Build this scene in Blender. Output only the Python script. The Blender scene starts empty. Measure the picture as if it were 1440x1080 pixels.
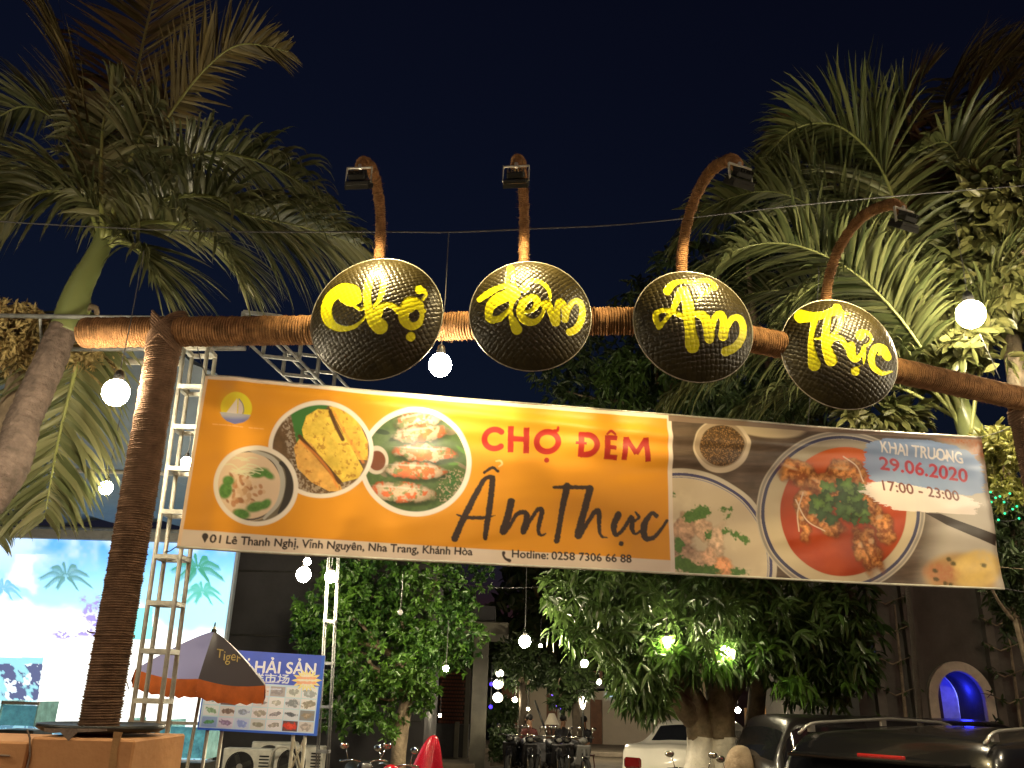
import bpy, math, random
import numpy as np
from mathutils import Vector, Matrix
random.seed(11); rng = np.random.default_rng(11)
S = bpy.context.scene
COL = S.collection

# ---------------------------------------------------------------- camera
TH = math.radians(20.0); RO = math.radians(1.7); FP = 1200.0
CAM = np.array([0, 0, 1.9])
cf = np.array([0, math.cos(TH), math.sin(TH)])
r0 = np.array([1, 0, 0.0]); u0 = np.array([0, -math.sin(TH), math.cos(TH)])
cr = r0 * math.cos(RO) + u0 * math.sin(RO)
cu = u0 * math.cos(RO) - r0 * math.sin(RO)
cam = bpy.data.cameras.new('camera'); cam_o = bpy.data.objects.new('camera', cam)
COL.objects.link(cam_o); S.camera = cam_o
cam.sensor_fit = 'HORIZONTAL'; cam.sensor_width = 36; cam.lens = 36 * FP / 1440
cam.clip_start = 0.05; cam.clip_end = 500
m = Matrix.Identity(4)
for i in range(3):
    m[i][0] = cr[i]; m[i][1] = cu[i]; m[i][2] = -cf[i]; m[i][3] = CAM[i]
cam_o.matrix_world = m

# ---------------------------------------------------------------- world, moonlight, exposure
W = bpy.data.worlds.new('World'); S.world = W; W.use_nodes = True
nt = W.node_tree; nt.nodes.clear()
sky = nt.nodes.new('ShaderNodeTexSky'); sky.sky_type = 'NISHITA'; sky.sun_disc = False
sky.sun_elevation = math.radians(2.0); sky.sun_rotation = math.radians(150)
sky.ozone_density = 6.0; sky.dust_density = 1.5
tint = nt.nodes.new('ShaderNodeMix'); tint.data_type = 'RGBA'; tint.blend_type = 'MULTIPLY'
tint.inputs[0].default_value = 1.0; tint.inputs[7].default_value = (7.2, 0.80, 0.54, 1)
bg = nt.nodes.new('ShaderNodeBackground'); bg.inputs[1].default_value = 0.027
wo = nt.nodes.new('ShaderNodeOutputWorld')
nt.links.new(sky.outputs[0], tint.inputs[6]); nt.links.new(tint.outputs[2], bg.inputs[0])
nt.links.new(bg.outputs[0], wo.inputs[0])
sun = bpy.data.lights.new('moonlight', 'SUN'); sun.energy = 0.03; sun.angle = math.radians(0.5); sun.color = (1, .95, .85)
sun_o = bpy.data.objects.new('moonlight', sun); COL.objects.link(sun_o)
sun_o.rotation_euler = (math.radians(50), 0, math.radians(-20))
S.view_settings.view_transform = 'Standard'; S.view_settings.look = 'None'
S.view_settings.exposure = 0.0; S.view_settings.gamma = 1.0; S.view_settings.use_curve_mapping = False
S.cycles.max_bounces = 6; S.cycles.transparent_max_bounces = 8
S.cycles.sample_clamp_indirect = 3.0
S.cycles.use_denoising = True

# ---------------------------------------------------------------- pixel (photo, 1440 x 1080) <-> world
def ray(x, y): return cf + cr * ((x - 720) / FP) + cu * ((540 - y) / FP)
def PY(x, y, Y):
    d = ray(x, y); return CAM + d * (Y / d[1])
def PZ(x, y, z):
    d = ray(x, y); return CAM + d * ((z - CAM[2]) / d[2])
def PP(x, y, p0, n):
    d = ray(x, y); n = np.asarray(n, float); return CAM + d * (np.dot(np.asarray(p0) - CAM, n) / np.dot(d, n))
def pix(P):
    d = np.asarray(P, float) - CAM; w = d @ cf
    return 720 + FP * (d @ cr) / w, 540 - FP * (d @ cu) / w
def nz(v):
    v = np.asarray(v, float); return v / max(1e-9, np.linalg.norm(v))

# ---------------------------------------------------------------- objects
ORG = {}
def tag(o, label=None, cat=None, group=None, kind=None):
    if label: o['label'] = label
    if cat: o['category'] = cat
    if group: o['group'] = group
    if kind: o['kind'] = kind
    return o
def thing(name, loc, label, cat, group=None):
    o = bpy.data.objects.new(name, None); COL.objects.link(o)
    o.empty_display_size = 0.2; o.location = tuple(float(v) for v in loc)
    ORG[o.name] = np.array([float(v) for v in loc])
    return tag(o, label, cat, group)
def mk(name, V, F, mat, parent=None, smooth=False, attr=None, cols=None, mats=None, fm=None):
    V = np.asarray(V, dtype=np.float64).reshape(-1, 3)
    if parent is not None:
        org = ORG[parent.name]
    else:
        org = np.array([(V[:, 0].min() + V[:, 0].max()) / 2, (V[:, 1].min() + V[:, 1].max()) / 2, V[:, 2].min()])
    me = bpy.data.meshes.new(name)
    if isinstance(F, np.ndarray):
        n, k = F.shape
        me.vertices.add(len(V)); me.vertices.foreach_set('co', (V - org).astype(np.float32).ravel())
        me.loops.add(n * k); me.loops.foreach_set('vertex_index', F.astype(np.int32).ravel())
        me.polygons.add(n); me.polygons.foreach_set('loop_start', np.arange(0, n * k, k, dtype=np.int32))
        me.update(calc_edges=True)
    else:
        me.from_pydata((V - org).tolist(), [], [tuple(int(i) for i in f) for f in F]); me.update()
    me.materials.append(mat)
    for mm in (mats or []): me.materials.append(mm)
    if fm is not None: me.polygons.foreach_set('material_index', np.asarray(fm, dtype=np.int32))
    if smooth: me.polygons.foreach_set('use_smooth', np.ones(len(me.polygons), dtype=bool))
    if attr is not None:
        a = me.attributes.new('tone', 'FLOAT', 'POINT'); a.data.foreach_set('value', np.asarray(attr, dtype=np.float32))
    if cols is not None:
        a = me.color_attributes.new('print', 'FLOAT_COLOR', 'POINT')
        c = np.ones((len(V), 4), dtype=np.float32); c[:, :3] = cols; a.data.foreach_set('color', c.ravel())
    o = bpy.data.objects.new(name, me); COL.objects.link(o)
    if parent is not None:
        o.parent = parent; ORG[o.name] = org
    else:
        o.location = tuple(float(v) for v in org); ORG[o.name] = org
    return o
def dup(root, loc, rz, label, group=None):
    def cp(o, par):
        c = o.copy(); COL.objects.link(c)
        if par is not None: c.parent = par
        for ch in list(o.children): cp(ch, c)
        return c
    r = cp(root, None); r.location = loc; r.rotation_euler = (0, 0, rz)
    tag(r, label, None, group); return r

def frame(d):
    d = nz(d); a = np.array([0, 0, 1.0]) if abs(d[2]) < 0.9 else np.array([1.0, 0, 0])
    s = nz(np.cross(d, a)); return s, nz(np.cross(s, d))
class MB:
    def __init__(s): s.v = []; s.f = []
    def add(s, V, F):
        b = len(s.v); s.v.extend([tuple(map(float, p)) for p in V]); s.f.extend([tuple(b + i for i in f) for f in F]); return s
    def box(s, c, d, ax=None, bev=0.0):
        c = np.asarray(c, float); h = np.asarray(d, float) / 2
        A = np.eye(3) if ax is None else np.asarray(ax, float)
        if bev <= 0:
            V = [c + A[0] * x * h[0] + A[1] * y * h[1] + A[2] * z * h[2] for x in (-1, 1) for y in (-1, 1) for z in (-1, 1)]
            F = [(0, 1, 3, 2), (4, 6, 7, 5), (0, 4, 5, 1), (2, 3, 7, 6), (0, 2, 6, 4), (1, 5, 7, 3)]
            return s.add(V, F)
        V = []; idx = {}
        for x in (-1, 1):
            for y in (-1, 1):
                for z in (-1, 1):
                    for k in range(3):
                        q = [x * (h[0] - (bev if k != 0 else 0)), y * (h[1] - (bev if k != 1 else 0)), z * (h[2] - (bev if k != 2 else 0))]
                        idx[(x, y, z, k)] = len(V); V.append(c + A[0] * q[0] + A[1] * q[1] + A[2] * q[2])
        F = []
        for k in range(3):
            a, b = [i for i in range(3) if i != k]
            for sg in (-1, 1):
                q = []
                for (p, r) in ((-1, -1), (1, -1), (1, 1), (-1, 1)):
                    t = [0, 0, 0]; t[k] = sg; t[a] = p; t[b] = r; q.append(idx[(t[0], t[1], t[2], k)])
                F.append(tuple(q))
        for k in range(3):
            a, b = [i for i in range(3) if i != k]
            for p in (-1, 1):
                for r in (-1, 1):
                    t0 = [0, 0, 0]; t0[a] = p; t0[b] = r; t1 = list(t0); t0[k] = -1; t1[k] = 1
                    F.append((idx[(*t0, a)], idx[(*t1, a)], idx[(*t1, b)], idx[(*t0, b)]))
        for x in (-1, 1):
            for y in (-1, 1):
                for z in (-1, 1): F.append(tuple(idx[(x, y, z, k)] for k in range(3)))
        return s.add(V, F)
    def tube(s, P, R, n=8, cap=True):
        P = [np.asarray(p, float) for p in P]; m_ = len(P)
        if not hasattr(R, '__len__'): R = [R] * m_
        V = []; F = []; sd = None
        for i in range(m_):
            d = nz(P[min(i + 1, m_ - 1)] - P[max(i - 1, 0)])
            if sd is None: sd, _ = frame(d)
            sd = nz(sd - d * np.dot(sd, d)); up = np.cross(d, sd)
            for k in range(n):
                a = 2 * math.pi * k / n; V.append(P[i] + (sd * math.cos(a) + up * math.sin(a)) * R[i])
        for i in range(m_ - 1):
            for k in range(n):
                F.append((i * n + k, i * n + (k + 1) % n, (i + 1) * n + (k + 1) % n, (i + 1) * n + k))
        if cap: F.append(tuple(range(n))[::-1]); F.append(tuple((m_ - 1) * n + k for k in range(n)))
        return s.add(V, F)
    def ball(s, c, r, nu=12, nv=8, sc=(1, 1, 1)):
        c = np.asarray(c, float); V = [c + np.array([0, 0, -r * sc[2]])]; F = []
        for j in range(1, nv):
            t = -math.pi / 2 + math.pi * j / nv
            for i in range(nu):
                a = 2 * math.pi * i / nu
                V.append(c + np.array([r * sc[0] * math.cos(t) * math.cos(a), r * sc[1] * math.cos(t) * math.sin(a), r * sc[2] * math.sin(t)]))
        V.append(c + np.array([0, 0, r * sc[2]])); L = len(V) - 1
        for i in range(nu): F.append((0, 1 + (i + 1) % nu, 1 + i)); F.append((L, 1 + (nv - 2) * nu + i, 1 + (nv - 2) * nu + (i + 1) % nu))
        for j in range(nv - 2):
            for i in range(nu): F.append((1 + j * nu + i, 1 + j * nu + (i + 1) % nu, 1 + (j + 1) * nu + (i + 1) % nu, 1 + (j + 1) * nu + i))
        return s.add(V, F)
    def lathe(s, c, prof, n=16, ax=None):
        c = np.asarray(c, float); A = np.eye(3) if ax is None else np.asarray(ax, float); V = []; F = []
        for (r, z) in prof:
            for k in range(n):
                a = 2 * math.pi * k / n; V.append(c + A[0] * r * math.cos(a) + A[1] * r * math.sin(a) + A[2] * z)
        for i in range(len(prof) - 1):
            for k in range(n): F.append((i * n + k, i * n + (k + 1) % n, (i + 1) * n + (k + 1) % n, (i + 1) * n + k))
        return s.add(V, F)
    def prism(s, poly, o, ax, depth):
        """poly in (a,b) on axes ax[0],ax[1]; extruded by depth along ax[2]"""
        o = np.asarray(o, float); A = np.asarray(ax, float); n = len(poly)
        V = [o + A[0] * a + A[1] * b for a, b in poly] + [o + A[0] * a + A[1] * b + A[2] * depth for a, b in poly]
        F = [tuple(range(n))[::-1], tuple(range(n, 2 * n))] + [(i, (i + 1) % n, n + (i + 1) % n, n + i) for i in range(n)]
        return s.add(V, F)
    def build(s, name, mat, parent=None, smooth=False): return mk(name, s.v, s.f, mat, parent, smooth)

def crom(P, n=8):
    """Catmull-Rom through rows of P"""
    P = np.asarray(P, float); Q = np.vstack([2 * P[0] - P[1], P, 2 * P[-1] - P[-2]]); out = []
    for i in range(1, len(Q) - 2):
        for k in range(n):
            t = k / n; a, b, c, d = Q[i - 1], Q[i], Q[i + 1], Q[i + 2]
            out.append(0.5 * (2 * b + (c - a) * t + (2 * a - 5 * b + 4 * c - d) * t * t + (3 * b - a - 3 * c + d) * t ** 3))
    out.append(Q[-2]); return np.array(out)

# ---------------------------------------------------------------- materials
def mat(name, col, rough=0.6, metal=0.0, var=0.0, scale=8.0, bump=0.0, bscale=60.0, emit=None, est=0.0, spec=0.5, coat=0.0, col2=None, alpha=None, trans=0.0, ior=1.45):
    M = bpy.data.materials.new(name); M.use_nodes = True; N = M.node_tree; b = N.nodes['Principled BSDF']
    b.inputs['Base Color'].default_value = (*col, 1); b.inputs['Roughness'].default_value = rough
    b.inputs['Metallic'].default_value = metal; b.inputs['Specular IOR Level'].default_value = spec
    b.inputs['Coat Weight'].default_value = coat; b.inputs['Transmission Weight'].default_value = trans; b.inputs['IOR'].default_value = ior
    if alpha is not None: b.inputs['Alpha'].default_value = alpha
    if emit: b.inputs['Emission Color'].default_value = (*emit, 1); b.inputs['Emission Strength'].default_value = est
    tc = N.nodes.new('ShaderNodeTexCoord')
    if var > 0 or col2:
        n1 = N.nodes.new('ShaderNodeTexNoise'); n1.inputs['Scale'].default_value = scale; n1.inputs['Detail'].default_value = 6
        n1.inputs['Roughness'].default_value = 0.65
        N.links.new(tc.outputs['Object'], n1.inputs['Vector'])
        rmp = N.nodes.new('ShaderNodeValToRGB'); c2 = col2 or tuple(min(1, c * (1 + var)) for c in col); c1 = col if col2 else tuple(c * (1 - var) for c in col)
        rmp.color_ramp.elements[0].position = 0.33; rmp.color_ramp.elements[1].position = 0.68
        rmp.color_ramp.elements[0].color = (*c1, 1); rmp.color_ramp.elements[1].color = (*c2, 1)
        N.links.new(n1.outputs[0], rmp.inputs[0]); N.links.new(rmp.outputs[0], b.inputs['Base Color'])
    if bump > 0:
        n2 = N.nodes.new('ShaderNodeTexNoise'); n2.inputs['Scale'].default_value = bscale; n2.inputs['Detail'].default_value = 5
        N.links.new(tc.outputs['Object'], n2.inputs['Vector'])
        bp = N.nodes.new('ShaderNodeBump'); bp.inputs['Strength'].default_value = bump; bp.inputs['Distance'].default_value = 0.02
        N.links.new(n2.outputs[0], bp.inputs['Height']); N.links.new(bp.outputs[0], b.inputs['Normal'])
        mr = N.nodes.new('ShaderNodeMapRange'); mr.inputs['To Min'].default_value = max(0, rough - .12); mr.inputs['To Max'].default_value = min(1, rough + .12)
        N.links.new(n2.outputs[0], mr.inputs[0]); N.links.new(mr.outputs[0], b.inputs['Roughness'])
    return M
def leafmat(name, a, b_, rough=0.45, tr=0.25, mott=True):
    M = bpy.data.materials.new(name); M.use_nodes = True; N = M.node_tree; b = N.nodes['Principled BSDF']
    at = N.nodes.new('ShaderNodeAttribute'); at.attribute_name = 'tone'
    tc = N.nodes.new('ShaderNodeTexCoord'); n1 = N.nodes.new('ShaderNodeTexNoise'); n1.inputs['Scale'].default_value = 3.0; n1.inputs['Detail'].default_value = 5
    N.links.new(tc.outputs['Object'], n1.inputs['Vector'])
    ad = N.nodes.new('ShaderNodeMath'); ad.operation = 'MULTIPLY_ADD'; ad.inputs[1].default_value = 0.7; N.links.new(n1.outputs[0], ad.inputs[0]); 
    s2 = N.nodes.new('ShaderNodeMath'); s2.operation = 'SUBTRACT'; s2.inputs[1].default_value = 0.35; N.links.new(at.outputs['Fac'], s2.inputs[0])
    N.links.new(s2.outputs[0], ad.inputs[2])
    rmp = N.nodes.new('ShaderNodeValToRGB'); rmp.color_ramp.elements[0].color = (*a, 1); rmp.color_ramp.elements[1].color = (*b_, 1)
    N.links.new(ad.outputs[0], rmp.inputs[0]); N.links.new(rmp.outputs[0], b.inputs['Base Color'])
    b.inputs['Roughness'].default_value = rough
    t = N.nodes.new('ShaderNodeBsdfTranslucent'); N.links.new(rmp.outputs[0], t.inputs[0])
    mx = N.nodes.new('ShaderNodeMixShader'); mx.inputs[0].default_value = tr
    out = N.nodes['Material Output']
    N.links.new(b.outputs[0], mx.inputs[1]); N.links.new(t.outputs[0], mx.inputs[2]); N.links.new(mx.outputs[0], out.inputs[0])
    return M
def printmat(name, rough=0.35, emit=0.0, bump=0.0, trans=0.0, coat=0.0, spec=.5):
    M = bpy.data.materials.new(name); M.use_nodes = True; N = M.node_tree; b = N.nodes['Principled BSDF']
    at = N.nodes.new('ShaderNodeAttribute'); at.attribute_name = 'print'
    N.links.new(at.outputs['Color'], b.inputs['Base Color']); b.inputs['Roughness'].default_value = rough
    b.inputs['Coat Weight'].default_value = coat; b.inputs['Specular IOR Level'].default_value = spec
    if emit > 0: N.links.new(at.outputs['Color'], b.inputs['Emission Color']); b.inputs['Emission Strength'].default_value = emit
    if bump > 0:
        tc = N.nodes.new('ShaderNodeTexCoord'); n2 = N.nodes.new('ShaderNodeTexNoise'); n2.inputs['Scale'].default_value = 2.2; n2.inputs['Detail'].default_value = 4
        N.links.new(tc.outputs['Object'], n2.inputs['Vector'])
        bp = N.nodes.new('ShaderNodeBump'); bp.inputs['Strength'].default_value = bump; bp.inputs['Distance'].default_value = 0.05
        N.links.new(n2.outputs[0], bp.inputs['Height']); N.links.new(bp.outputs[0], b.inputs['Normal'])
    return M
def glow(name, col, st):
    M = bpy.data.materials.new(name); M.use_nodes = True; N = M.node_tree; N.nodes.clear()
    e = N.nodes.new('ShaderNodeEmission'); e.inputs[0].default_value = (*col, 1); e.inputs[1].default_value = st
    o = N.nodes.new('ShaderNodeOutputMaterial'); N.links.new(e.outputs[0], o.inputs[0]); return M

M_rope = mat('coir_rope', (0.215, 0.112, 0.050), 0.9, var=.45, scale=14, bump=.6, bscale=220, spec=.15)
M_rope2 = mat('coir_rope_dark', (0.15, 0.09, 0.058), 0.95, var=.35, scale=12, bump=.6, bscale=220, spec=.1)
M_black = mat('black_plastic', (0.012, 0.012, 0.012), .45, var=.3, bump=.1)
M_blackmetal = mat('dark_painted_metal', (0.05, 0.05, 0.045), .4, .4, var=.3, bump=.15)
M_alu = mat('aluminium_edge', (0.6, 0.58, 0.52), .35, .8, var=.15, bump=.15)
M_white = mat('white_painted_metal', (0.62, 0.61, 0.52), .45, var=.2, scale=5, bump=.15, col2=None)
M_truss = mat('truss_metal', (0.40, 0.39, 0.34), .45, .2, var=.3, scale=9, bump=.2)
M_truss2 = mat('dull_truss_metal', (0.20, 0.21, 0.21), .5, .3, var=.3, scale=9, bump=.2)
M_wire = mat('cable', (0.06, 0.06, 0.065), .5, var=.2)
M_trunk = mat('grey_bark', (0.115, 0.085, 0.07), .9, var=.4, scale=9, bump=.9, bscale=30)
M_bark = mat('mango_bark', (0.24, 0.19, 0.13), .9, var=.4, scale=6, bump=.9, bscale=22)
M_lime = mat('lime_wash', (0.72, 0.68, 0.6), .85, var=.12, scale=8, bump=.8, bscale=22)
M_petiole = leafmat('petiole', (0.16, 0.20, 0.06), (0.34, 0.36, 0.12), .4, .1)
M_palm = leafmat('palm_leaf', (0.07, 0.088, 0.034), (0.24, 0.24, 0.115), .38, .22)
M_palmr = leafmat('dark_palm_leaf', (0.05, 0.068, 0.022), (0.16, 0.17, 0.065), .42, .18)
M_palmold = leafmat('old_palm_leaf', (0.075, 0.06, 0.022), (0.21, 0.165, 0.06), .6, .2)
M_mango = leafmat('mango_leaf', (0.03, 0.06, 0.014), (0.085, 0.15, 0.035), .35, .2)
M_green = leafmat('small_green_leaf', (0.02, 0.062, 0.010), (0.12, 0.26, 0.032), .4, .3)
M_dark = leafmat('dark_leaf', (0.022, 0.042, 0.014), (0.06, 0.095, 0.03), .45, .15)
M_broad = leafmat('broad_leaf', (0.06, 0.075, 0.022), (0.19, 0.185, 0.065), .4, .2)
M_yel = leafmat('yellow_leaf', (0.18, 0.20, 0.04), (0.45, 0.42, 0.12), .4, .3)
M_seed = leafmat('seed_spray', (0.24, 0.18, 0.07), (0.48, 0.38, 0.16), .7, .1)
M_bulb = glow('lit_bulb_glass', (1.0, 0.84, 0.56), 50)
M_dim = glow('faint_bulb_glass', (1.0, 0.82, 0.5), 14)
M_cool = glow('cool_bulb_glass', (1.0, 0.93, 0.8), 60)
M_off = mat('frosted_glass_glow', (0.7, 0.7, 0.62), .3, emit=(1, .95, .8), est=.35)  # faint glow put into the glass of the unlit bulb
# ================================================================ raster prints (flat print only)
def noise(x, y, s, seed=0, oct=4):
    """value noise, arrays x,y"""
    out = np.zeros_like(x, dtype=float); amp = 1; tot = 0
    for o in range(oct):
        r = np.random.default_rng(seed + o * 17); T = r.random((64, 64))
        X = x * s * 2 ** o; Yv = y * s * 2 ** o
        xi = np.floor(X).astype(int); yi = np.floor(Yv).astype(int); fx = X - xi; fy = Yv - yi
        fx = fx * fx * (3 - 2 * fx); fy = fy * fy * (3 - 2 * fy)
        g = lambda a, b: T[a % 64, b % 64]
        out += amp * ((g(xi, yi) * (1 - fx) + g(xi + 1, yi) * fx) * (1 - fy) + (g(xi, yi + 1) * (1 - fx) + g(xi + 1, yi + 1) * fx) * fy)
        tot += amp; amp *= .55
    return out / tot
def sstep(e0, e1, x): t = np.clip((x - e0) / (e1 - e0), 0, 1); return t * t * (3 - 2 * t)
def put(C, m_, col):
    i = np.nonzero(m_ > 0)
    if not len(i[0]): return
    k = np.clip(m_[i], 0, 1)[:, None]; col = np.asarray(col, float)
    C[i] = C[i] * (1 - k) + (col if col.ndim == 1 else col[i]) * k
def _win(X, Y, cx, cy, R):
    c = np.where(np.abs(X[X.shape[0] // 2] - cx) < R + 12)[0]
    if not len(c): return None
    c0, c1 = c[0], c[-1] + 1; r = np.where((np.abs(Y[:, c0] - cy) < R + 12) | (np.abs(Y[:, c1 - 1] - cy) < R + 12))[0]
    if not len(r): return None
    return slice(r[0], r[-1] + 1), slice(c0, c1)
def ell(X, Y, cx, cy, rx, ry, ang=0, soft=.8):
    M_ = np.zeros(X.shape); Dm = np.full(X.shape, 9.0); w = _win(X, Y, cx, cy, max(rx, ry) * 1.3)
    if w is None: return M_, Dm
    a = math.radians(ang); dx = X[w] - cx; dy = Y[w] - cy; u = dx * math.cos(a) + dy * math.sin(a); v = -dx * math.sin(a) + dy * math.cos(a)
    d = np.sqrt((u / rx) ** 2 + (v / ry) ** 2); Dm[w] = d; M_[w] = 1 - sstep(1 - soft / min(rx, ry), 1 + soft / min(rx, ry), d); return M_, Dm
def stroke_d(X, Y, pts, n=7):
    """signed distance (px) to a variable-width stroke of (x,y,r)"""
    P = crom(pts, n) if len(pts) > 2 else np.asarray(pts, float)
    if len(P) == 1: return np.hypot(X - P[0][0], Y - P[0][1]) - P[0][2]
    D = np.full(X.shape, 1e9)
    x0, x1, y0, y1 = P[:, 0].min() - 30, P[:, 0].max() + 30, P[:, 1].min() - 30, P[:, 1].max() + 30
    idx = np.where((X > x0) & (X < x1) & (Y > y0) & (Y < y1)); xs = X[idx]; ys = Y[idx]; d = np.full(xs.shape, 1e9)
    for i in range(len(P) - 1):
        a, b = P[i], P[i + 1]; ex, ey = b[0] - a[0], b[1] - a[1]; L = ex * ex + ey * ey + 1e-9
        t = np.clip(((xs - a[0]) * ex + (ys - a[1]) * ey) / L, 0, 1)
        d = np.minimum(d, np.hypot(xs - a[0] - ex * t, ys - a[1] - ey * t) - (a[2] + (b[2] - a[2]) * t))
    D[idx] = d; return D
def zs(pts, ox, oy, sc): return [(ox + x * sc, oy + y * sc, max(.25, r * sc)) for x, y, r in pts]
def poly_m(X, Y, P):
    """inside-polygon mask"""
    ins = np.zeros(X.shape, bool); n = len(P)
    for i in range(n):
        x1, y1 = P[i]; x2, y2 = P[(i + 1) % n]
        if y1 == y2: continue
        c = ((y1 > Y) != (y2 > Y)) & (X < (x2 - x1) * (Y - y1) / (y2 - y1) + x1); ins ^= c
    return ins.astype(float)
_tc = {}
def text_tris(body, bold=0.0):
    k = (body, bold)
    if k in _tc: return _tc[k]
    cu_ = bpy.data.curves.new('t', 'FONT'); cu_.body = body; cu_.size = 1; cu_.offset = bold; cu_.resolution_u = 4
    o = bpy.data.objects.new('t', cu_); COL.objects.link(o); bpy.context.view_layer.update()
    me = bpy.data.meshes.new_from_object(o.evaluated_get(bpy.context.evaluated_depsgraph_get()))
    me.calc_loop_triangles(); V = np.array([v.co[:2] for v in me.vertices]); T = [tuple(t.vertices) for t in me.loop_triangles]
    bpy.data.objects.remove(o); bpy.data.curves.remove(cu_); bpy.data.meshes.remove(me)
    _tc[k] = (V, T); return _tc[k]
def raster_tris(mask, V, T):
    H, Wd = mask.shape
    for t in T:
        a, b, c = V[t[0]], V[t[1]], V[t[2]]
        x0 = max(0, int(min(a[0], b[0], c[0]))); x1 = min(Wd - 1, int(max(a[0], b[0], c[0])) + 1)
        y0 = max(0, int(min(a[1], b[1], c[1]))); y1 = min(H - 1, int(max(a[1], b[1], c[1])) + 1)
        if x1 < x0 or y1 < y0: continue
        gx, gy = np.meshgrid(np.arange(x0, x1 + 1), np.arange(y0, y1 + 1))
        d = (b[0] - a[0]) * (c[1] - a[1]) - (c[0] - a[0]) * (b[1] - a[1])
        if abs(d) < 1e-9: continue
        w1 = ((b[0] - gx) * (c[1] - gy) - (c[0] - gx) * (b[1] - gy)) / d
        w2 = ((c[0] - gx) * (a[1] - gy) - (a[0] - gx) * (c[1] - gy)) / d
        w3 = 1 - w1 - w2
        mask[y0:y1 + 1, x0:x1 + 1] |= (w1 >= -1e-4) & (w2 >= -1e-4) & (w3 >= -1e-4)

class Print:
    """a print on a vertical rectangle given by 3 world corners: top-left, top-right, bottom-left"""
    def __init__(s, TL, TR, BL, nx, ny, ss=2):
        s.TL, s.ex, s.ey = np.asarray(TL), np.asarray(TR) - TL, np.asarray(BL) - TL
        s.nx, s.ny, s.ss = nx, ny, ss; s.W = nx * ss; s.H = ny * ss
        u = (np.arange(s.W) + .5) / s.W; v = (np.arange(s.H) + .5) / s.H; U, Vv = np.meshgrid(u, v)
        P = s.TL + U[..., None] * s.ex + Vv[..., None] * s.ey
        s.X, s.Y = pix(P); s.U, s.V = U, Vv; s.C = np.zeros((s.H, s.W, 3)); s.n = np.cross(s.ex, s.ey)
    def uv(s, x, y):
        p = PP(x, y, s.TL, s.n) - s.TL
        return np.dot(p, s.ex) / np.dot(s.ex, s.ex) * s.W, np.dot(p, s.ey) / np.dot(s.ey, s.ey) * s.H
    def text(s, body, a, b, cap, col, bold=0.0, alpha=1.0, dil=0):
        """a,b: photo px of baseline start/end; cap: cap height in px"""
        horns = [i for i, ch in enumerate(body) if ch in 'ƯƠ']; body = body.replace('Ư', 'U').replace('Ơ', 'O')
        V, T = text_tris(body, bold); capH = text_tris('H', bold)[0][:, 1].max()
        A = np.array(s.uv(*a)); B = np.array(s.uv(*b)); K = np.array(s.uv(a[0], a[1] - cap))
        x0, x1 = V[:, 0].min(), V[:, 0].max(); up = K - A; up[0] = (K - A)[0]
        up = np.array([0, -np.linalg.norm(K - A)])
        Q = A + (V[:, :1] - x0) / (x1 - x0) * (B - A) + V[:, 1:2] / capH * up
        M_ = np.zeros((s.H, s.W), bool); raster_tris(M_, Q, T)
        for _ in range(dil):
            N_ = M_.copy(); N_[:, 1:] |= M_[:, :-1]; N_[:, :-1] |= M_[:, 1:]; N_[1:] |= M_[:-1]; N_[:-1] |= M_[1:]; M_ = N_
        put(s.C, M_ * alpha, col)
        for i in horns:
            f_ = (text_tris(body[:i + 1], bold)[0][:, 0].max() - x0) / (x1 - x0); hx = a[0] + (b[0] - a[0]) * f_; hy = a[1] + (b[1] - a[1]) * f_ - cap
            s.ink([(hx - cap * .10, hy + cap * .14, cap * .08), (hx + cap * .12, hy + cap * .06, cap * .08), (hx + cap * .14, hy - cap * .16, cap * .07)], col)
    def ink(s, pts, col, soft=.5, alpha=1.0, rough=0.0):
        xs = [p[0] for p in pts]; ys = [p[1] for p in pts]; w = _win(s.X, s.Y, (min(xs) + max(xs)) / 2, (min(ys) + max(ys)) / 2, max(max(xs) - min(xs), max(ys) - min(ys)) / 2 + 20)
        X, Y = s.X[w], s.Y[w]; D = stroke_d(X, Y, pts)
        if rough > 0: D = D + (noise(X, Y, .45, 5) - .5) * rough
        sub = s.C[w]; put(sub, (1 - sstep(-soft, soft, D)) * alpha, col)
    def vcols(s):
        """down-sample and spread to (nx+1)*(ny+1) vertices"""
        a = s.C.reshape(s.ny, s.ss, s.nx, s.ss, 3).mean(axis=(1, 3))
        a = np.concatenate([a, a[:, -1:]], 1); a = np.concatenate([a, a[-1:]], 0); return a.reshape(-1, 3)
    def mesh(s, name, M_, parent, disp=None):
        u = np.arange(s.nx + 1) / s.nx; v = np.arange(s.ny + 1) / s.ny; U, Vv = np.meshgrid(u, v)
        P = s.TL + U[..., None] * s.ex + Vv[..., None] * s.ey
        if disp is not None: P = P + disp(U, Vv)
        i = np.arange(s.ny)[:, None] * (s.nx + 1) + np.arange(s.nx)[None]
        F = np.stack([i, i + s.nx + 1, i + s.nx + 2, i + 1], -1).reshape(-1, 4)
        return mk(name, P.reshape(-1, 3), F, M_, parent, smooth=disp is not None, cols=s.vcols())

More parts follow.
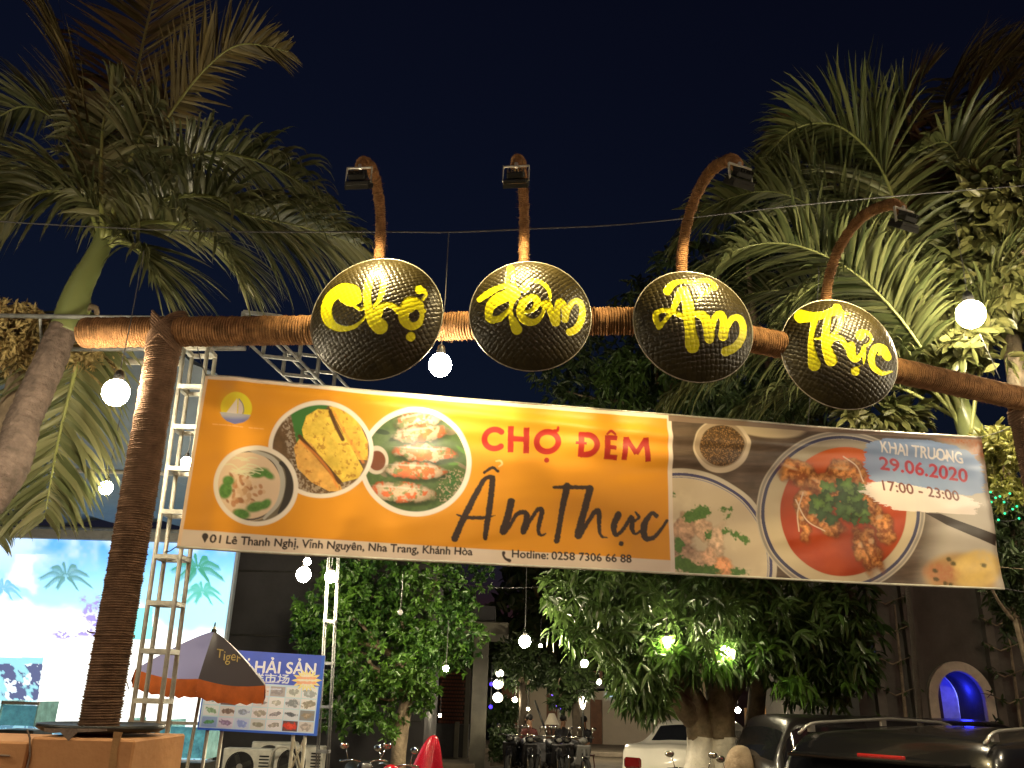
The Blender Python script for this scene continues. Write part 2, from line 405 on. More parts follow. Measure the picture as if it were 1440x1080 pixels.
# ================================================================ ground
M_ground = mat('worn_concrete', (0.13, 0.105, 0.075), .85, var=.4, scale=.5, bump=.5, bscale=14)
M_pave = mat('pavement', (0.20, 0.165, 0.12), .8, var=.3, scale=1.2, bump=.4, bscale=20)
mk('ground', [(-120, -60, 0), (120, -60, 0), (120, 200, 0), (-120, 200, 0)], [(0, 1, 2, 3)], M_ground)['kind'] = 'structure'
M_kerb = mat('kerb_stone', (0.26, 0.22, 0.17), .8, var=.3, scale=3, bump=.5)
mb = MB(); mb.box((3.5, 34.5, .07), (15, 5.6, .14), bev=.02); tag(mb.build('pavement', M_pave), kind='structure')
mb = MB(); mb.box((3.5, 31.6, .075), (15, .18, .15), bev=.015); tag(mb.build('kerb', M_kerb), kind='structure')
mb = MB(); mb.box((-9.2, 27.2, .07), (17, 5, .14), bev=.02); tag(mb.build('courtyard_paving', M_pave), kind='structure')

# ================================================================ gate: rope-wrapped beam, post, arms
def rope_wrap(path, R, pitch, rr, seg=16):
    """helix of rope round a path; path dense Nx3, R radius list"""
    path = np.asarray(path, float); d = np.diff(path, axis=0); L = np.r_[0, np.cumsum(np.linalg.norm(d, axis=1))]
    R = np.interp(L, np.linspace(0, L[-1], len(np.atleast_1d(R))), np.atleast_1d(R)) if hasattr(R, '__len__') else np.full(len(L), R)
    n = int(L[-1] / pitch * seg); t = np.linspace(0, L[-1], n)
    P = np.stack([np.interp(t, L, path[:, k]) for k in range(3)], 1); Rr = np.interp(t, L, R)
    T = np.gradient(P, axis=0); T /= np.linalg.norm(T, axis=1)[:, None]
    a0, _ = frame(T[0]); A = np.zeros_like(P); A[0] = a0
    for i in range(1, n):
        a = A[i - 1] - T[i] * np.dot(A[i - 1], T[i]); A[i] = a / np.linalg.norm(a)
    B = np.cross(T, A); ph = 2 * np.pi * np.arange(n) / seg
    turn = np.arange(n) // seg; r = np.random.default_rng(int(L[-1] * 100)); jit = r.normal(0, .0022, turn.max() + 2)[turn] + r.normal(0, .0007, n)
    rad = A * np.cos(ph)[:, None] + B * np.sin(ph)[:, None]
    C = P + rad * (Rr + jit)[:, None]; V = []
    for (o, w) in ((-.15, -1.0), (.75, -.55), (1.0, 0), (.75, .55), (-.15, 1.0)):
        V.append(C + rad * (o * rr) + T * (w * pitch * .52))
    V = np.stack(V, 1).reshape(-1, 3); i = np.arange(n - 1)[:, None] * 5; k = np.arange(4)[None]
    F = np.stack([i + k, i + k + 1, i + k + 6, i + k + 5], -1).reshape(-1, 4)
    return V, F, (C, rad, T)
def rope_part(name, path, R, parent, M_, pitch=.021, rr=.0105, fuzz=1.0):
    core = MB(); core.tube(path[::2] if len(path) > 6 else path, (np.mean(R) if hasattr(R, '__len__') else R) * .96, 16)
    c = core.build(name, M_, parent, True)
    V, F, (C, rad, T) = rope_wrap(path, R, pitch, rr)
    w = mk('rope_winding', V, F, M_, c, True)
    r = np.random.default_rng(len(V)); n = int(len(C) * .34 * fuzz); ix = r.integers(0, len(C), n)
    ln = r.uniform(.010, .038, n)[:, None]; d = rad[ix] * r.uniform(.3, 1, (n, 1)) + T[ix] * r.normal(0, .6, (n, 1)) + np.cross(rad[ix], T[ix]) * r.normal(0, .8, (n, 1))
    d /= np.linalg.norm(d, axis=1)[:, None]; b = C[ix] + rad[ix] * rr; s_ = T[ix] * .0011
    FV = np.stack([b - s_, b + s_, b + d * ln + np.array([0, 0, -.004])], 1).reshape(-1, 3)
    f = mk('rope_fibres', FV, np.arange(n * 3).reshape(-1, 3), M_, c); f['kind'] = 'stuff'
    return c

HB = 4.5
BL_ = PZ(118, 468, HB); BC = PZ(930, 450, HB); BR = PZ(1500, 575, HB)
gate = thing('rope_gate', (BL_[0], BL_[1], 0), 'tall gateway of posts and crossbeam wrapped in brown coir rope', 'gate')
def lin(a, b, n): return np.array([a + (b - a) * t for t in np.linspace(0, 1, n)])
corner = crom(np.array([BL_, BL_ * .5 + BC * .5 + [0, 0, -.02], BC + (BL_ - BC) * .08, BC + (BR - BC) * .08 + [0, .01, 0], BC * .5 + BR * .5 + [0, 0, .01], BR]), 24)
rope_part('crossbeam', corner, [.112, .106, .098, .094, .094, .096, .096], gate, M_rope)
P0 = PZ(232, 478, 4.42); P1 = PY(140, 1016, 6.15)
rope_part('post', lin(P1 + [0, 0, -.1], P0, 24), [.122, .118, .120, .116], gate, M_rope2, pitch=.017, rr=.0085)
PR0 = PZ(1440, 580, 4.42); PR1 = np.array([PR0[0] + .10, PR0[1], 0.05])
rope_part('post', lin(PR1, PR0, 24), .118, gate, M_rope2, pitch=.017, rr=.0085)
for (pp, bx) in ((P0, corner[8]), (PR0, corner[-14])):       # lashings where post and beam cross
    for sgn in (1, -1):
        a = pp + np.array([-.17 * sgn, 0, .20]); b = pp + np.array([.17 * sgn, 0, -.20]); Pth = []
        for t in np.linspace(0, 1, 60):
            ang = t * 2 * math.pi * 1
            Pth.append(pp + np.array([math.cos(ang) * .125 * sgn, math.sin(ang) * .125, .06 + math.cos(ang) * .12]))
        for off in np.linspace(-.05, .05, 5):
            q = MB(); q.tube(np.array(Pth) + [0, 0, off], .012, 6, False); q.build('lashing', M_rope2, gate, True)
# steel cap ring at the free end of the beam
q = MB(); d0 = nz(BL_ - corner[3]); s_, u_ = frame(d0); q.lathe(BL_ + d0 * .004, [(.0, .0), (.112, .0), (.116, -.006)], 24, (s_, u_, d0)); q.build('end_cap', M_rope2, gate, True)

SEC1 = nz(BC - BL_); SEC2 = nz(BR - BC)
N1 = np.array([SEC1[1], -SEC1[0], 0]); N2 = np.array([SEC2[1], -SEC2[0], 0])
def on_beam(px, py, sec):
    a, b = (BL_, BC) if sec == 1 else (BC, BR); nn = N1 if sec == 1 else N2
    return PP(px, py, a, nn)
M_lamp = mat('floodlight_housing', (0.035, 0.034, 0.03), .35, .5, var=.2, bump=.1)
M_lens = glow('floodlight_lens', (1.0, .80, .45), 6)
def arm(base_px, sec, zt, reach, bend, nv, spot_e, aim, lab, lab2, rad=.036, steel=False):
    nv = nz(nv); b = on_beam(*base_px, sec); b = np.array([b[0], b[1], HB + .03]) + nv * .02
    pts = [b, b + [0, 0, .3]]
    h = zt - b[2]
    pts.append(b + np.array([0, 0, h * .6]) + nv * bend * .5)
    pts.append(b + np.array([0, 0, h * .86]) + nv * (bend + reach * .15))
    pts.append(b + np.array([0, 0, h]) + nv * (bend + reach * .52))
    pts.append(b + np.array([0, 0, h * .955]) + nv * (bend + reach * .9))
    pts.append(b + np.array([0, 0, h * .86]) + nv * (bend + reach * 1.02))
    path = crom(np.array(pts), 10)
    rope_part('lamp_arm', path, [rad * 1.05, rad, rad * .95, rad, rad * 1.05], gate, M_rope, pitch=.016, rr=.008, fuzz=.7)
    tip = path[-1]
    L = thing('floodlight', tip, lab, 'floodlight', 'floodlights over the round signs')
    side = np.array([-nv[1], nv[0], 0]); side = nz(np.cross(nv, [0, 0, 1]))
    dn = nz(-nv * .80 + np.array([0, 0, -1.0])); fw = nz(np.cross(side, dn)); ax = (side, fw, dn)
    c = tip + nv * .02 + np.array([0, 0, -.12])
    g = MB(); g.box(c - dn * .03, (.125, .085, .045), ax, bev=.008); g.box(c + dn * .012, (.17, .125, .03), ax, bev=.006); g.build('housing', M_lamp, L)
    g = MB()
    for k in range(6): g.box(c - dn * .062 + side * (-.055 + .022 * k), (.005, .09, .025), ax)
    g.build('cooling_fins', M_lamp, L)
    g = MB(); g.box(c + dn * .0285, (.145, .10, .002), ax); g.build('lens', M_lens, L)
    for (o_, d_) in ((side * .086, (.004, .131, .03)), (-side * .086, (.004, .131, .03)), (fw * .0635, (.176, .004, .03)), (-fw * .0635, (.176, .004, .03))):
        g = MB(); g.box(c + o_ + dn * .04, d_, ax); g.build('shade_flap', M_lamp, L)
    g = MB()
    for sg in (-1, 1): g.box(c + side * (.092 * sg) + [0, 0, .045], (.006, .018, .12), (side, nv, (0, 0, 1)))
    g.box(c + [0, 0, .108], (.190, .018, .006), (side, nv, (0, 0, 1))); g.build('bracket', M_truss, L)
    g = MB(); g.tube([c + [0, 0, .1], c + [0, 0, .135]], .014, 8); g.build('bolt', M_alu, L)
    l = bpy.data.lights.new('floodlight_beam', 'SPOT'); l.energy = spot_e; l.color = (1, .78, .38); l.spot_size = math.radians(95); l.spot_blend = .6; l.shadow_soft_size = .05
    lo = bpy.data.objects.new('floodlight_beam', l); COL.objects.link(lo); lo.location = tuple(c + dn * .09)
    lo.rotation_euler = Vector(tuple(dn)).to_track_quat('-Z', 'Y').to_euler()
    return tip

# ---------------------------------------------------------------- woven round signs
M_wov = None
def woven_mat():
    M = bpy.data.materials.new('lacquered_woven_bamboo'); M.use_nodes = True; N = M.node_tree; b = N.nodes['Principled BSDF']
    at = N.nodes.new('ShaderNodeAttribute'); at.attribute_name = 'print'
    N.links.new(at.outputs['Color'], b.inputs['Base Color']); b.inputs['Roughness'].default_value = .36
    b.inputs['Specular IOR Level'].default_value = .42
    return M
M_wov = woven_mat(); M_rim = mat('pale_rim', (0.36, 0.34, 0.28), .35, .5, var=.2)
def basket(cpx, rx_px, sec, fwd, yaw, pitch, wang, strokes, lab, roll=0):
    nn = N1 if sec == 1 else N2
    a = math.radians(yaw); n = np.array([math.sin(a), -math.cos(a), 0]); n = nz(n + np.array([0, 0, math.tan(math.radians(pitch))]))
    cb = on_beam(*cpx, sec); c = PP(cpx[0], cpx[1], cb + nn * fwd, n)
    w = np.dot(c - CAM, cf); R = rx_px / FP * w
    s_ = nz(np.cross([0, 0, 1], n)); u_ = np.cross(n, s_)
    if np.dot(s_, cr) < 0: s_ = -s_
    G = 270; g = np.linspace(-1, 1, G + 1); GX, GY = np.meshgrid(g, g); rr = np.hypot(GX, GY)
    k = np.where(rr > 1, 1 / np.maximum(rr, 1e-6), 1.0); gx = GX * k; gy = GY * k; r2 = np.clip(gx ** 2 + gy ** 2, 0, 1)
    dome = .20 * R / .5 * (np.sqrt(np.clip(1.55 - r2, 0, 9)) - math.sqrt(.55)) / (math.sqrt(1.55) - math.sqrt(.55))
    wa = math.radians(wang); cell = .033; U = (gx * math.cos(wa) + gy * math.sin(wa)) * R / cell; V_ = (-gx * math.sin(wa) + gy * math.cos(wa)) * R / cell * 1.0
    U = U + noise(gx + 3, gy + 3, 3, 4, 2) * .25; V_ = V_ + noise(gx + 7, gy + 7, 3, 9, 2) * .25
    iu, iv = np.floor(U).astype(int), np.floor(V_).astype(int); fu, fv = U - iu, V_ - iv
    par = ((iu + iv) % 2 == 0); rj = np.random.default_rng(3).normal(0, 1, (97, 97)); jt = rj[iu % 97, iv % 97]
    hA = .75 * np.sin(np.pi * fu) ** .8 + .25 * np.sin(np.pi * fv) ** .5; hB = .75 * np.sin(np.pi * fv) ** .8 + .25 * np.sin(np.pi * fu) ** .5
    h = np.where(par, hA, hB) * (.0070 + .0006 * jt) * sstep(1.0, .97, rr)
    P0_ = c + (gx * R)[..., None] * s_ + (gy * R)[..., None] * u_ + dome[..., None] * n
    X, Yp = pix(P0_); D = np.full(X.shape, 1e9)
    for st in strokes: D = np.minimum(D, stroke_d(X, Yp, st, 8))
    D = D + .1 + (noise(X, Yp, .35, 2) - .5) * 1.2
    mk_ = 1 - sstep(-.35, .35, D); h = h * (1 - .55 * mk_)
    P = c + (gx * R)[..., None] * s_ + (gy * R)[..., None] * u_ + (dome + h)[..., None] * n
    nb = noise(gx + 2, gy + 2, 4, 7, 4)
    base = np.stack([.017 + .017 * nb, .013 + .013 * nb, .004 + .004 * nb], -1) * (1 + .12 * jt)[..., None].clip(.5, 1.6)
    C = base.copy(); yl = np.stack([.84 + 0 * nb, .80 + .06 * (nb - .5), .012 + 0 * nb], -1) * (.90 + .14 * noise(gx + 5, gy, 12, 3, 3))[..., None]
    C = C * (1 - mk_[..., None]) + yl * mk_[..., None]
    i = np.arange(G)[:, None] * (G + 1) + np.arange(G)[None]; F = np.stack([i, i + 1, i + G + 2, i + G + 1], -1).reshape(-1, 4)
    fc = (GX[:-1, :-1] + GX[1:, 1:]) / 2, (GY[:-1, :-1] + GY[1:, 1:]) / 2; keep = (np.hypot(*fc) < 1.0).ravel()
    F = F[keep]; used = np.unique(F); rm = -np.ones((G + 1) ** 2, int); rm[used] = np.arange(len(used))
    T = thing('round_woven_sign', c - u_ * R, lab, 'sign', 'round woven basket signs on the crossbeam')
    mk('woven_shell', P.reshape(-1, 3)[used], rm[F], M_wov, T, True, cols=C.reshape(-1, 3)[used])
    g_ = MB(); cir = [c + s_ * math.cos(t) * R + u_ * math.sin(t) * R for t in np.linspace(0, 2 * math.pi, 97)]
    g_.tube(cir, .0045, 8, False); g_.build('rim', M_rim, T, True)
    g_ = MB(); g_.lathe(c - n * .004, [(R * .985, 0), (0.001, -.0)], 48, (s_, u_, n)); g_.build('back_board', M_black, T)
    for sx in (-.5, .5):
        pb = c + s_ * sx * R; g_ = MB(); g_.tube([pb - n * .01, pb - n * (fwd - .11)], .012, 6); g_.build('hanger', M_blackmetal, T)
    return c, n, R
o1, k1 = (430, 355), .16207
B1 = [[(395, 362, 86), (320, 335, 62), (225, 385, 48), (182, 480, 47), (195, 580, 46), (255, 645, 34), (345, 665, 24), (430, 640, 17), (500, 580, 11), (530, 530, 9)],
      [(330, 400, 40), (390, 420, 48), (440, 400, 50)], [(430, 470, 14), (470, 493, 14), (515, 480, 12)],
      [(590, 470, 12), (640, 405, 22), (672, 300, 26), (668, 210, 27), (625, 165, 27), (575, 210, 27), (540, 300, 36), (532, 400, 34), (548, 500, 38), (590, 590, 58), (645, 645, 68)],
      [(600, 560, 55), (625, 520, 44), (650, 480, 34), (700, 455, 26), (760, 468, 25), (810, 515, 28)],
      [(905, 450, 68), (858, 500, 52), (850, 575, 44), (890, 630, 38), (945, 640, 34), (995, 600, 26), (1008, 530, 20), (985, 460, 40), (940, 440, 55)], [(960, 440, 45)],
      [(1000, 500, 22), (1025, 508, 20)], [(985, 325, 38)], [(985, 325, 34), (1025, 335, 22), (1042, 370, 15), (1015, 410, 14)], [(912, 732, 41)]]
o2, k2 = (655, 355), .15745
B2 = [[(125, 422, 26), (200, 368, 30), (290, 318, 24), (370, 290, 20)], [(440, 370, 50), (340, 395, 55), (240, 455, 48), (205, 540, 36), (225, 600, 34), (300, 590, 28), (370, 530, 20), (415, 470, 16)],
      [(400, 150, 33), (378, 200, 22), (372, 280, 22), (400, 370, 48)], [(400, 150, 33), (425, 210, 20), (425, 290, 22), (430, 370, 50), (405, 470, 18), (405, 560, 22), (430, 630, 40), (455, 690, 48)],
      [(525, 535, 14), (590, 520, 20), (630, 470, 30), (630, 415, 32), (570, 408, 34), (505, 460, 38), (490, 550, 36), (540, 615, 36), (620, 620, 28), (680, 560, 17), (705, 480, 16)],
      [(505, 335, 26), (545, 330, 22)], [(520, 325, 36), (560, 265, 26), (630, 255, 16), (700, 288, 18), (745, 350, 16), (752, 425, 12)],
      [(690, 460, 30), (735, 462, 34), (765, 550, 32), (805, 628, 36), (812, 540, 30), (830, 445, 30), (870, 465, 30), (890, 560, 30), (888, 600, 30), (910, 520, 26), (955, 445, 25), (1010, 440, 26), (1040, 505, 28), (1032, 600, 32), (985, 685, 34), (930, 712, 34)]]
B3 = [[(265, 562, 24), (238, 500, 26), (238, 440, 26), (290, 412, 20), (390, 425, 26), (480, 468, 24)], [(265, 562, 24), (325, 490, 18), (385, 410, 24), (430, 310, 34), (470, 245, 45)],
      [(490, 250, 48), (520, 350, 52), (532, 480, 52), (545, 600, 50), (560, 700, 66), (563, 735, 58)], [(340, 235, 38), (385, 180, 28), (470, 152, 16), (560, 170, 16), (620, 220, 15), (640, 280, 14), (600, 330, 9)],
      [(590, 155, 14), (680, 142, 18), (740, 170, 18), (763, 208, 24), (700, 230, 15), (688, 265, 18)],
      [(610, 440, 34), (668, 470, 44), (700, 560, 42), (714, 665, 42), (735, 560, 30), (770, 465, 30), (820, 450, 32), (842, 520, 36), (835, 642, 42), (868, 560, 28), (920, 482, 28), (980, 482, 30), (1015, 560, 32), (1000, 660, 34), (940, 740, 38), (858, 780, 42)]]
B4 = [[(228, 236, 60), (330, 240, 42), (430, 222, 32), (540, 190, 38), (615, 208, 12), (680, 212, 3)], [(350, 270, 30), (325, 400, 24), (320, 500, 30), (335, 600, 44), (350, 665, 58)],
      [(470, 250, 28), (450, 400, 36), (455, 500, 42), (480, 580, 52), (500, 628, 54)], [(550, 165, 40), (585, 230, 26), (575, 320, 22), (530, 385, 18), (470, 430, 22)], [(360, 435, 12), (440, 430, 12)],
      [(480, 490, 22), (525, 430, 24), (585, 435, 26), (625, 490, 24), (660, 530, 30)], [(675, 500, 40), (680, 570, 40), (718, 618, 30), (765, 575, 18), (790, 510, 14)], [(790, 520, 22), (792, 600, 16), (790, 672, 3)],
      [(762, 405, 44)], [(770, 375, 22), (820, 380, 15), (858, 430, 13), (840, 478, 12), (795, 500, 12)], [(716, 725, 40)], [(716, 700, 12), (760, 675, 3)],
      [(1003, 600, 34), (955, 530, 42), (895, 520, 32), (858, 600, 32), (880, 690, 28), (955, 742, 22), (1040, 728, 9)], [(915, 578, 5), (960, 570, 18), (1000, 600, 30)]]
SB = []
for (cpx, rx, sec, fwd, yaw, pit, wa, st, oo, kk, lab) in (
    ((529, 447), 95, 1, .24, -8, 2, 28, B1, o1, k1, 'round black woven basket sign painted with yellow word Chợ, leftmost of four'),
    ((746, 443), 85.5, 1, .24, 2, 2, 50, B2, o2, k2, 'round black woven basket sign painted with yellow word đêm, right of Chợ'),
    ((975, 458), 86, 2, .30, 6, 2, 8, B3, (885, 372), k2, 'round black woven basket sign painted with yellow word Ẩm, left of Thực'),
    ((1180, 497), 84, 2, .26, 4, 2, 62, B4, (1090, 408), .15734, 'round black woven basket sign painted with yellow word Thực, rightmost of four')):
    SB.append(basket(cpx, rx, sec, fwd, yaw, pit, wa, [zs(s, oo[0], oo[1], kk) for s in st], lab))
LE = (200, 200, 200, 200)
for i, (bp, sec, zt, reach, bend, nv, lab) in enumerate((
    ((527, 440), 1, 5.62, .62, .0, N1, 'black floodlight on the straight rope arm above the leftmost Chợ sign'),
    ((735, 440), 1, 5.60, .58, .0, N1, 'black floodlight on the straight rope arm above the second sign, đêm'),
    ((958, 445), 2, 5.55, .62, .10, N2, 'black floodlight on the curved rope arm above the third sign, Ẩm'),
    ((1163, 485), 2, 5.50, .72, .12, N2, 'black floodlight on the curved rope arm above the rightmost Thực sign'))):
    c, n, R = SB[i]
    arm(bp, sec, zt, reach, bend, nv, LE[i], c + np.array([-.03, 0, .12]), lab, '')
# ================================================================ banner
b_tl, b_tr = PY(289, 527, 6.3), PY(1379, 615, 7.4); b_bl = np.array([b_tl[0] - .01, b_tl[1], b_tl[2] - 1.345]); zt = (b_tl[2] + b_tr[2]) / 2
PR = Print(b_tl, b_tr, b_bl, 1300, 262, 2)
X, Y_, C = PR.X, PR.Y, PR.C
ORA = (.72, .305, .024); CRM = (.80, .66, .52)
C[...] = ORA
nb_ = noise(X, Y_, .010, 60, 3)
C *= (1 - .10 * (nb_[..., None] - .5))
# cream edges
def liney(x, x0, y0, x1, y1): return y0 + (x - x0) * (y1 - y0) / (x1 - x0)
put(C, sstep(-.5, .5, Y_ - liney(X, 250, 744, 950, 787)), (.72, .60, .50))
put(C, sstep(-.5, .5, -(Y_ - liney(X, 290, 533, 950, 587))) , CRM)
put(C, 1 - sstep(-.5, .5, X - liney(Y_, 530, 293, 768, 254)), (.80, .60, .42))
# --- circle photos
WR = (.78, .70, .60)
def plate(cx, cy, rx, ry, ang=0, ring=6.5):
    put(C, ell(X, Y_, cx, cy, rx, ry, ang)[0], WR); return ell(X, Y_, cx, cy, rx - ring, ry - ring, ang)[0]
def inside(mask, fn):
    global X, Y_
    r = np.where(mask.any(1))[0]; c = np.where(mask.any(0))[0]; w = (slice(r[0], r[-1] + 1), slice(c[0], c[-1] + 1)); X0, Y0 = X, Y_
    X, Y_ = X[w], Y_[w]; D = C[w].copy(); fn(D); X, Y_ = X0, Y0; k = mask[w][..., None]; C[w] = C[w] * (1 - k) + D * k
def f_rolls(D):
    n = noise(X, Y_, .16, 21); D[...] = np.stack([.05 + .05 * n, .09 + .07 * n, .03 + .02 * n], -1)
    for k in range(26):
        r = np.random.default_rng(k + 100); x = r.uniform(515, 660); y = r.uniform(580, 720); a = r.uniform(-40, 60)
        put(D, ell(X, Y_, x, y, r.uniform(6, 15), r.uniform(2, 4), a)[0], [(.04, .12, .03), (.10, .22, .04), (.20, .16, .10), (.025, .05, .02)][k % 4])
    put(D, (noise(X, Y_, .5, 31, 2) > .62) * ell(X, Y_, 640, 690, 26, 34)[0] * .7, (.45, .33, .24))
    m_, d = ell(X, Y_, 530, 644, 17, 20); put(D, m_, (.55, .48, .38)); put(D, ell(X, Y_, 531, 645, 12, 14)[0], (.16, .05, .02))
    for (cx, cy, rx, ry, an) in ((590, 587, 34, 13, -12), (592, 606, 37, 12, -6), (598, 633, 45, 12, 3), (585, 658, 43, 13, 3), (566, 690, 47, 14, 5)):
        m_, d = ell(X + (noise(X, Y_, .10, 71, 3) - .5) * 9, Y_ + (noise(X, Y_, .09, 72, 3) - .5) * 9, cx, cy, rx, ry, an, 1.5)
        n = noise(X - cx * 3, Y_ + cy, .11, int(cx), 3); n2 = noise(X, Y_, .5, 12, 2)
        put(D, ell(X, Y_, cx + 1, cy + 3, rx + 2, ry + 2, an, 3)[0] * .7, (.02, .03, .015))
        base = np.stack([.55 + .1 * n2, .40 + .1 * n2, .26 + .08 * n2], -1)
        base = base * (1 - sstep(.47, .58, n)[..., None]) + np.array([.72, .17, .06]) * sstep(.47, .58, n)[..., None]
        g = sstep(.55, .68, noise(X, Y_ + cx, .14, 77, 3)); base = base * (1 - g[..., None] * .8) + np.array([.16, .24, .08]) * g[..., None] * .8
        base = base * (1.25 - .75 * d[..., None] ** 2).clip(.25, 1.3); put(D, m_, base)
        put(D, ell(X, Y_, cx - rx * .1, cy - ry * .5, rx * .6, 1.3, an, 1)[0] * .45, (.9, .8, .68))
def f_pancake(D):
    n = noise(X, Y_, .13, 3); D[...] = np.stack([.09 + .10 * n, .055 + .06 * n, .028 + .03 * n], -1)
    put(D, poly_m(X, Y_, [(405, 560), (470, 560), (430, 610), (424, 650)]), (.05, .17, .04))
    put(D, (noise(X, Y_, .4, 61, 2) > .58) * (1 - sstep(0, 10, np.abs((Y_ - 690) - (X - 450) * .0) - 14)) * .8, (.42, .33, .24))
    put(D, (noise(X, Y_, .4, 62, 2) > .55) * (1 - sstep(0, 6, np.abs(X - liney(Y_, 580, 400, 680, 425)) - 5)) * .8, (.40, .33, .26))
    def cake(P, c1, c2, seed):
        m_ = poly_m(X, Y_, P); nn = noise(X, Y_, .22, seed, 4); nn2 = noise(X, Y_, .06, seed + 3, 3)
        b = np.asarray(c1) * (1 - nn[..., None]) + np.asarray(c2) * nn[..., None]; b = b * (.7 + .6 * nn2[..., None])
        put(b, sstep(.62, .74, noise(X, Y_, .18, seed + 8, 3)) * .65, (.34, .11, .02)); put(D, m_, b)
    Pl = lambda pts: [(240 + a * .3194, 510 + b * .3194) for a, b in pts]
    cake(Pl([(580, 290), (600, 230), (650, 200), (710, 205), (740, 270), (800, 370), (850, 460), (830, 500), (760, 520), (700, 450), (640, 380), (590, 340)]), (.62, .40, .05), (.85, .62, .10), 4)
    cake(Pl([(700, 190), (760, 180), (830, 250), (870, 340), (870, 420), (830, 420), (780, 340), (740, 260)]), (.66, .40, .05), (.85, .56, .08), 5)
    cake(Pl([(545, 370), (570, 330), (620, 350), (680, 430), (740, 510), (760, 560), (700, 560), (620, 520), (560, 460)]), (.60, .30, .06), (.78, .46, .12), 6)
    for P in ([(705, 210), (730, 270), (760, 330)], [(570, 320), (660, 420), (745, 520)]):
        PR_ = [(240 + a * .3194, 510 + b * .3194, 2.3) for a, b in P]; Dd = stroke_d(X, Y_, PR_); put(D, 1 - sstep(-.5, 1.5, Dd), (.10, .045, .015))
    for P in ([(575, 345), (640, 400), (700, 470), (735, 540)], [(720, 210), (770, 300), (850, 430)]):
        PR_ = [(240 + a * .3194, 510 + b * .3194, .9) for a, b in P]; put(D, (1 - sstep(-.5, 2.2, stroke_d(X, Y_, PR_))) * .6, (.80, .26, .05))
def f_soup(D):
    n = noise(X, Y_, .12, 8); D[...] = np.stack([.12 + .08 * n, .10 + .07 * n, .07 + .04 * n], -1)
    m_, d = ell(X, Y_, 350, 682, 49, 50); put(D, m_, (.62, .48, .34)); put(D, (np.abs(d - .96) < .025) * 1., (.10, .08, .07))
    put(D, (d < .92) * .8, (.70, .52, .36))
    for i in range(60):
        r = np.random.default_rng(i + 5); a = r.uniform(0, 6.3); q = r.uniform(0, 30) ; x = 345 + q * math.cos(a); y = 690 + q * math.sin(a) * 1.1
        put(D, ell(X, Y_, x, y, r.uniform(2, 6), r.uniform(1.5, 4), r.uniform(0, 180))[0] * .85, [(.45, .20, .09), (.62, .42, .26), (.30, .12, .05), (.55, .33, .18)][i % 4])
    for (x, y, rx, ry, a) in ((318, 690, 9, 12, 20), (322, 676, 8, 7, 0), (365, 664, 14, 7, -10), (378, 667, 9, 5, 30), (360, 712, 14, 7, -15), (340, 722, 12, 7, 10), (374, 708, 9, 6, -40)):
        nn = noise(X, Y_, .3, int(x)); mm = ell(X, Y_, x, y, rx, ry, a, 2)[0]; put(D, mm, np.stack([.05 + .08 * nn, .14 + .16 * nn, .03 + .04 * nn], -1))
    for i in range(16):
        r = np.random.default_rng(i + 55); x = r.uniform(325, 362); y = r.uniform(642, 668)
        put(D, (1 - sstep(-.3, .5, stroke_d(X, Y_, [(x - 12, y + r.uniform(-5, 5), .7), (x, y + r.uniform(-4, 2), .8), (x + 11, y + r.uniform(-4, 6), .6)], 4))) * .8, (.68, .66, .45))
    put(D, (1 - sstep(-.5, .5, stroke_d(X, Y_, [(352, 632, 2), (385, 645, 3), (398, 672, 3.5), (392, 705, 3), (372, 728, 2)]))), (.45, .43, .38))
    put(D, (1 - sstep(-.5, .5, stroke_d(X, Y_, [(396, 650, 3), (404, 657, 4), (409, 675, 6), (405, 700, 6), (395, 720, 4)]))), (.045, .04, .035))
inside(plate(585, 647.5, 79, 77, 0, 7), f_rolls)
inside(plate(452, 630.5, 74, 68, 0, 6), f_pancake)
inside(plate(360.5, 682.5, 59.5, 56.5, 0, 6.5), f_soup)
# --- logo
put(C, ell(X, Y_, 333, 573.5, 22, 22)[0], (.80, .70, .04)); put(C, ell(X, Y_, 324, 570, 13, 17, 0, 9)[0] * .5, (.80, .50, .04))
hull = poly_m(X, Y_, [(310, 580), (353, 583), (350, 589), (343, 594), (331, 597), (320, 593), (313, 587)])
put(C, hull, (.16, .18, .42)); put(C, hull * sstep(592, 582, Y_), (.50, .50, .55))
put(C, poly_m(X, Y_, [(334.5, 560), (319, 581), (334, 582)]), (.80, .72, .66)); put(C, poly_m(X, Y_, [(336.5, 561), (341, 567), (343, 575), (341, 582), (335.5, 582)]), (.74, .62, .58))
PR.ink([(337, 561, .6), (342, 568, .6), (343.5, 577, .6), (342, 582, .5)], (.16, .18, .30))
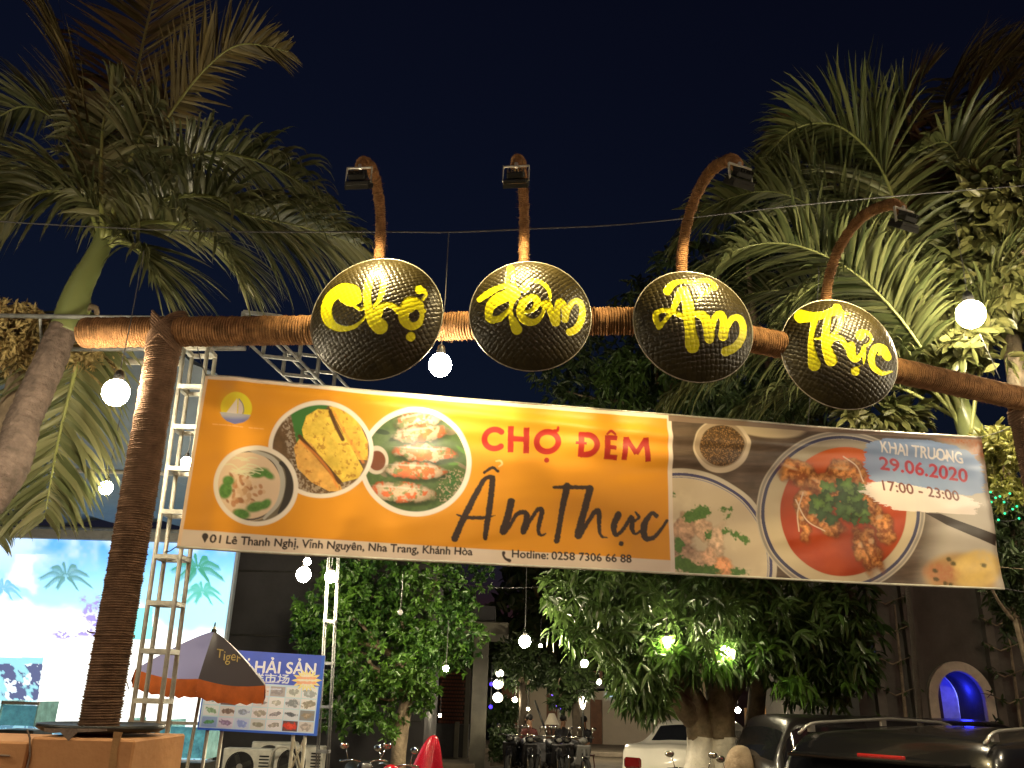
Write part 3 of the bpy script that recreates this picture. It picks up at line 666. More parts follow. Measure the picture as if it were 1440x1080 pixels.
# --- right-hand photograph
def f_right(D):
    n = noise(X, Y_, .05, 14, 4); n2 = noise(X * .15, Y_, .30, 15, 3)
    D[...] = np.stack([.060 + .075 * n2, .042 + .05 * n2, .032 + .035 * n2], -1) * (.7 + .6 * n[..., None])
    put(D, sstep(1290, 1345, X + (Y_ - 700) * .1) * .95, (.50, .45, .39))
    put(D, sstep(1330, 1400, X) * sstep(700, 640, Y_) * .8, (.25, .13, .07))
    for (x, y, rx, ry) in ((1345, 615, 26, 9), (1385, 632, 22, 12)): put(D, ell(X, Y_, x, y, rx, ry, 10, 5)[0] * (.3 + noise(X, Y_, .4, 9, 2)) , (.40, .15, .06))
    # sauce dish
    m_, d = ell(X, Y_, 1073, 590, 62, 22, 8, 2); put(D, m_, (.50, .40, .28))
    m_, d = ell(X, Y_, 1014, 624, 40, 38); put(D, m_, (.56, .46, .36)); put(D, ell(X, Y_, 1012, 622, 36, 33)[0], (.34, .26, .19))
    m2, d = ell(X, Y_, 1014, 624, 31, 29); nn = noise(X, Y_, .9, 66, 2); put(D, m2, np.stack([.07 + .22 * (nn > .62), .04 + .12 * (nn > .62), .02 + .05 * (nn > .62)], -1))
    # white bowl at the left
    m_, d = ell(X, Y_, 956, 790, 137, 134); put(D, m_, (.56, .50, .42)); put(D, ((d > .925) & (d < .955)) * m_, (.06, .06, .16)); put(D, ((d > .905) & (d < .913)) * m_, (.2, .2, .3))
    inn = (d < .90).astype(float); put(D, inn, (.56, .46, .34)); put(D, inn * sstep(.5, .9, noise(X, Y_, .03, 5)) , (.66, .56, .42))
    for (x, y, rx, ry, a, c1) in ((985, 738, 30, 14, 40, (.55, .36, .24)), (1008, 762, 12, 30, 15, (.60, .42, .30)), (965, 745, 18, 18, 0, (.48, .30, .20)), (960, 775, 22, 18, 20, (.38, .24, .17)), (985, 790, 26, 18, 0, (.50, .34, .24)), (1015, 795, 20, 14, 30, (.78, .36, .18)), (1000, 780, 12, 16, 0, (.72, .45, .30))):
        mm, dd = ell(X + (noise(X, Y_, .10, 71, 3) - .5) * 14, Y_ + (noise(X, Y_, .09, 72, 3) - .5) * 14, x, y, rx, ry, a, 3); nn = noise(X, Y_, .22, int(x * 3)); bb = np.asarray(c1) * (.35 + 1.3 * nn[..., None]) * (1.15 - .4 * dd[..., None] ** 2).clip(.4, 1.2); D[...] = D * (1 - mm[..., None] * inn[..., None]) + bb * mm[..., None] * inn[..., None]
    for (x, y, rx, ry, a) in ((980, 721, 17, 8, -10), (990, 716, 11, 8, 20), (972, 726, 9, 7, 0), (998, 750, 5, 8, 10), (958, 790, 16, 10, 10), (985, 800, 30, 8, 5), (955, 765, 8, 12, 0), (1035, 750, 9, 4, 30), (1047, 756, 9, 5, 30), (1040, 803, 13, 5, 0), (1022, 745, 5, 4, 0), (1018, 714, 4, 3, 0), (1028, 714, 5, 3, 20), (1025, 725, 5, 3, -20), (948, 693, 3, 3, 0)):
        mm = ell(X + 9 * (noise(X, Y_, .28, 3, 2) - .5), Y_ + 9 * (noise(X, Y_, .28, 13, 2) - .5), x, y, rx, ry, a, 1.5)[0]; nn = noise(X, Y_, .35, int(x)); put(D, mm, np.stack([.05 + .06 * nn, .12 + .12 * nn, .03 + .02 * nn], -1))
    # big bowl
    m_, d = ell(X, Y_, 1182, 718, 118, 115); put(D, m_, (.50, .44, .36)); put(D, ((d > .955) & (d < .985)) * .6, (.12, .11, .13)); put(D, ((d > .90) & (d < .94)) * m_, (.05, .05, .11))
    inn = (d < .895).astype(float); put(D, inn, (.46, .39, .27)); put(D, inn * sstep(30, 100, Y_ - 620) * .6, (.62, .50, .34)); put(D, inn * sstep(640, 610, Y_), (.23, .19, .15))
    m2, d2 = ell(X, Y_, 1186, 718, 88, 91); nn = noise(X, Y_, .035, 91, 4); soup = np.stack([.38 + .16 * nn, .038 + .05 * nn, .008 + .008 * nn], -1) * (1.1 - .25 * d2[..., None] ** 3)
    put(D, m2, soup)
    put(D, m2 * ell(X, Y_, 1180, 640, 60, 18, 0, 12)[0] * .7, (.80, .16, .02))
    for k, (x, y, rx, ry, a) in enumerate(((1118, 660, 24, 15, 20), (1190, 662, 28, 15, 5), (1135, 700, 15, 26, 10), (1160, 730, 30, 13, 35), (1215, 700, 14, 26, -15), (1240, 735, 13, 26, -20), (1215, 775, 11, 30, -25), (1228, 770, 9, 30, -25), (1130, 735, 6, 22, -10), (1175, 690, 30, 18, 0), (1155, 678, 20, 14, 30))):
        if k == 0: wx_, wy_ = (noise(X, Y_, .07, 44, 3) - .5) * 16, (noise(X, Y_, .07, 45, 3) - .5) * 14
        mm, dd = ell(X + wx_, Y_ + wy_, x, y, rx * 1.12, ry * 1.15, a, 2.5); nn = sstep(.25, .75, noise(X, Y_, .20, k * 7 + 3)); bb = np.stack([.26 + .50 * nn, .065 + .26 * nn, .012 + .08 * nn], -1) * (1.3 - .8 * dd[..., None] ** 2).clip(.35, 1.3)
        put(D, ell(X, Y_, x + 1, y + 3, rx + 2, ry + 2, a, 4)[0] * .5, (.22, .03, .01)); put(D, mm, bb)
        put(D, ell(X, Y_, x - rx * .3, y - ry * .35, rx * .4, ry * .14, a, 1.5)[0] * .6, (.85, .55, .30))
    for pts in ([(1120, 700, .7), (1135, 730, .6), (1160, 745, .5)], [(1185, 640, .6), (1205, 655, .6), (1215, 675, .6)], [(1130, 690, .6), (1122, 720, .6), (1124, 745, .6)]): put(D, 1 - sstep(-.3, .8, stroke_d(X, Y_, pts)), (.80, .60, .42))
    wx_, wy_ = (noise(X, Y_, .07, 44, 3) - .5) * 16, (noise(X, Y_, .07, 45, 3) - .5) * 14
    r = np.random.default_rng(77)
    for k in range(44):
        a = r.uniform(0, 6.3); q = r.uniform(0, 1) ** .6; x = 1187 + 44 * q * math.cos(a); y = 706 + 30 * q * math.sin(a) + (x - 1187) * .12
        lobes = 5; th = np.arctan2(Y_ - y, X - x); rad = r.uniform(6, 12) * (.80 + .20 * np.cos(3 * th + r.uniform(0, 6)) + .10 * np.cos(8 * th + r.uniform(0, 6))); dd = np.hypot(X - x, Y_ - y) / rad
        mm = 1 - sstep(.9, 1.08, dd); t = r.uniform(0, 1); cc = np.array([.04 + .16 * t ** 2, .10 + .28 * t ** 2, .02 + .05 * t]); put(D, (1 - sstep(.9, 1.3, np.hypot(X - x - 1.5, Y_ - y - 2) / rad)) * .5, (.02, .04, .01)); put(D, mm, (cc * (1.15 - .5 * dd[..., None]).clip(.4, 1.2)))
    # plate and fish at the right
    put(D, ell(X, Y_, 1352, 812, 50, 34, 10, 6)[0], (.46, .30, .14)); put(D, ell(X, Y_, 1375, 800, 36, 26, -10, 5)[0] * (.5 + .7 * noise(X, Y_, .1, 6)), (.72, .50, .16))
    put(D, ell(X, Y_, 1325, 805, 24, 15, 10, 6)[0] * (.4 + .8 * noise(X, Y_, .2, 7)), (.42, .17, .08))
    for (x, y) in ((1316, 802), (1317, 814), (1335, 786), (1330, 820), (1338, 822), (1342, 792), (1385, 795)): put(D, ell(X + 3 * (noise(X, Y_, .5, 8, 2) - .5), Y_, x, y, 4, 3, 20, 1.5)[0] * .85, (.05, .05, .02))
    put(D, poly_m(X, Y_, [(1300, 721), (1320, 722), (1375, 742), (1402, 752), (1402, 768), (1370, 755), (1330, 738)]), (.035, .025, .02))
    # brush swashes
    jag = (noise(X * .2, Y_, .6, 23, 3) - .5) * 26
    mm = poly_m(X + jag * .6, Y_, [(1216, 622), (1245, 614), (1300, 617), (1345, 628), (1372, 640), (1384, 668), (1384, 692), (1365, 697), (1310, 689), (1260, 682), (1228, 675), (1213, 650)]); put(D, mm * .96, (.24, .34, .56))
    mm = poly_m(X + jag, Y_, [(1222, 676), (1245, 675), (1330, 690), (1365, 700), (1378, 712), (1372, 724), (1330, 722), (1260, 716), (1236, 706), (1214, 690)]); put(D, mm * .97, (.82, .72, .66))
inside(sstep(-.5, .5, X - liney(Y_, 590, 944, 807, 950)), f_right)
put(C, 1 - sstep(2.6, 3.6, np.abs(X - liney(Y_, 590, 941, 807, 947))), (.74, .64, .58))
put(C, sstep(-.4, .4, -(Y_ - liney(X, 950, 590, 1378, 619))) * (X > 940), (.20, .14, .11))
# --- lettering
RED = (.36, .025, .018); INK = (.045, .032, .028)
def zb(*P): put(C, poly_m(X, Y_, [(620 + a * .2847, 560 + b * .2847) for a, b in P]), RED)
def hb(x0, y0, x1, y1, w):   # straight stroke with square ends
    dx, dy = x1 - x0, y1 - y0; L = math.hypot(dx, dy); px_, py_ = -dy / L * w / 2, dx / L * w / 2; zb((x0 + px_, y0 + py_), (x1 + px_, y1 + py_), (x1 - px_, y1 - py_), (x0 - px_, y0 - py_))
def ring(cx, cy, r, w, a0, a1, sx=1):
    P_ = [(cx + sx * r * math.cos(t), cy + r * math.sin(t), w / 2) for t in np.linspace(a0, a1, 26)]; PR.ink(zs(P_, 620, 560, .2847), RED, .4)
ring(268, 190, 46, 29, math.radians(-310), math.radians(-48), 1.08); hb(347, 128, 347, 256, 29); hb(424, 136, 424, 262, 29); hb(350, 188, 422, 194, 27)
ring(527, 206, 48, 29, 0, 2 * math.pi, 1.1); PR.ink(zs([(560, 152, 7), (575, 152, 8), (578, 138, 6)], 620, 560, .2847), RED, .4); PR.ink(zs([(525, 296, 13)], 620, 560, .2847), RED, .4)
hb(694, 160, 690, 282, 29); hb(690, 173, 722, 175, 27); hb(690, 271, 718, 272, 27); ring(718, 223, 48, 29, math.radians(-88), math.radians(88), 1.05); hb(664, 213, 718, 218, 14)
hb(822, 178, 818, 295, 29); hb(820, 188, 868, 192, 24); hb(820, 236, 864, 240, 22); hb(818, 284, 868, 288, 24); PR.ink(zs([(818, 172, 5), (836, 158, 7), (858, 174, 5)], 620, 560, .2847), RED, .4)
hb(912, 186, 903, 299, 27); hb(912, 190, 962, 270, 24); hb(1008, 196, 960, 270, 24); hb(1008, 190, 1022, 307, 27)
o5, k5 = (630, 630), .22222
for st in ([(45, 565, 22), (100, 440, 21), (180, 280, 19), (235, 185, 14), (280, 172, 15), (285, 200, 19), (268, 350, 20), (248, 480, 19), (238, 560, 16)], [(58, 412, 5), (120, 430, 12), (230, 432, 11), (300, 418, 4)],
           [(232, 142, 9), (285, 112, 10), (322, 135, 8)], [(402, 330, 24), (380, 430, 23), (352, 520, 24), (395, 480, 13), (440, 410, 14), (492, 400, 16), (500, 440, 20), (480, 520, 20), (520, 455, 12), (570, 382, 14), (597, 392, 16), (577, 480, 15), (577, 530, 12), (600, 545, 8), (620, 532, 4)],
           [(672, 240, 9), (750, 238, 13), (905, 242, 12)], [(755, 232, 24), (725, 380, 19), (702, 520, 18), (690, 582, 18)], [(900, 250, 24), (868, 380, 22), (825, 545, 24), (870, 490, 14), (930, 400, 16), (960, 400, 18), (960, 500, 12), (975, 550, 9), (1012, 560, 3)],
           [(1083, 410, 21), (1055, 480, 20), (1065, 540, 15), (1110, 510, 12), (1165, 430, 16), (1168, 500, 15), (1190, 535, 9), (1235, 505, 8)], [(1192, 398, 8), (1212, 428, 10), (1185, 455, 8)], [(1100, 598, 16)],
           [(1325, 418, 15), (1292, 405, 14), (1245, 480, 22), (1250, 558, 19), (1300, 562, 14), (1350, 510, 12), (1392, 450, 10)]):
    PR.ink(zs(st, *o5, k5), INK, .4, rough=2.0)
PR.ink(zs([(308, 70, 5), (335, 68, 6), (345, 88, 6), (325, 105, 4)], *o5, k5), (.80, .60, .30), .4, .8)
D_ = INK
PR.text('01', (297.5, 763.3), (312.5, 764.2), 11, D_, dil=1)
PR.text('Lê Thanh Nghị, Vĩnh Nguyên, Nha Trang, Khánh Hòa', (320.5, 764.6), (666.5, 783.4), 11, D_, dil=1)
PR.text('Hotline:', (722.5, 787), (773, 790), 11, D_, dil=1); PR.text('0258 7306 66 88', (778, 790.4), (890.5, 796), 11, D_, dil=1)
PR.ink([(289, 754.3, 4.6)], D_); put(C, poly_m(X, Y_, [(284.9, 756), (293.1, 756.4), (288.5, 764)]), D_); put(C, ell(X, Y_, 289, 754.5, 1.7, 1.7)[0], (.72, .60, .50))
PR.ink([(708.8, 776, 2.5), (708.6, 780, 1.6), (711.5, 784.5, 1.7), (717, 787, 2.5)], D_)
PR.text('KHAI TRƯƠNG', (1239.6, 642.5), (1355.5, 662.3), 15.5, (.74, .70, .70), dil=1)
for hx_, hy_ in ((1314.5, 641.2), (1327, 643.6)): PR.ink([(hx_ - 2.5, hy_ + 1.2, 1.1), (hx_ + 1, hy_ - .2, 1.2), (hx_ + 1.5, hy_ - 3.2, 1.0)], (.78, .74, .72))
PR.text('29.06.2020', (1239.6, 666.5), (1363.5, 688), 17, (.40, .03, .06), dil=2)
PR.text('17:00 - 23:00', (1244, 696.5), (1352, 714.6), 14, (.17, .05, .04), dil=1)
for (x, w_) in ((300, 7), (309, 10), (321, 5), (328, 8), (338, 4), (351, 5), (358, 6), (366, 5)): PR.ink([(x, 597 + (x - 300) * .08, .7), (x + w_, 597 + (x + w_ - 300) * .08, .7)], (.88, .52, .30), .4, .5)
nrm = nz(np.cross(PR.ey, PR.ex)); nrm = nrm if nrm[1] < 0 else -nrm
def bdisp(U, V):
    L = 6.75; x = U * L
    f = np.zeros_like(U)
    top = np.exp(-(V / .32) ** 2)
    # long sagging folds running down from the upper left corner, and tension folds to the right corner
    for (v0, v1, sg, am, wd) in ((.02, .16, .06, .028, .045), (.05, .30, .10, .018, .06), (.03, .42, .12, -.012, .09)):
        c_ = v0 + (v1 - v0) * np.sin(np.clip(U / .75, 0, 1) * math.pi / 2) ** 1.0 - sg * sstep(.55, 1, U); f += am * np.exp(-((V - c_) / wd) ** 2) * sstep(0, .06, U) * sstep(1, .9, U)
    f += .012 * np.sin(x * 2.1 + V * 3) * np.exp(-((V - .4) / .5) ** 2)
    f += .034 * (noise(U * 7 + 1, V * 1.6 + 2, 1.6, 5, 3) - .5) + .020 * (noise(U * 9 + V * 3 + 4, V * 5 + 2, 1.3, 15, 2) - .5)
    f += .010 * np.exp(-((U - .035) / .012) ** 2) - .006 * np.exp(-((U - .06) / .01) ** 2)
    sag = -.028 * np.sin(np.clip(U, 0, 1) * math.pi) - .006 * np.sin(U * 9.5)
    return nrm * f[..., None] + np.array([0, 0, 1.0]) * (sag * (1 - V * .6))[..., None]
banner = thing('festival_banner', (b_tl + b_tr) / 2 - [0, 0, 1.36], 'long orange vinyl food banner reading Chợ Đêm Ẩm Thực, slung under the beam', 'banner')
M_ban = printmat('vinyl_print', .40, bump=.06, spec=.34)
cloth = PR.mesh('banner_cloth', M_ban, banner, bdisp)
uu = np.linspace(0, 1, 80)
for nm, vv in (('hem_tube', 0.0), ('hem_tube', 1.0)):
    U1 = uu[None, :]; P = PR.TL + U1[..., None] * PR.ex + vv * PR.ey + bdisp(U1, np.full_like(U1, vv)); q = MB(); q.tube(P[0] - nrm * .008, .011, 8); q.build(nm, M_white if vv else M_alu, banner, True)
# tie ropes at the corners
for (a, b) in ((b_tl, b_tl + [-.12, .05, .25]), (b_tr, b_tr + [.30, -.10, .10]), (b_tr + PR.ey, b_tr + PR.ey + [.32, -.10, -.05]), (b_bl, b_bl + [-.12, .1, -.03])):
    q = MB(); q.tube([a, (a + b) / 2 + [0, 0, -.01], b], .004, 5); q.build('tie_cord', M_wire, banner)

# ================================================================ truss tower, roof truss, pipes
def ladder(parent, A, B, off1, off2, n, r=.019, rr=.012, M_=M_truss, diag=False):
    """four chords from A to B; off1/off2 span the square section"""
    cs = [np.zeros(3), off1, off1 + off2, off2]
    for c in cs: q = MB(); q.tube([A + c, B + c], r, 8); q.build('chord', M_, parent, True)
    for k in range(n + 1):
        p = A + (B - A) * (k / n)
        for i in range(4): q = MB(); q.box(p + (cs[i] + cs[(i + 1) % 4]) / 2, (np.linalg.norm(cs[(i + 1) % 4] - cs[i]), .035 if M_ is M_truss else .03, .035), (nz(cs[(i + 1) % 4] - cs[i]), nz(np.cross(nz(cs[(i + 1) % 4] - cs[i]), nz(B - A))), nz(B - A))); q.build('rung', M_, parent)
ta = PY(229, 1078, 6.75); ta0 = PY(228, 740, 6.75); ta0 = PY(183, 1078, 6.75)
A0 = np.array([ta0[0], 6.75, 0.02]); top_ = PY(272, 489, 6.75); B0 = np.array([PY(259, 489, 6.75)[0], 6.75, top_[2]])
tower = thing('truss_tower', A0, 'pale square lattice truss tower standing between the left post and the banner', 'truss tower')
ladder(tower, A0, B0, np.array([.20, 0, 0]), np.array([.0, .20, 0]), 13)
mb = MB(); mb.box(A0 + [.1, .1, .015], (.4, .4, .03)); mb.build('base_plate', M_truss, tower)
ra, rb = PZ(338, 472, 4.95), PZ(445, 570, 4.95)
rt = thing('roof_truss', ra, 'grey horizontal lattice truss running back above the banner\'s left end', 'truss')
ladder(rt, ra, rb, np.array([.34, .08, 0]), np.array([0, 0, .24]), 4, .016, .012, M_truss2)
fr = thing('canopy_frame', PZ(0, 447, 4.95), 'white pipe frame along the front edge of the blue stage canopy', 'pipe frame')
for (a, b, z) in (((-60, 443), (330, 449), 4.95), ((-60, 492), (345, 490), 4.75)):
    q = MB(); q.tube([PZ(*a, z), PZ(*b, z)], .022, 8); q.build('pipe', M_truss2, fr, True)
for t in (.3, .72, .97):
    a = PZ(-60, 443, 4.95) * (1 - t) + PZ(330, 449, 4.95) * t; b = PZ(-60, 492, 4.75) * (1 - t) + PZ(345, 490, 4.75) * t
    q = MB(); q.tube([a, b], .014, 6); q.build('brace', M_truss2, fr, True)

# ================================================================ bulbs and wires
def wire_main():
    pts = [(-60, 308, 6.4), (150, 320, 6.3), (330, 326, 6.2), (545, 326, 6.0), (632, 326.5, 5.9), (740, 322, 5.9), (870, 316, 6.1), (1000, 303, 6.4), (1130, 288, 6.8), (1290, 273, 7.2), (1500, 256, 7.6)]
    P = crom(np.array([PY(*p) for p in pts]), 6); q = MB(); q.tube(P, .0055, 6); o = q.build('overhead_cable', M_wire, None, True)
    tag(o, 'dark overhead cable crossing the whole sky above the round signs', 'cable')
wire_main()
def bulb(px, py, Yv, r_px, M_, lab, wire_up=None, grp='festoon bulbs', name='festoon_or_fill_bulb', e=0, col=(1, .80, .50)):
    c = PY(px, py, Yv); w = np.dot(c - CAM, cf); r = r_px / FP * w
    T = thing(name, c - [0, 0, r], lab, 'light bulb', grp)
    g = MB(); g.ball(c, r, 20, 14, (1, 1, 1.06)); g.build('glass_globe', M_, T, True)
    g = MB(); g.lathe(c, [(r * .42, r * .9), (r * .40, r * 1.35), (r * .30, r * 1.75), (r * .1, r * 1.9)], 12); g.build('socket', M_black, T, True)
    if wire_up is not None:
        e_ = wire_up if len(np.atleast_1d(wire_up)) == 3 else c + [0, 0, wire_up]
        g = MB(); g.tube([c + [0, 0, r * 1.8], (c + e_) / 2 + [.006, 0, 0], np.asarray(e_, float)], .004 if Yv < 9 else .006, 5); g.build('drop_wire', M_wire, T)
    return c, r
def bm(L, col=(1, .84, .56)):
    return glow('bulb_glass_%d' % int(L), col, L)
BULBS = [
 (619, 513, 5.84, 16, 260, 'bright festoon bulb hanging between the two left round signs', PY(631, 327, 5.9)),
 (163, 552, 6.08, 18, 300, 'bright festoon bulb just left of the rope post, over the palm frond', 1.2),
 (149, 686, 7.6, 9, 160, 'festoon bulb left of the rope post, below the brighter one', .9),
 (262, 650, 6.6, 7.5, 60, 'small bulb glowing at the banner\'s left edge beside the truss', .25),
 (1365, 442, 7.7, 19, 460, 'bright festoon bulb before the trees at far right, above the beam', 1.1),
 (427, 808, 11.6, 10, 680, 'larger of two bulbs one above another under the banner, beside the green tree', .8),
 (432, 790, 11.0, 5, 220, 'smaller bulb just above a larger one, touching the banner\'s lower edge', .5),
 (465, 811, 11.9, 8, 850, 'festoon bulb hanging in front of the truss pole by the green tree', .6),
 (738, 902, 13.4, 8, 900, 'single festoon bulb hanging in the dark gap between the two trees', 1.45),
 (822, 933, 20.0, 5, 900, 'small bulb right of the lone bulb, near the mango leaves', 1.2),
 (938, 903, 12.6, 7, 380, 'bulb half hidden in the mango leaves, left of the trunk', .8),
 (1022, 915, 13.0, 7, 380, 'bulb half hidden in the mango leaves, right of the trunk', .8),
 (842, 958.6, 30.0, 3.2, 1500, 'tiny bulb above the corner of the white wall', .8),
 (1037.8, 998.6, 17.5, 3.6, 260, 'small round bulb above the roof of the dark van', .8),
 (627, 940, 13.6, 3.8, 600, 'bulb glowing among yellow lit leaves on the green tree\'s right side', .7),
 (724, 984, 24.0, 3.2, 160, 'small bulb right of the round paper lanterns', .8),
 (333, 770, 8.2, 4.5, 160, 'small bulb peeping out under the banner above the sea backdrop', .4),
 (760, 908, 20.0, 2.2, 160, 'tiny bulb to the right of the lone bulb', .6),
 (618.6, 1006, 20.0, 2.0, 160, 'tiny bulb low beside the lattice brick wall', .5),
 (742.5, 997, 23.0, 2.0, 160, 'tiny bulb low behind the parked motorbikes', .5),
]
for (x, y, Yv, r, L, lab, wu) in BULBS:
    bulb(x, y, Yv, r, bm(L), lab, wu)
c_, r_ = bulb(563, 861, 10.5, 3.6, M_off, 'unlit white bulb with a faint glow put in, hanging in front of the green tree', .45)
for (x, y, r, L, lab) in ((702.8, 947, 5.5, 7, 'topmost of three round paper lanterns beside the grey column'), (700.5, 962, 7, 9, 'middle one of three round paper lanterns beside the grey column'), (700, 981, 7, 9, 'lowest of three round paper lanterns beside the grey column'),
                       (796.7, 974.5, 6.2, 9, 'round paper lantern left of the narrow lit lamp, above the motorbikes'), (793, 948, 4, 8, 'small paper lantern high above the parked motorbikes')):
    c = PY(x, y, 24.2); rr_ = r / FP * np.dot(c - CAM, cf); T = thing('paper_lantern', c - [0, 0, rr_], lab, 'lantern', 'paper lanterns in the courtyard')
    g = MB(); g.ball(c, rr_, 18, 12, (1, 1, .92)); g.build('paper_shade', glow('lit_paper', (1, .88, .66), L), T, True)
    g = MB(); g.lathe(c + [0, 0, rr_ * .9], [(rr_ * .3, 0), (rr_ * .3, .03), (.005, .05), (.005, .4)], 10); g.build('cap', M_black, T)
# unseen string of bulbs added behind the viewpoint as fill for the banner
fill_bulb_pts = [(-5.2, .2, 4.3), (-2.0, -.6, 4.25), (1.2, -1.0, 4.2), (4.2, .8, 4.3), (6.6, 2.2, 4.4)]
for k, p in enumerate(fill_bulb_pts):
    c = np.array(p, float); T = thing('festoon_or_fill_bulb', c - [0, 0, .1], 'unseen fill bulb added over the entrance path, ' + ('at the far left end of its string', 'left of the viewpoint', 'straight above the viewpoint', 'right of the viewpoint', 'at the far right end of its string')[k], 'light bulb', 'added fill bulbs out of view')
    g = MB(); g.ball(c, .085, 18, 12); g.build('glass_globe', bm((330, 190, 220, 340, 600)[k]), T, True)
    g = MB(); g.lathe(c, [(.035, .078), (.033, .12), (.01, .15), (.004, .4)], 12); g.build('socket', M_black, T)
for p, lab, L in (((-5.4, 4.6, 3.9), 'unseen fill bulb added beside the leaning palm, out at the left of the gate', 620), ((-4.3, 3.4, 3.4), 'unseen fill bulb added low in front of the leaning palm, left of the gate', 330), ((5.9, 6.3, 4.3), 'unseen fill bulb added out at the right of the gate, before the big palm', 560), ((4.9, 4.9, 5.3), 'unseen fill bulb added high at the right, in front of the big palm', 420)):  # bulbs added beyond both frame edges as fill for the palms
    c = np.array(p, float); T = thing('festoon_or_fill_bulb', c - [0, 0, .1], lab, 'light bulb', 'added fill bulbs out of view')
    g = MB(); g.ball(c, .085, 18, 12); g.build('glass_globe', bm(L), T, True)
    g = MB(); g.lathe(c, [(.035, .078), (.033, .12), (.01, .15), (.004, 1.2)], 12); g.build('socket', M_black, T)
q = MB(); q.tube(crom(np.array([(-7, .2, 5.1)] + [(a, b, d + .4) for a, b, d in fill_bulb_pts] + [(7.5, -.4, 5.2)]), 8), .006, 6); tag(q.build('fill_bulb_cable', M_wire, None, True), 'black cable carrying the added fill bulbs over the entrance path', 'cable')  # cable made up to carry the unseen fill bulbs
for (P_, lab) in (([(1378, 470, 7.7), (1392, 500, 7.6), (1406, 532, 7.5)], 'thin slack wire below the bright bulb at far right'), ([(1151, 375, 7.9), (1150, 410, 7.9), (1136, 600, 7.9)], 'thin wire hanging beside the Thực sign'), ([(600, 812, 12), (690, 826, 12.3), (815, 824, 13)], 'dark wire sagging under the banner between the two trees')):
    q = MB(); q.tube(crom(np.array([PY(*p) for p in P_]), 5), .004, 5); tag(q.build('thin_wire', M_wire, None, True), lab, 'wire')
# ================================================================ palms
def frond(parent, pts, lmax, n, droop, width, mat_, prof=(.15, .10), side_k=.9, fwd_k=.55, r0_=.03, seed=0, up=0.15, name='frond', start=.12, label=None, both=(1, -1)):
    """pts: photo px + depth control points along the midrib"""
    rg = np.random.default_rng(seed * 31 + 5); P = crom(np.array([PY(*p) for p in pts]), 12); m_ = len(P)
    d = np.r_[0, np.cumsum(np.linalg.norm(np.diff(P, axis=0), axis=1))]; L = d[-1]
    q = MB(); q.tube(P, [r0_ * (1 - .88 * (x / L) ** .8) for x in d], 6)
    V = []; F = []; tn = []
    vc = nz(CAM - P.mean(0))
    for side in both:
        for k in range(n):
            t = start + (1 - start) * (k + rg.uniform(-.3, .3)) / n; t = min(.995, max(start, t))
            x = t * L; i = min(m_ - 2, int(np.searchsorted(d, x) - 1)); i = max(0, i); fr_ = (x - d[i]) / max(1e-6, d[i + 1] - d[i])
            p = P[i] * (1 - fr_) + P[i + 1] * fr_; T = nz(P[i + 1] - P[i])
            sd = np.cross(T, [0, 0, 1.0])
            if np.linalg.norm(sd) < .25: sd = np.cross(T, [0, 1, .1])
            sd = nz(sd); upv = nz(np.cross(sd, T)); 
            if upv[2] < 0: upv = -upv
            l = lmax * (math.sin(math.pi * min(1, (t - start) / (1 - start) * .86 + .12)) ** .55) * rg.uniform(.85, 1.1)
            dr = nz(sd * side * side_k * rg.uniform(.8, 1.15) + T * fwd_k * (0.6 + t) + upv * (up + rg.normal(0, .13)))
            w = width * rg.uniform(.8, 1.2); ns = 6; pos = p.copy(); b0 = len(V); tone = rg.uniform(0, 1); tw = rg.normal(0, .5)
            dd = dr * 1.0; g = droop * rg.uniform(.7, 1.35)
            for s_i in range(ns + 1):
                u = s_i / ns; wd = w * (min(1, .35 + u * 3.5)) * (1 - u ** 2.2) + .0006
                nrm_ = nz(upv - dd * np.dot(upv, dd)); cx = nz(np.cross(dd, nrm_)); cx = nz(cx * math.cos(tw) + nrm_ * math.sin(tw)); nn_ = np.cross(cx, dd)
                V += [pos - cx * wd / 2, pos - nn_ * wd * .16, pos + cx * wd / 2]; tn += [tone, tone * .8, tone]
                pos = pos + dd * (l / ns); dd = nz(dd + np.array([rg.normal(0, .03), rg.normal(0, .03), -g * (.10 + .24 * u)]))
            for s_i in range(ns):
                a = b0 + s_i * 3; F += [(a, a + 1, a + 4, a + 3), (a + 1, a + 2, a + 5, a + 4)]
    rb_ = q.build('midrib', M_petiole, None, True) if False else None
    o = mk(name, V, np.array(F), mat_, parent, False, attr=tn)
    rbm = mk('midrib', q.v, q.f, M_petiole, o, True, attr=np.full(len(q.v), .6))
    if label: o['label'] = label
    return o
def ringed_trunk(name, P, R, parent, M_, n=16, ring=.07, amp=.05):
    P = crom(np.array(P), 14); d = np.r_[0, np.cumsum(np.linalg.norm(np.diff(P, axis=0), axis=1))]; L = d[-1]; m_ = int(L / .018)
    t = np.linspace(0, L, m_); Q = np.stack([np.interp(t, d, P[:, k]) for k in range(3)], 1); r = np.interp(t, np.linspace(0, L, len(R)), R)
    r = r * (1 + amp * np.abs(np.sin(t / ring * math.pi + .6 * np.sin(t * 3))) ** 3) * (1 + .03 * np.sin(t * 5.3))
    q = MB(); q.tube(Q, r, n); V = np.array(q.v); V += (noise(V[:, 0] * 1 + V[:, 1], V[:, 2], 12, 5)[:, None] - .5) * .018
    return mk(name, V, q.f, M_, parent, True, attr=np.full(len(V), .5))
pb = PY(-55, 720, 6.6); pl = thing('palm_tree', (pb[0] - 1.5, 6.2, 0), 'coconut palm leaning in from the left edge, its fronds lit against the night sky', 'palm tree')
ringed_trunk('trunk', [(pb[0] - 1.5, 6.2, 0), (pb[0] - 1.2, 6.3, 1.2), PY(-35, 720, 6.6), PY(38, 580, 6.9), PY(90, 462, 7.1)], [.20, .18, .16, .145, .12], pl, M_trunk)
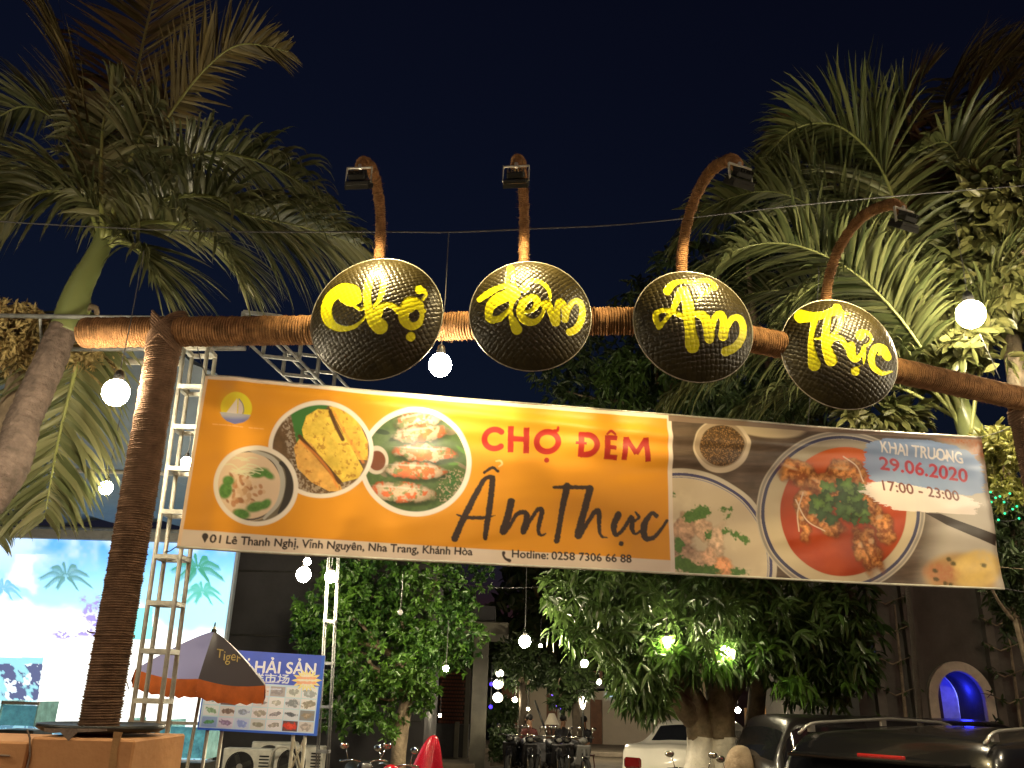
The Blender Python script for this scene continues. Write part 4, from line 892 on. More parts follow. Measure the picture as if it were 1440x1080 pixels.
M_crown = leafmat('green_crownshaft', (0.10, 0.125, 0.042), (0.20, 0.23, 0.09), .35, .05)
ringed_trunk('crownshaft', [PY(90, 468, 7.1), PY(112, 405, 7.15), PY(138, 355, 7.2), PY(150, 325, 7.2)], [.125, .12, .10, .085], pl, M_crown, ring=3.0, amp=.0)
FL = [
 ([(148, 345, 7.2), (118, 285, 7.1), (70, 268, 7.0), (20, 290, 6.9), (-40, 350, 6.8)], .62, 64, 1.1, .050, M_palm, 'frond arching left, pale green'),
 ([(152, 340, 7.2), (190, 300, 7.1), (240, 278, 7.0), (300, 276, 6.9), (345, 300, 6.9), (430, 320, 6.9), (505, 345, 6.9)], .74, 92, 1.0, .052, M_palm, None),
 ([(145, 330, 7.2), (132, 230, 7.2), (112, 130, 7.2), (80, 50, 7.2), (30, -30, 7.2)], .66, 74, .55, .046, M_palmold, None),
 ([(152, 330, 7.3), (190, 245, 7.3), (235, 165, 7.3), (290, 95, 7.3), (340, 62, 7.3), (405, 72, 7.3)], .60, 76, .35, .044, M_palmold, None),
 ([(150, 330, 7.5), (162, 220, 7.5), (190, 110, 7.6), (215, 0, 7.7), (240, -90, 7.8)], .72, 66, .25, .046, M_palmold, None),
 ([(146, 330, 7.5), (120, 240, 7.5), (85, 175, 7.5), (30, 150, 7.5), (-40, 190, 7.5)], .6, 60, .9, .046, M_palm, None),
 ([(155, 345, 7.0), (195, 315, 6.9), (250, 315, 6.8), (305, 345, 6.7), (340, 395, 6.7)], .50, 54, 1.1, .044, M_palm, None),
 ([(122, 400, 7.4), (122, 460, 7.5), (104, 530, 7.5), (82, 620, 7.5), (62, 730, 7.4)], .72, 40, 1.2, .060, M_palm, None),
 ([(118, 400, 7.5), (60, 520, 8.0), (20, 640, 8.2), (-10, 760, 8.2)], .6, 34, 1.2, .055, M_palm, None),
 ([(150, 335, 7.0), (178, 240, 6.95), (205, 175, 6.9), (225, 140, 6.9)], .46, 42, 1.4, .050, M_palm, None),
 ([(146, 335, 7.0), (142, 230, 6.9), (150, 150, 6.9), (175, 110, 6.9)], .50, 40, 1.7, .055, M_palm, None),
 ([(155, 335, 7.4), (215, 255, 7.4), (290, 215, 7.4), (380, 232, 7.4), (455, 285, 7.4), (490, 340, 7.4)], .62, 76, 1.2, .044, M_palm, None),
 ([(140, 340, 7.6), (95, 270, 7.7), (40, 235, 7.8), (-30, 250, 7.8)], .6, 50, 1.3, .05, M_palm, None),
 ([(150, 345, 7.3), (172, 340, 7.25), (196, 352, 7.2), (215, 385, 7.2)], .45, 36, 1.0, .045, M_palm, None),
]
for i, (pts, lm, n, dr, w, M_, lab) in enumerate(FL): frond(pl, pts, lm * (1.3, 1.65)[i in (0, 1, 11)] if i not in (6, 13) else .95, int(n * (1.5, 1.9)[i in (0, 1, 6, 11, 13)]), dr * (.62, 1.0)[i in (0, 1, 11)], w * (.95, .85)[i in (0, 1, 6, 11, 13)], M_, seed=i, r0_=.036)
for i, (x, y) in enumerate(((95, 430), (120, 500), (150, 470))):
    pass
# right-hand palm
pc = PY(1372, 640, 9.0); pr = thing('palm_tree', (pc[0] + 1.7, 9.1, 0), 'big palm at right behind the gate, pale stalks fanning up above the banner', 'palm tree')
ringed_trunk('trunk', [(pc[0] + 1.7, 9.1, 0), (pc[0] + 1.0, 9.1, 2), PY(1396, 690, 9.0), PY(1372, 618, 9.0)], [.22, .19, .17, .16], pr, M_trunk)
ringed_trunk('crownshaft', [PY(1374, 625, 9.0), PY(1358, 590, 9.0), PY(1348, 560, 9.0)], [.15, .12, .08], pr, M_crown, ring=3, amp=0)
FR = [
 ([(1368, 620, 9.0), (1325, 510, 8.9), (1290, 400, 8.8), (1268, 320, 8.8), (1235, 230, 8.8), (1180, 178, 8.8), (1120, 180, 8.9), (1070, 225, 9.0)], .95, 88, .9, .052, M_palmr, .42),
 ([(1362, 610, 9.0), (1348, 480, 9.0), (1345, 380, 9.0), (1338, 300, 9.0), (1352, 240, 9.0), (1330, 200, 8.9), (1285, 215, 8.9)], .85, 60, 1.3, .062, M_palmr, .45),
 ([(1350, 600, 9.0), (1290, 480, 8.8), (1210, 390, 8.6), (1120, 345, 8.4), (1040, 350, 8.3), (985, 395, 8.2)], .85, 84, .85, .055, M_palmr, .22),
 ([(1350, 600, 9.3), (1270, 440, 9.3), (1180, 320, 9.3), (1090, 270, 9.3), (1000, 290, 9.3), (950, 340, 9.3)], .85, 84, .8, .05, M_palmr, .25),
 ([(1350, 590, 9.0), (1280, 520, 8.9), (1190, 480, 8.8), (1090, 480, 8.7), (1010, 515, 8.6), (940, 560, 8.6)], .80, 90, 1.8, .05, M_palmr, .2),
 ([(1360, 600, 9.6), (1340, 420, 9.8), (1330, 260, 10), (1370, 130, 10), (1440, 62, 10), (1500, 60, 10)], .95, 76, .8, .055, M_palmold, .35),
 ([(1360, 600, 9.6), (1310, 420, 9.8), (1270, 270, 10), (1275, 150, 10), (1310, 90, 10)], .8, 76, .5, .045, M_palmold, .35),
 ([(1360, 600, 9.5), (1260, 400, 9.7), (1170, 270, 9.9), (1120, 160, 10)], .8, 70, .5, .045, M_palmold, .3),
 ([(1365, 610, 8.9), (1380, 500, 8.8), (1395, 420, 8.7), (1430, 350, 8.6), (1490, 330, 8.5)], .7, 56, 1.2, .055, M_palmr, .3),
 ([(1350, 590, 9.2), (1250, 540, 9.1), (1150, 540, 9), (1060, 570, 8.9), (1000, 620, 8.9)], .7, 70, 1.6, .045, M_palmr, .2),
 ([(1355, 600, 9.2), (1300, 450, 9.2), (1230, 380, 9.1), (1150, 400, 9), (1090, 450, 9)], .8, 60, 1.4, .055, M_palmr, .3),
 ([(1355, 600, 9.5), (1290, 430, 9.6), (1200, 300, 9.6), (1120, 250, 9.6), (1050, 265, 9.6), (1010, 310, 9.6)], .9, 74, 1.0, .05, M_palmr, .25),
 ([(1355, 600, 9.8), (1300, 400, 9.9), (1230, 270, 10), (1160, 215, 10), (1090, 225, 10), (1050, 270, 10)], .9, 74, .9, .05, M_palmr, .25),
 ([(1355, 600, 9.3), (1330, 420, 9.4), (1310, 280, 9.5), (1270, 190, 9.6), (1215, 160, 9.6), (1170, 190, 9.6)], .9, 74, .9, .05, M_palmr, .3),
 ([(1355, 600, 9.8), (1270, 480, 9.9), (1170, 420, 9.9), (1070, 410, 9.9), (990, 450, 9.9), (940, 500, 9.9)], .9, 74, 1.1, .05, M_palmr, .2),
 ([(1360, 600, 9.9), (1350, 400, 10.1), (1355, 250, 10.2), (1390, 150, 10.3), (1440, 110, 10.3), (1500, 130, 10.3)], .95, 76, 1.2, .05, M_palmold, .3),
 ([(1360, 600, 9.9), (1335, 380, 10), (1320, 220, 10.1), (1335, 120, 10.2), (1385, 75, 10.2), (1430, 90, 10.2)], .95, 76, 1.2, .05, M_palmold, .3),
]
for i, (pts, lm, n, dr, w, M_, st) in enumerate(FR): frond(pr, pts, lm * 1.3, int(n * 1.5), dr * .75, w * .92, M_, seed=40 + i, r0_=.05 if i < 2 else .026, start=st)
q = MB(); q.tube([PY(1350, 590, 9), PY(1362, 640, 9)], [.05, .09], 8)

# ================================================================ leafy crowns (numpy leaves)
def leaves(name, cl, nl, L, W_, mat_, parent, seed, droop=.6, up=-.2, spread=1.0, whorl=True, tone=None, curl=.25, seg=3):
    """cl: Nx3 cluster centres, nl leaves each"""
    r = np.random.default_rng(seed); N = len(cl) * nl; C = np.repeat(cl, nl, 0)
    axis = r.normal(0, 1, (len(cl), 3)) + np.array([0, 0, up * 3]); axis /= np.linalg.norm(axis, axis=1)[:, None]; A = np.repeat(axis, nl, 0)
    D = A * .7 + r.normal(0, .75 * spread, (N, 3)); D /= np.linalg.norm(D, axis=1)[:, None]
    l = L * r.uniform(.6, 1.15, N); w = W_ * r.uniform(.75, 1.2, N); T = np.repeat(r.uniform(0, 1, len(cl)), nl) * .6 + r.uniform(0, 1, N) * .4
    if tone is not None: T = np.clip(T + np.repeat(tone, nl), 0, 1)
    pos = C + r.normal(0, L * .12, (N, 3)); V = []
    Nn = np.cross(D, r.normal(0, 1, (N, 3))); Nn /= np.linalg.norm(Nn, axis=1)[:, None] + 1e-9
    prof = {2: (0.12, 1.0, .05), 3: (.10, .95, .85, .04), 4: (.1, .8, 1, .7, .03)}[seg]
    for s in range(seg + 1):
        X_ = np.cross(D, Nn); X_ /= np.linalg.norm(X_, axis=1)[:, None] + 1e-9; Nn = np.cross(X_, D)
        ww = (w * prof[s] / 2)[:, None]; V += [pos - X_ * ww + Nn * ww * .35, pos, pos + X_ * ww + Nn * ww * .35] if seg > 2 else [pos - X_ * ww, pos + Nn * ww * -.3, pos + X_ * ww]
        pos = pos + D * (l / seg)[:, None]; D = D + np.array([0, 0, -droop]) / seg + Nn * curl / seg; D /= np.linalg.norm(D, axis=1)[:, None]
    V = np.stack(V, 1).reshape(-1, 3); K = 3 * (seg + 1); b = np.arange(N)[:, None] * K; f = []
    for s in range(seg):
        a = s * 3; f += [[a, a + 1, a + 4, a + 3], [a + 1, a + 2, a + 5, a + 4]]
    F = (b[:, None, :] + np.array(f)[None]).reshape(-1, 4)
    return mk(name, V, F, mat_, parent, False, attr=np.repeat(T, K))
def blob_pts(lobes, n, seed, shell=.55, hole=.0):
    """points in ellipsoid lobes given as (px, py, Y, rx_px, ry_px, depth_m, weight)"""
    r = np.random.default_rng(seed); out = []; wt = sum(l[6] for l in lobes)
    for (x, y, Yv, rx, ry, dz, w) in lobes:
        k = int(n * w / wt); c = PY(x, y, Yv); wd = np.dot(c - CAM, cf) / FP
        v = r.normal(0, 1, (k, 3)); v /= np.linalg.norm(v, axis=1)[:, None]; q = r.uniform(shell, 1.0, k) ** .7
        v *= q[:, None]; out.append(c + v[:, :1] * rx * wd * np.array([1, 0, 0]) + v[:, 1:2] * dz * np.array([0, 1, 0]) + v[:, 2:] * ry * wd * np.array([0, 0, 1]))
    P = np.concatenate(out)
    if hole > 0:
        nn = noise(P[:, 0] * 1.0 + 40, P[:, 2] + P[:, 1] * .7 + 40, 1.1, seed, 2); P = P[nn > np.quantile(nn, hole)]
    return P
def branches(parent, base, tips, r0_, mat_, seed, name='branch', mid=.5):
    r = np.random.default_rng(seed)
    for t in tips:
        b = np.asarray(base) + r.normal(0, .02, 3); t = np.asarray(t); m1 = b * .65 + t * .35 + r.normal(0, .12, 3); m2 = b * .3 + t * .7 + r.normal(0, .15, 3) + [0, 0, .1]
        P = crom(np.array([b, m1, m2, t]), 6); q = MB(); q.tube(P, np.linspace(r0_, r0_ * .18, len(P)), 7); q.build(name, mat_, parent, True)

# mango tree beneath the banner
mg0 = PY(1003, 1100, 14.6); mg0[2] = 0
mango = thing('mango_tree', mg0, 'mango tree with white limewashed trunks and long drooping leaves behind the banner', 'tree')
def knobbly(name, P, R, M_, par, seed, n=14):
    P = crom(np.array(P), 10); q = MB(); q.tube(P, np.interp(np.linspace(0, 1, len(P)), np.linspace(0, 1, len(R)), R), n); V = np.array(q.v)
    c = P[np.repeat(np.arange(len(P)), n)]; dd = V - c; V = c + dd * (1 + (noise(V[:, 0] * 2 + V[:, 1] + 50, V[:, 2] + 50, 2.5, seed)[:, None] - .5) * .55)
    return mk(name, V, q.f, M_, par, True)
for (xs, s) in (((982, 986, 978, 950), 1), ((1016, 1014, 1012, 1020), 2)):
    a, b, c, d = xs
    z12 = PY(b, 1036, 14.6)
    knobbly('limewashed_trunk', [(PY(a, 1080, 14.6)[0], 14.6, -.02), (PY(a, 1080, 14.6)[0], 14.6, .6), z12], [.27, .25, .225], M_lime, mango, s)
    knobbly('trunk', [z12 + [0, 0, -.03], PY(c, 1000, 14.6), PY(d, 950, 14.5)] , [.222, .24, .16], M_bark, mango, s + 5)
knobbly('limb', [PY(975, 1010, 14.6), PY(935, 965, 14.2), PY(880, 915, 13.8), PY(820, 850, 13.3)], [.18, .14, .10, .05], M_bark, mango, 9)
knobbly('limb', [PY(1012, 1005, 14.6), PY(1003, 930, 14.8), PY(1008, 850, 14.9), PY(1000, 740, 15), PY(960, 600, 15.2)], [.2, .17, .15, .12, .06], M_bark, mango, 10)
knobbly('limb', [PY(1018, 985, 14.6), PY(1065, 930, 14.4), PY(1130, 880, 14), PY(1180, 800, 13.6)], [.17, .12, .09, .05], M_bark, mango, 11)
knobbly('limb', [PY(1005, 900, 14.8), PY(1060, 800, 15), PY(1120, 700, 15.2)], [.12, .1, .05], M_bark, mango, 12)
knobbly('limb', [PY(1003, 880, 14.8), PY(930, 780, 14.8), PY(850, 680, 14.6)], [.12, .1, .05], M_bark, mango, 13)
ml = [(850, 850, 13.2, 90, 75, 1.2, 1.1), (895, 930, 13.6, 50, 55, 1.0, .7), (960, 860, 13.6, 95, 75, 1.4, 1.3), (1075, 870, 13.7, 95, 75, 1.4, 1.2), (1165, 890, 13.4, 70, 85, 1.1, 1.0),
      (1010, 910, 13.9, 110, 42, 1.1, .8), (1000, 740, 15, 220, 90, 1.8, 1.4), (870, 640, 15.2, 130, 90, 1.6, .9), (1060, 620, 15.3, 150, 90, 1.6, 1.0), (930, 540, 15.4, 110, 60, 1.4, .9), (1140, 960, 13.6, 50, 40, .8, .4), (905, 975, 13.6, 35, 30, .5, .35)]
cl = blob_pts(ml, 2500, 3, .35, .12); cl = cl[cl[:, 2] > 1.35]
leaves('crown', cl, 9, .30, .052, M_mango, mango, 4, droop=1.1, up=-.25, spread=.8, tone=noise(cl[:, 0] + 30, cl[:, 2] + 30, 1.5, 8, 2) * 1.0 - .6, seg=4)
cl2 = blob_pts([(1125, 960, 12.9, 30, 14, .2, 1), (1072, 912, 12.9, 22, 16, .2, .8), (1020, 925, 12.95, 36, 22, .25, 1.2), (945, 915, 12.6, 26, 20, .25, 1), (1200, 955, 13, 20, 16, .3, .5)], 60, 5, .1)
bs_ = leaves('bright_leaf_spray', cl2, 8, .28, .055, M_green, mango, 6, droop=1.3, up=-.4, spread=.7, seg=4); bs_['kind'] = 'stuff'
M_barkd = mat('dark_bark_brown', (.045, .035, .028), .9, var=.3, bump=.6)
# dark tree tops behind the gate, left and right of the palm
for (nm, lab, ctr, lobes, n, L_, Wd, M_, dr, sd) in (
    ('dark_tree', 'dark tree crown filling the gap between the middle round signs and the banner', (1003, 1040, 16.5), [(830, 540, 16.5, 90, 60, 1.5, 1), (930, 470, 16.6, 90, 90, 1.5, 1), (1010, 430, 16.6, 80, 90, 1.5, .8)], 900, .26, .05, M_dark, .8, 21),
    ('dark_tree', 'dark tree standing behind the round Ẩm and Thực signs, under the palm fronds', (1035, 1040, 15.6), [(1000, 400, 14.2, 90, 70, 1.2, .8), (1090, 330, 13.4, 100, 90, 1.2, 1), (1180, 480, 13.0, 120, 90, 1.2, 1.1), (1090, 560, 13.0, 160, 40, 1, 1)], 1100, .28, .05, M_dark, .8, 22),
    ('broadleaf_tree', 'tree with big pale leaves lit by the bright bulb at the far right', (1500, 1040, 8.8), [(1410, 300, 8.7, 60, 90, .5, 1.1), (1425, 440, 8.6, 50, 100, .4, 1.2), (1375, 380, 8.8, 50, 80, .4, .8), (1440, 190, 9.4, 60, 60, .7, .7), (1320, 490, 9.5, 50, 80, .5, .5), (1370, 500, 8.6, 50, 40, .4, .5)], 640, .24, .085, M_broad, .6, 23),
    ('broadleaf_tree', 'palmate leaves poking up over the banner just left of the pale palm stalks', (1284, 1040, 10.2), [(1235, 588, 9.6, 55, 24, .4, 1), (1280, 600, 9.6, 40, 20, .3, .5)], 60, .30, .06, M_broad, .7, 24),
    ('flowering_tree', 'tree with yellow-brown flower sprays at the left edge behind the palm trunk', (-140, 1040, 7.4), [(20, 470, 7.4, 60, 46, .4, 1), (135, 505, 7.6, 30, 34, .3, .45), (50, 505, 7.5, 40, 34, .4, .7), (-30, 470, 7.5, 60, 60, .5, .5)], 1700, .085, .022, M_seed, .4, 25),
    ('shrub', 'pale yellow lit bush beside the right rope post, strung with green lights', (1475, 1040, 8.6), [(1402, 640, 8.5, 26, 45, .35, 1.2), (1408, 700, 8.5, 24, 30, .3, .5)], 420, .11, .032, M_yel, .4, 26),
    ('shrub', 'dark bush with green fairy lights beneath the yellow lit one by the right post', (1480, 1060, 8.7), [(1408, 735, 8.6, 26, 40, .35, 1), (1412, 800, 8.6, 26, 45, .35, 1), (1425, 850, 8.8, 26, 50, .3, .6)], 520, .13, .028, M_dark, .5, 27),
):
    g0 = PY(*ctr); g0[2] = 0; T = thing(nm, g0, lab, 'bush' if nm == 'shrub' else 'tree')
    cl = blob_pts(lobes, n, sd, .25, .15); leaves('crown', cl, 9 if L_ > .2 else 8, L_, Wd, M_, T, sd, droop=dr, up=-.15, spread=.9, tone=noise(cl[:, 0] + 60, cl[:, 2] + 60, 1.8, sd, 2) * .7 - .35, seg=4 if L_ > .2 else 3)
    hub = cl.mean(0); hub[2] = np.quantile(cl[:, 2], .25 if nm == 'broadleaf_tree' else .02); knobbly('trunk', [g0, (g0 + hub) / 2 + [.06, 0, 0], hub], [.16, .13, .09] if nm != 'shrub' and n != 60 else [.04, .03, .02], M_bark if n != 60 else M_barkd, T, sd)
    if nm == 'broadleaf_tree' and n == 60: continue
    r = np.random.default_rng(sd); branches(T, hub, cl[r.choice(len(cl), 9 if nm != 'shrub' else 5)], .07 if nm != 'shrub' else .018, M_bark, sd)
r = np.random.default_rng(5); GL = thing('fairy_lights', PY(1405, 760, 8.3), 'string of tiny green fairy lights on the bush beside the right post', 'string lights')
pts = [PY(x, y, 8.25) for x, y in ((1393, 692), (1400, 700), (1394, 706), (1406, 698), (1412, 706), (1420, 694), (1413, 722), (1424, 716), (1433, 729), (1404, 731), (1390, 697), (1430, 712))]
M_gl = glow('green_led', (.05, 1, .35), 2)
q = MB(); q.tube(crom(np.array(pts), 3), .003, 4); q.build('lead', M_wire, GL, True)
for p in pts: q = MB(); q.ball(p, .011, 8, 6); q.build('led', M_gl, GL, True)
# bare limb at far right
q = MB(); q.tube(crom(np.array([PY(1395, 320, 9.1), PY(1402, 350, 9.1), PY(1425, 372, 9.1), PY(1460, 395, 9.1)]), 6), [.03 + .001 * k for k in range(19)], 8); 
bl = q.build('bare_branch', M_bark, None, True); tag(bl, 'pale bare branch curving through the leaves at the far right edge', 'branch')
# bright green tree below the banner
gt0 = PY(560, 1080, 15.5); gt0[2] = 0; gtree = thing('green_tree', gt0, 'bushy bright green tree under the banner between the seafood sign and grey column', 'tree')
gl = [(470, 850, 14.6, 62, 60, .9, 1.2), (530, 820, 14.8, 80, 60, 1, 1.1), (600, 850, 15, 75, 80, 1, 1.3), (540, 920, 14.7, 90, 60, 1, 1.3), (640, 880, 15.4, 50, 70, .9, .7), (480, 990, 14.8, 50, 45, .8, .8), (560, 990, 14.8, 80, 50, .9, 1.1), (610, 940, 14.6, 50, 45, .8, .7), (610, 990, 15, 40, 40, .7, .5), (650, 815, 15.6, 50, 40, .8, .5), (440, 880, 14.5, 30, 40, .5, .4)]
cl = blob_pts(gl, 3600, 9, .40, .34); cl = cl[cl[:, 2] > .7]
leaves('crown', cl, 9, .115, .044, M_green, gtree, 10, droop=.6, up=.0, spread=1.1, tone=noise(cl[:, 0] + 30, cl[:, 2] + 30, 1.6, 8, 2) * 1.0 - .75, seg=3)
knobbly('trunk', [gt0, gt0 + [0, 0, 1.2], gt0 + [.1, 0, 2.2]], [.15, .12, .1], M_bark, gtree, 31)
branches(gtree, gt0 + [.1, 0, 2.1], cl[np.random.default_rng(3).choice(len(cl), 12)], .06, M_bark, 32)
# ================================================================ canopy, backdrop, building at the left
M_can = mat('blue_grey_canopy_fabric', (0.11, 0.15, 0.20), .6, var=.12, scale=1.5, bump=.2, bscale=8)
q = MB(); zc = 5.0; n = 22; V = []; F = []
x0, x1, ya, yb = -9.5, -3.3, 7.9, 17.0
dv = nz([.75, .66, 0]);   # direction of the pleats
for j in range(2):
    pass
NXc, NYc = 150, 60
for j in range(NYc + 1):
    for i in range(NXc + 1):
        x = x0 + (x1 - x0) * i / NXc; y = ya + (yb - ya) * j / NYc; s_ = (x * .80 - y * .26) * 1.05; t = s_ - math.floor(s_)
        V.append((x, y, zc - .02 * (y - ya) + .26 * (t if t < .78 else (1 - t) * .78 / .22)))
F = [(j * (NXc + 1) + i, j * (NXc + 1) + i + 1, (j + 1) * (NXc + 1) + i + 1, (j + 1) * (NXc + 1) + i) for j in range(NYc) for i in range(NXc)]
cn = thing('stage_canopy', (-6, 12, 0), 'dark blue-grey pleated canopy over the stage at left, behind the palm and rope post', 'canopy')
mk('canopy_sheet', V, F, M_can, cn, False)
for y in (8.0, 12.4, 16.9):
    q = MB(); q.tube([(x0, y, 4.93 - .02 * (y - 8)), (x1, y, 4.93 - .02 * (y - 8))], .035, 8); q.build('rafter', M_truss, cn, True)
for x in (-12.5,):
    q = MB(); q.tube([(x, 16.6, 0), (x, 16.6, 4.8)], .05, 8); q.build('pole', M_truss, cn, True)
# lit sea-view backdrop
yb = 17.0; tl, tr, blc = PY(-140, 752, yb), PY(330, 772, yb), PY(-140, 1075, yb); tr[2] = tl[2]; blc[0] = tl[0]
trx = PY(330, 800, yb)[0]; tr[0] = trx
P2 = Print(tl, tr, blc, 420, 300, 1); X, Y_, C = P2.X, P2.Y, P2.C
n = noise(X, Y_, .012, 5, 5); C[...] = (.10, .38, .85); v = sstep(760, 850, Y_); C[...] = C * (1 - v[..., None]) + np.array([.42, .84, 1.05]) * v[..., None]
put(C, sstep(.50, .72, n) * (1 - v) * .7, (.75, .88, 1.0))
cloud = sstep(840, 862, Y_ + 26 * (noise(X, Y_, .03, 8) - .5) - sstep(190, 240, X) * 40 - sstep(40, 80, X) * sstep(200, 160, X) * 10)
put(C, cloud, (1.25, 1.3, 1.3)); put(C, sstep(.45, .6, noise(X, Y_, .03, 55)) * (Y_ > 780) * (Y_ < 850) * sstep(80, 40, X) * .8, (.8, .95, 1.1))
def fan(cx, cy, R, col, seed, wd=2.2):
    r = np.random.default_rng(seed)
    for k, (dx, dy) in enumerate(((-1, -.15), (-.8, .25), (-.55, -.5), (-.1, -.62), (.4, -.55), (.85, -.25), (1.0, .2), (-.35, .35), (.45, .38))):
        x1, y1 = cx + dx * R, cy + dy * R + abs(dx) * 5; mx, my = cx + dx * R * .5, cy + dy * R * .6 - 5
        P_ = crom(np.array([(cx, cy, 1), (mx, my, 1), (x1, y1, 1)]), 7)
        for i in range(2, len(P_)):
            for s_ in (-1, 1):
                l_ = (4 + 5 * math.sin(i / len(P_) * 3)) * wd / 2; D = stroke_d(X, Y_, [(P_[i][0], P_[i][1], .9), (P_[i][0] + dx * 3 + s_ * 1.5, P_[i][1] + l_ * (1 if s_ > 0 else .5), .4)]); put(C, (1 - sstep(-.4, .7, D)) * .75, col)
fan(93, 812, 34, (.12, .30, .30), 3, 1.6); fan(278, 800, 34, (.05, .28, .18), 4, 2.4); fan(285, 835, 26, (.10, .45, .38), 5, 1.5); fan(5, 830, 24, (.2, .5, .7), 6, 1.4)
for (px, py, rx, ry) in ((128, 862, 12, 14), (136, 850, 6, 12), (92, 893, 20, 7), (125, 890, 22, 6), (118, 843, 7, 5), (134, 875, 8, 12)): put(C, ell(X + 8 * (noise(X, Y_, .3, 4) - .5), Y_, px, py, rx, ry, 0, 3)[0] * (.3 + .7 * (noise(X, Y_, .25, 9) > .45)), (.35, .30, .72))
put(C, sstep(-1, 1, X - 175) * (Y_ > 855) * (Y_ < 900) * (X < 215) * .9, (.15, .85, .85))
sea = (Y_ > 925) & (X < 62 - (Y_ - 925) * .14); put(C, sea * 1., (.30, .65, .75))
rk = sea * (sstep(.42, .46, noise(X - Y_ * .6, Y_, .045, 12, 5))) * (Y_ > 934); put(C, rk, (.10, .12, .24)); put(C, rk * (noise(X, Y_, .10, 19) > .58), (.75, .9, .98))
put(C, sea * (Y_ > 985), (.25, .55, .62)); put(C, sea * (Y_ > 985) * (noise(X * 2, Y_ * .4, .08, 9) > .55), (.6, .85, .9))
shore = (Y_ > 900) & ~sea; put(C, shore * 1., (1.2, 1.25, 1.2)); put(C, (shore & (np.abs(X - liney(Y_, 925, 60, 1020, 47)) < 2)) * .6, (.5, .75, .85))
for k in range(8): put(C, ell(X, Y_, 78 - k * 1.6, 935 + k * 9, 3.2, 3)[0] * (.5), (.62, .68, .62))
put(C, ell(X, Y_, 86, 908, 4, 6, 0)[0] * .6, (.5, .55, .6))
put(C, (Y_ > 1020) * 1., (.25, .50, .62)); put(C, (Y_ > 1020) * (noise(X * 2, Y_, .10, 33, 3) > .55) * .8, (.06, .16, .26))
M_back = printmat('backlit_sea_print', .5, emit=1.3)
bd = thing('sea_backdrop', ((tl + tr) / 2 * [1, 1, 0]), 'brightly lit printed backdrop of palms, rocks and tropical sea at the lower left', 'backdrop')
P2.mesh('print_panel', M_back, bd)
q = MB(); q.box((tl + tr) / 2 + [0, .06, .11], (tr[0] - tl[0] + .1, .22, .20)); q.build('header_board', mat('header_board', (.45, .45, .42), .5, var=.15), bd)
q = MB(); q.box((tl + tr) / 2 + (blc - tl) / 2 + [0, .10, 0], (tr[0] - tl[0], .12, tl[2] - blc[2])); q.build('light_box', M_truss, bd)
q = MB(); q.box((tr[0] + .03, yb - .02, (tl[2] + blc[2]) / 2), (.05, .14, tl[2] - blc[2])); q.build('side_trim', mat('cool_white_trim', (.6, .7, .8), .4), bd)
for x in np.linspace(tl[0] + .1, tr[0] - .1, 6): q = MB(); q.box((x, yb + .1, blc[2] / 2), (.06, .06, blc[2])); q.build('leg', M_truss, bd)
# aquarium tanks in front of it
M_tank = mat('tank_glass', (.25, .5, .55), .08, trans=.0, var=.3, spec=.6); M_tw = mat('tank_water', (.05, .20, .24), .15, var=.9, scale=9, emit=(.15, .45, .55), est=.35)
for k, (xa, xb, yt, ybm, Yd, lab) in enumerate(((180, 232, 1010, 1072, 12.5, 'left one of two glass fish tanks standing behind the truss tower'), (234, 288, 1012, 1068, 12.5, 'right one of two glass fish tanks standing behind the truss tower'), (2, 48, 985, 1022, 13, 'glass fish tank at the left edge in front of the rocky sea print'))):
    a, b = PY(xa, yt, Yd), PY(xb, ybm, Yd); w = b[0] - a[0]; h = a[2] - b[2]; cx = (a[0] + b[0]) / 2
    T = thing('fish_tank', (cx, Yd + .3, 0), lab, 'fish tank'); q = MB(); q.box((cx, Yd + .3, b[2] + h * .42), (w - .04, .52, h * .8)); q.build('water', M_tw, T)
    for (px_, pz) in ((-1, 0), (1, 0)): q = MB(); q.box((cx + px_ * (w / 2 - .012), Yd + .3, b[2] + h / 2), (.018, .58, h)); q.build('pane', M_tank, T)
    q = MB(); q.box((cx, Yd + .02, b[2] + h * .92), (w, .03, .04)); q.build('top_rail', M_alu, T)
    q = MB(); q.box((cx, Yd + .3, b[2] / 2 - .02), (w - .02, .55, b[2] - .06)); q.build('stand', M_blackmetal, T)
# grey hall wall, with its seams
M_wallg = mat('dark_grey_wall', (.055, .055, .060), .7, var=.25, scale=.8, bump=.3, bscale=10)
wl, wr = PY(325, 900, 18.2), PY(603, 900, 18.2); wt = PY(400, 640, 18.2)[2]
hall = thing('hall_building', ((wl[0] + wr[0]) / 2, 19, 0), 'plain dark grey hall wall seen between the sea backdrop and the green tree', 'building')
q = MB(); q.box(((wl[0] + wr[0]) / 2 - .4, 20, wt / 2), (wr[0] - wl[0] + .8, 3.4, wt)); q.build('wall', M_wallg, hall)
for z in (1.35, 2.9, 4.2): q = MB(); q.box(((wl[0] + wr[0]) / 2 - .4, 18.28, z), (wr[0] - wl[0] + .7, .04, .035)); q.build('seam_trim', M_blackmetal, hall)
q = MB(); q.box(((wl[0] + wr[0]) / 2 - .4, 19.9, wt + .08), (wr[0] - wl[0] + 1.2, 3.9, .14)); q.build('roof', M_blackmetal, hall)
q = MB(); q.box((PY(470, 955, 18.2)[0], 18.24, PY(470, 955, 18.2)[2] - .5), (.9, .08, .5)); q.build('notice_panel', M_truss, hall)
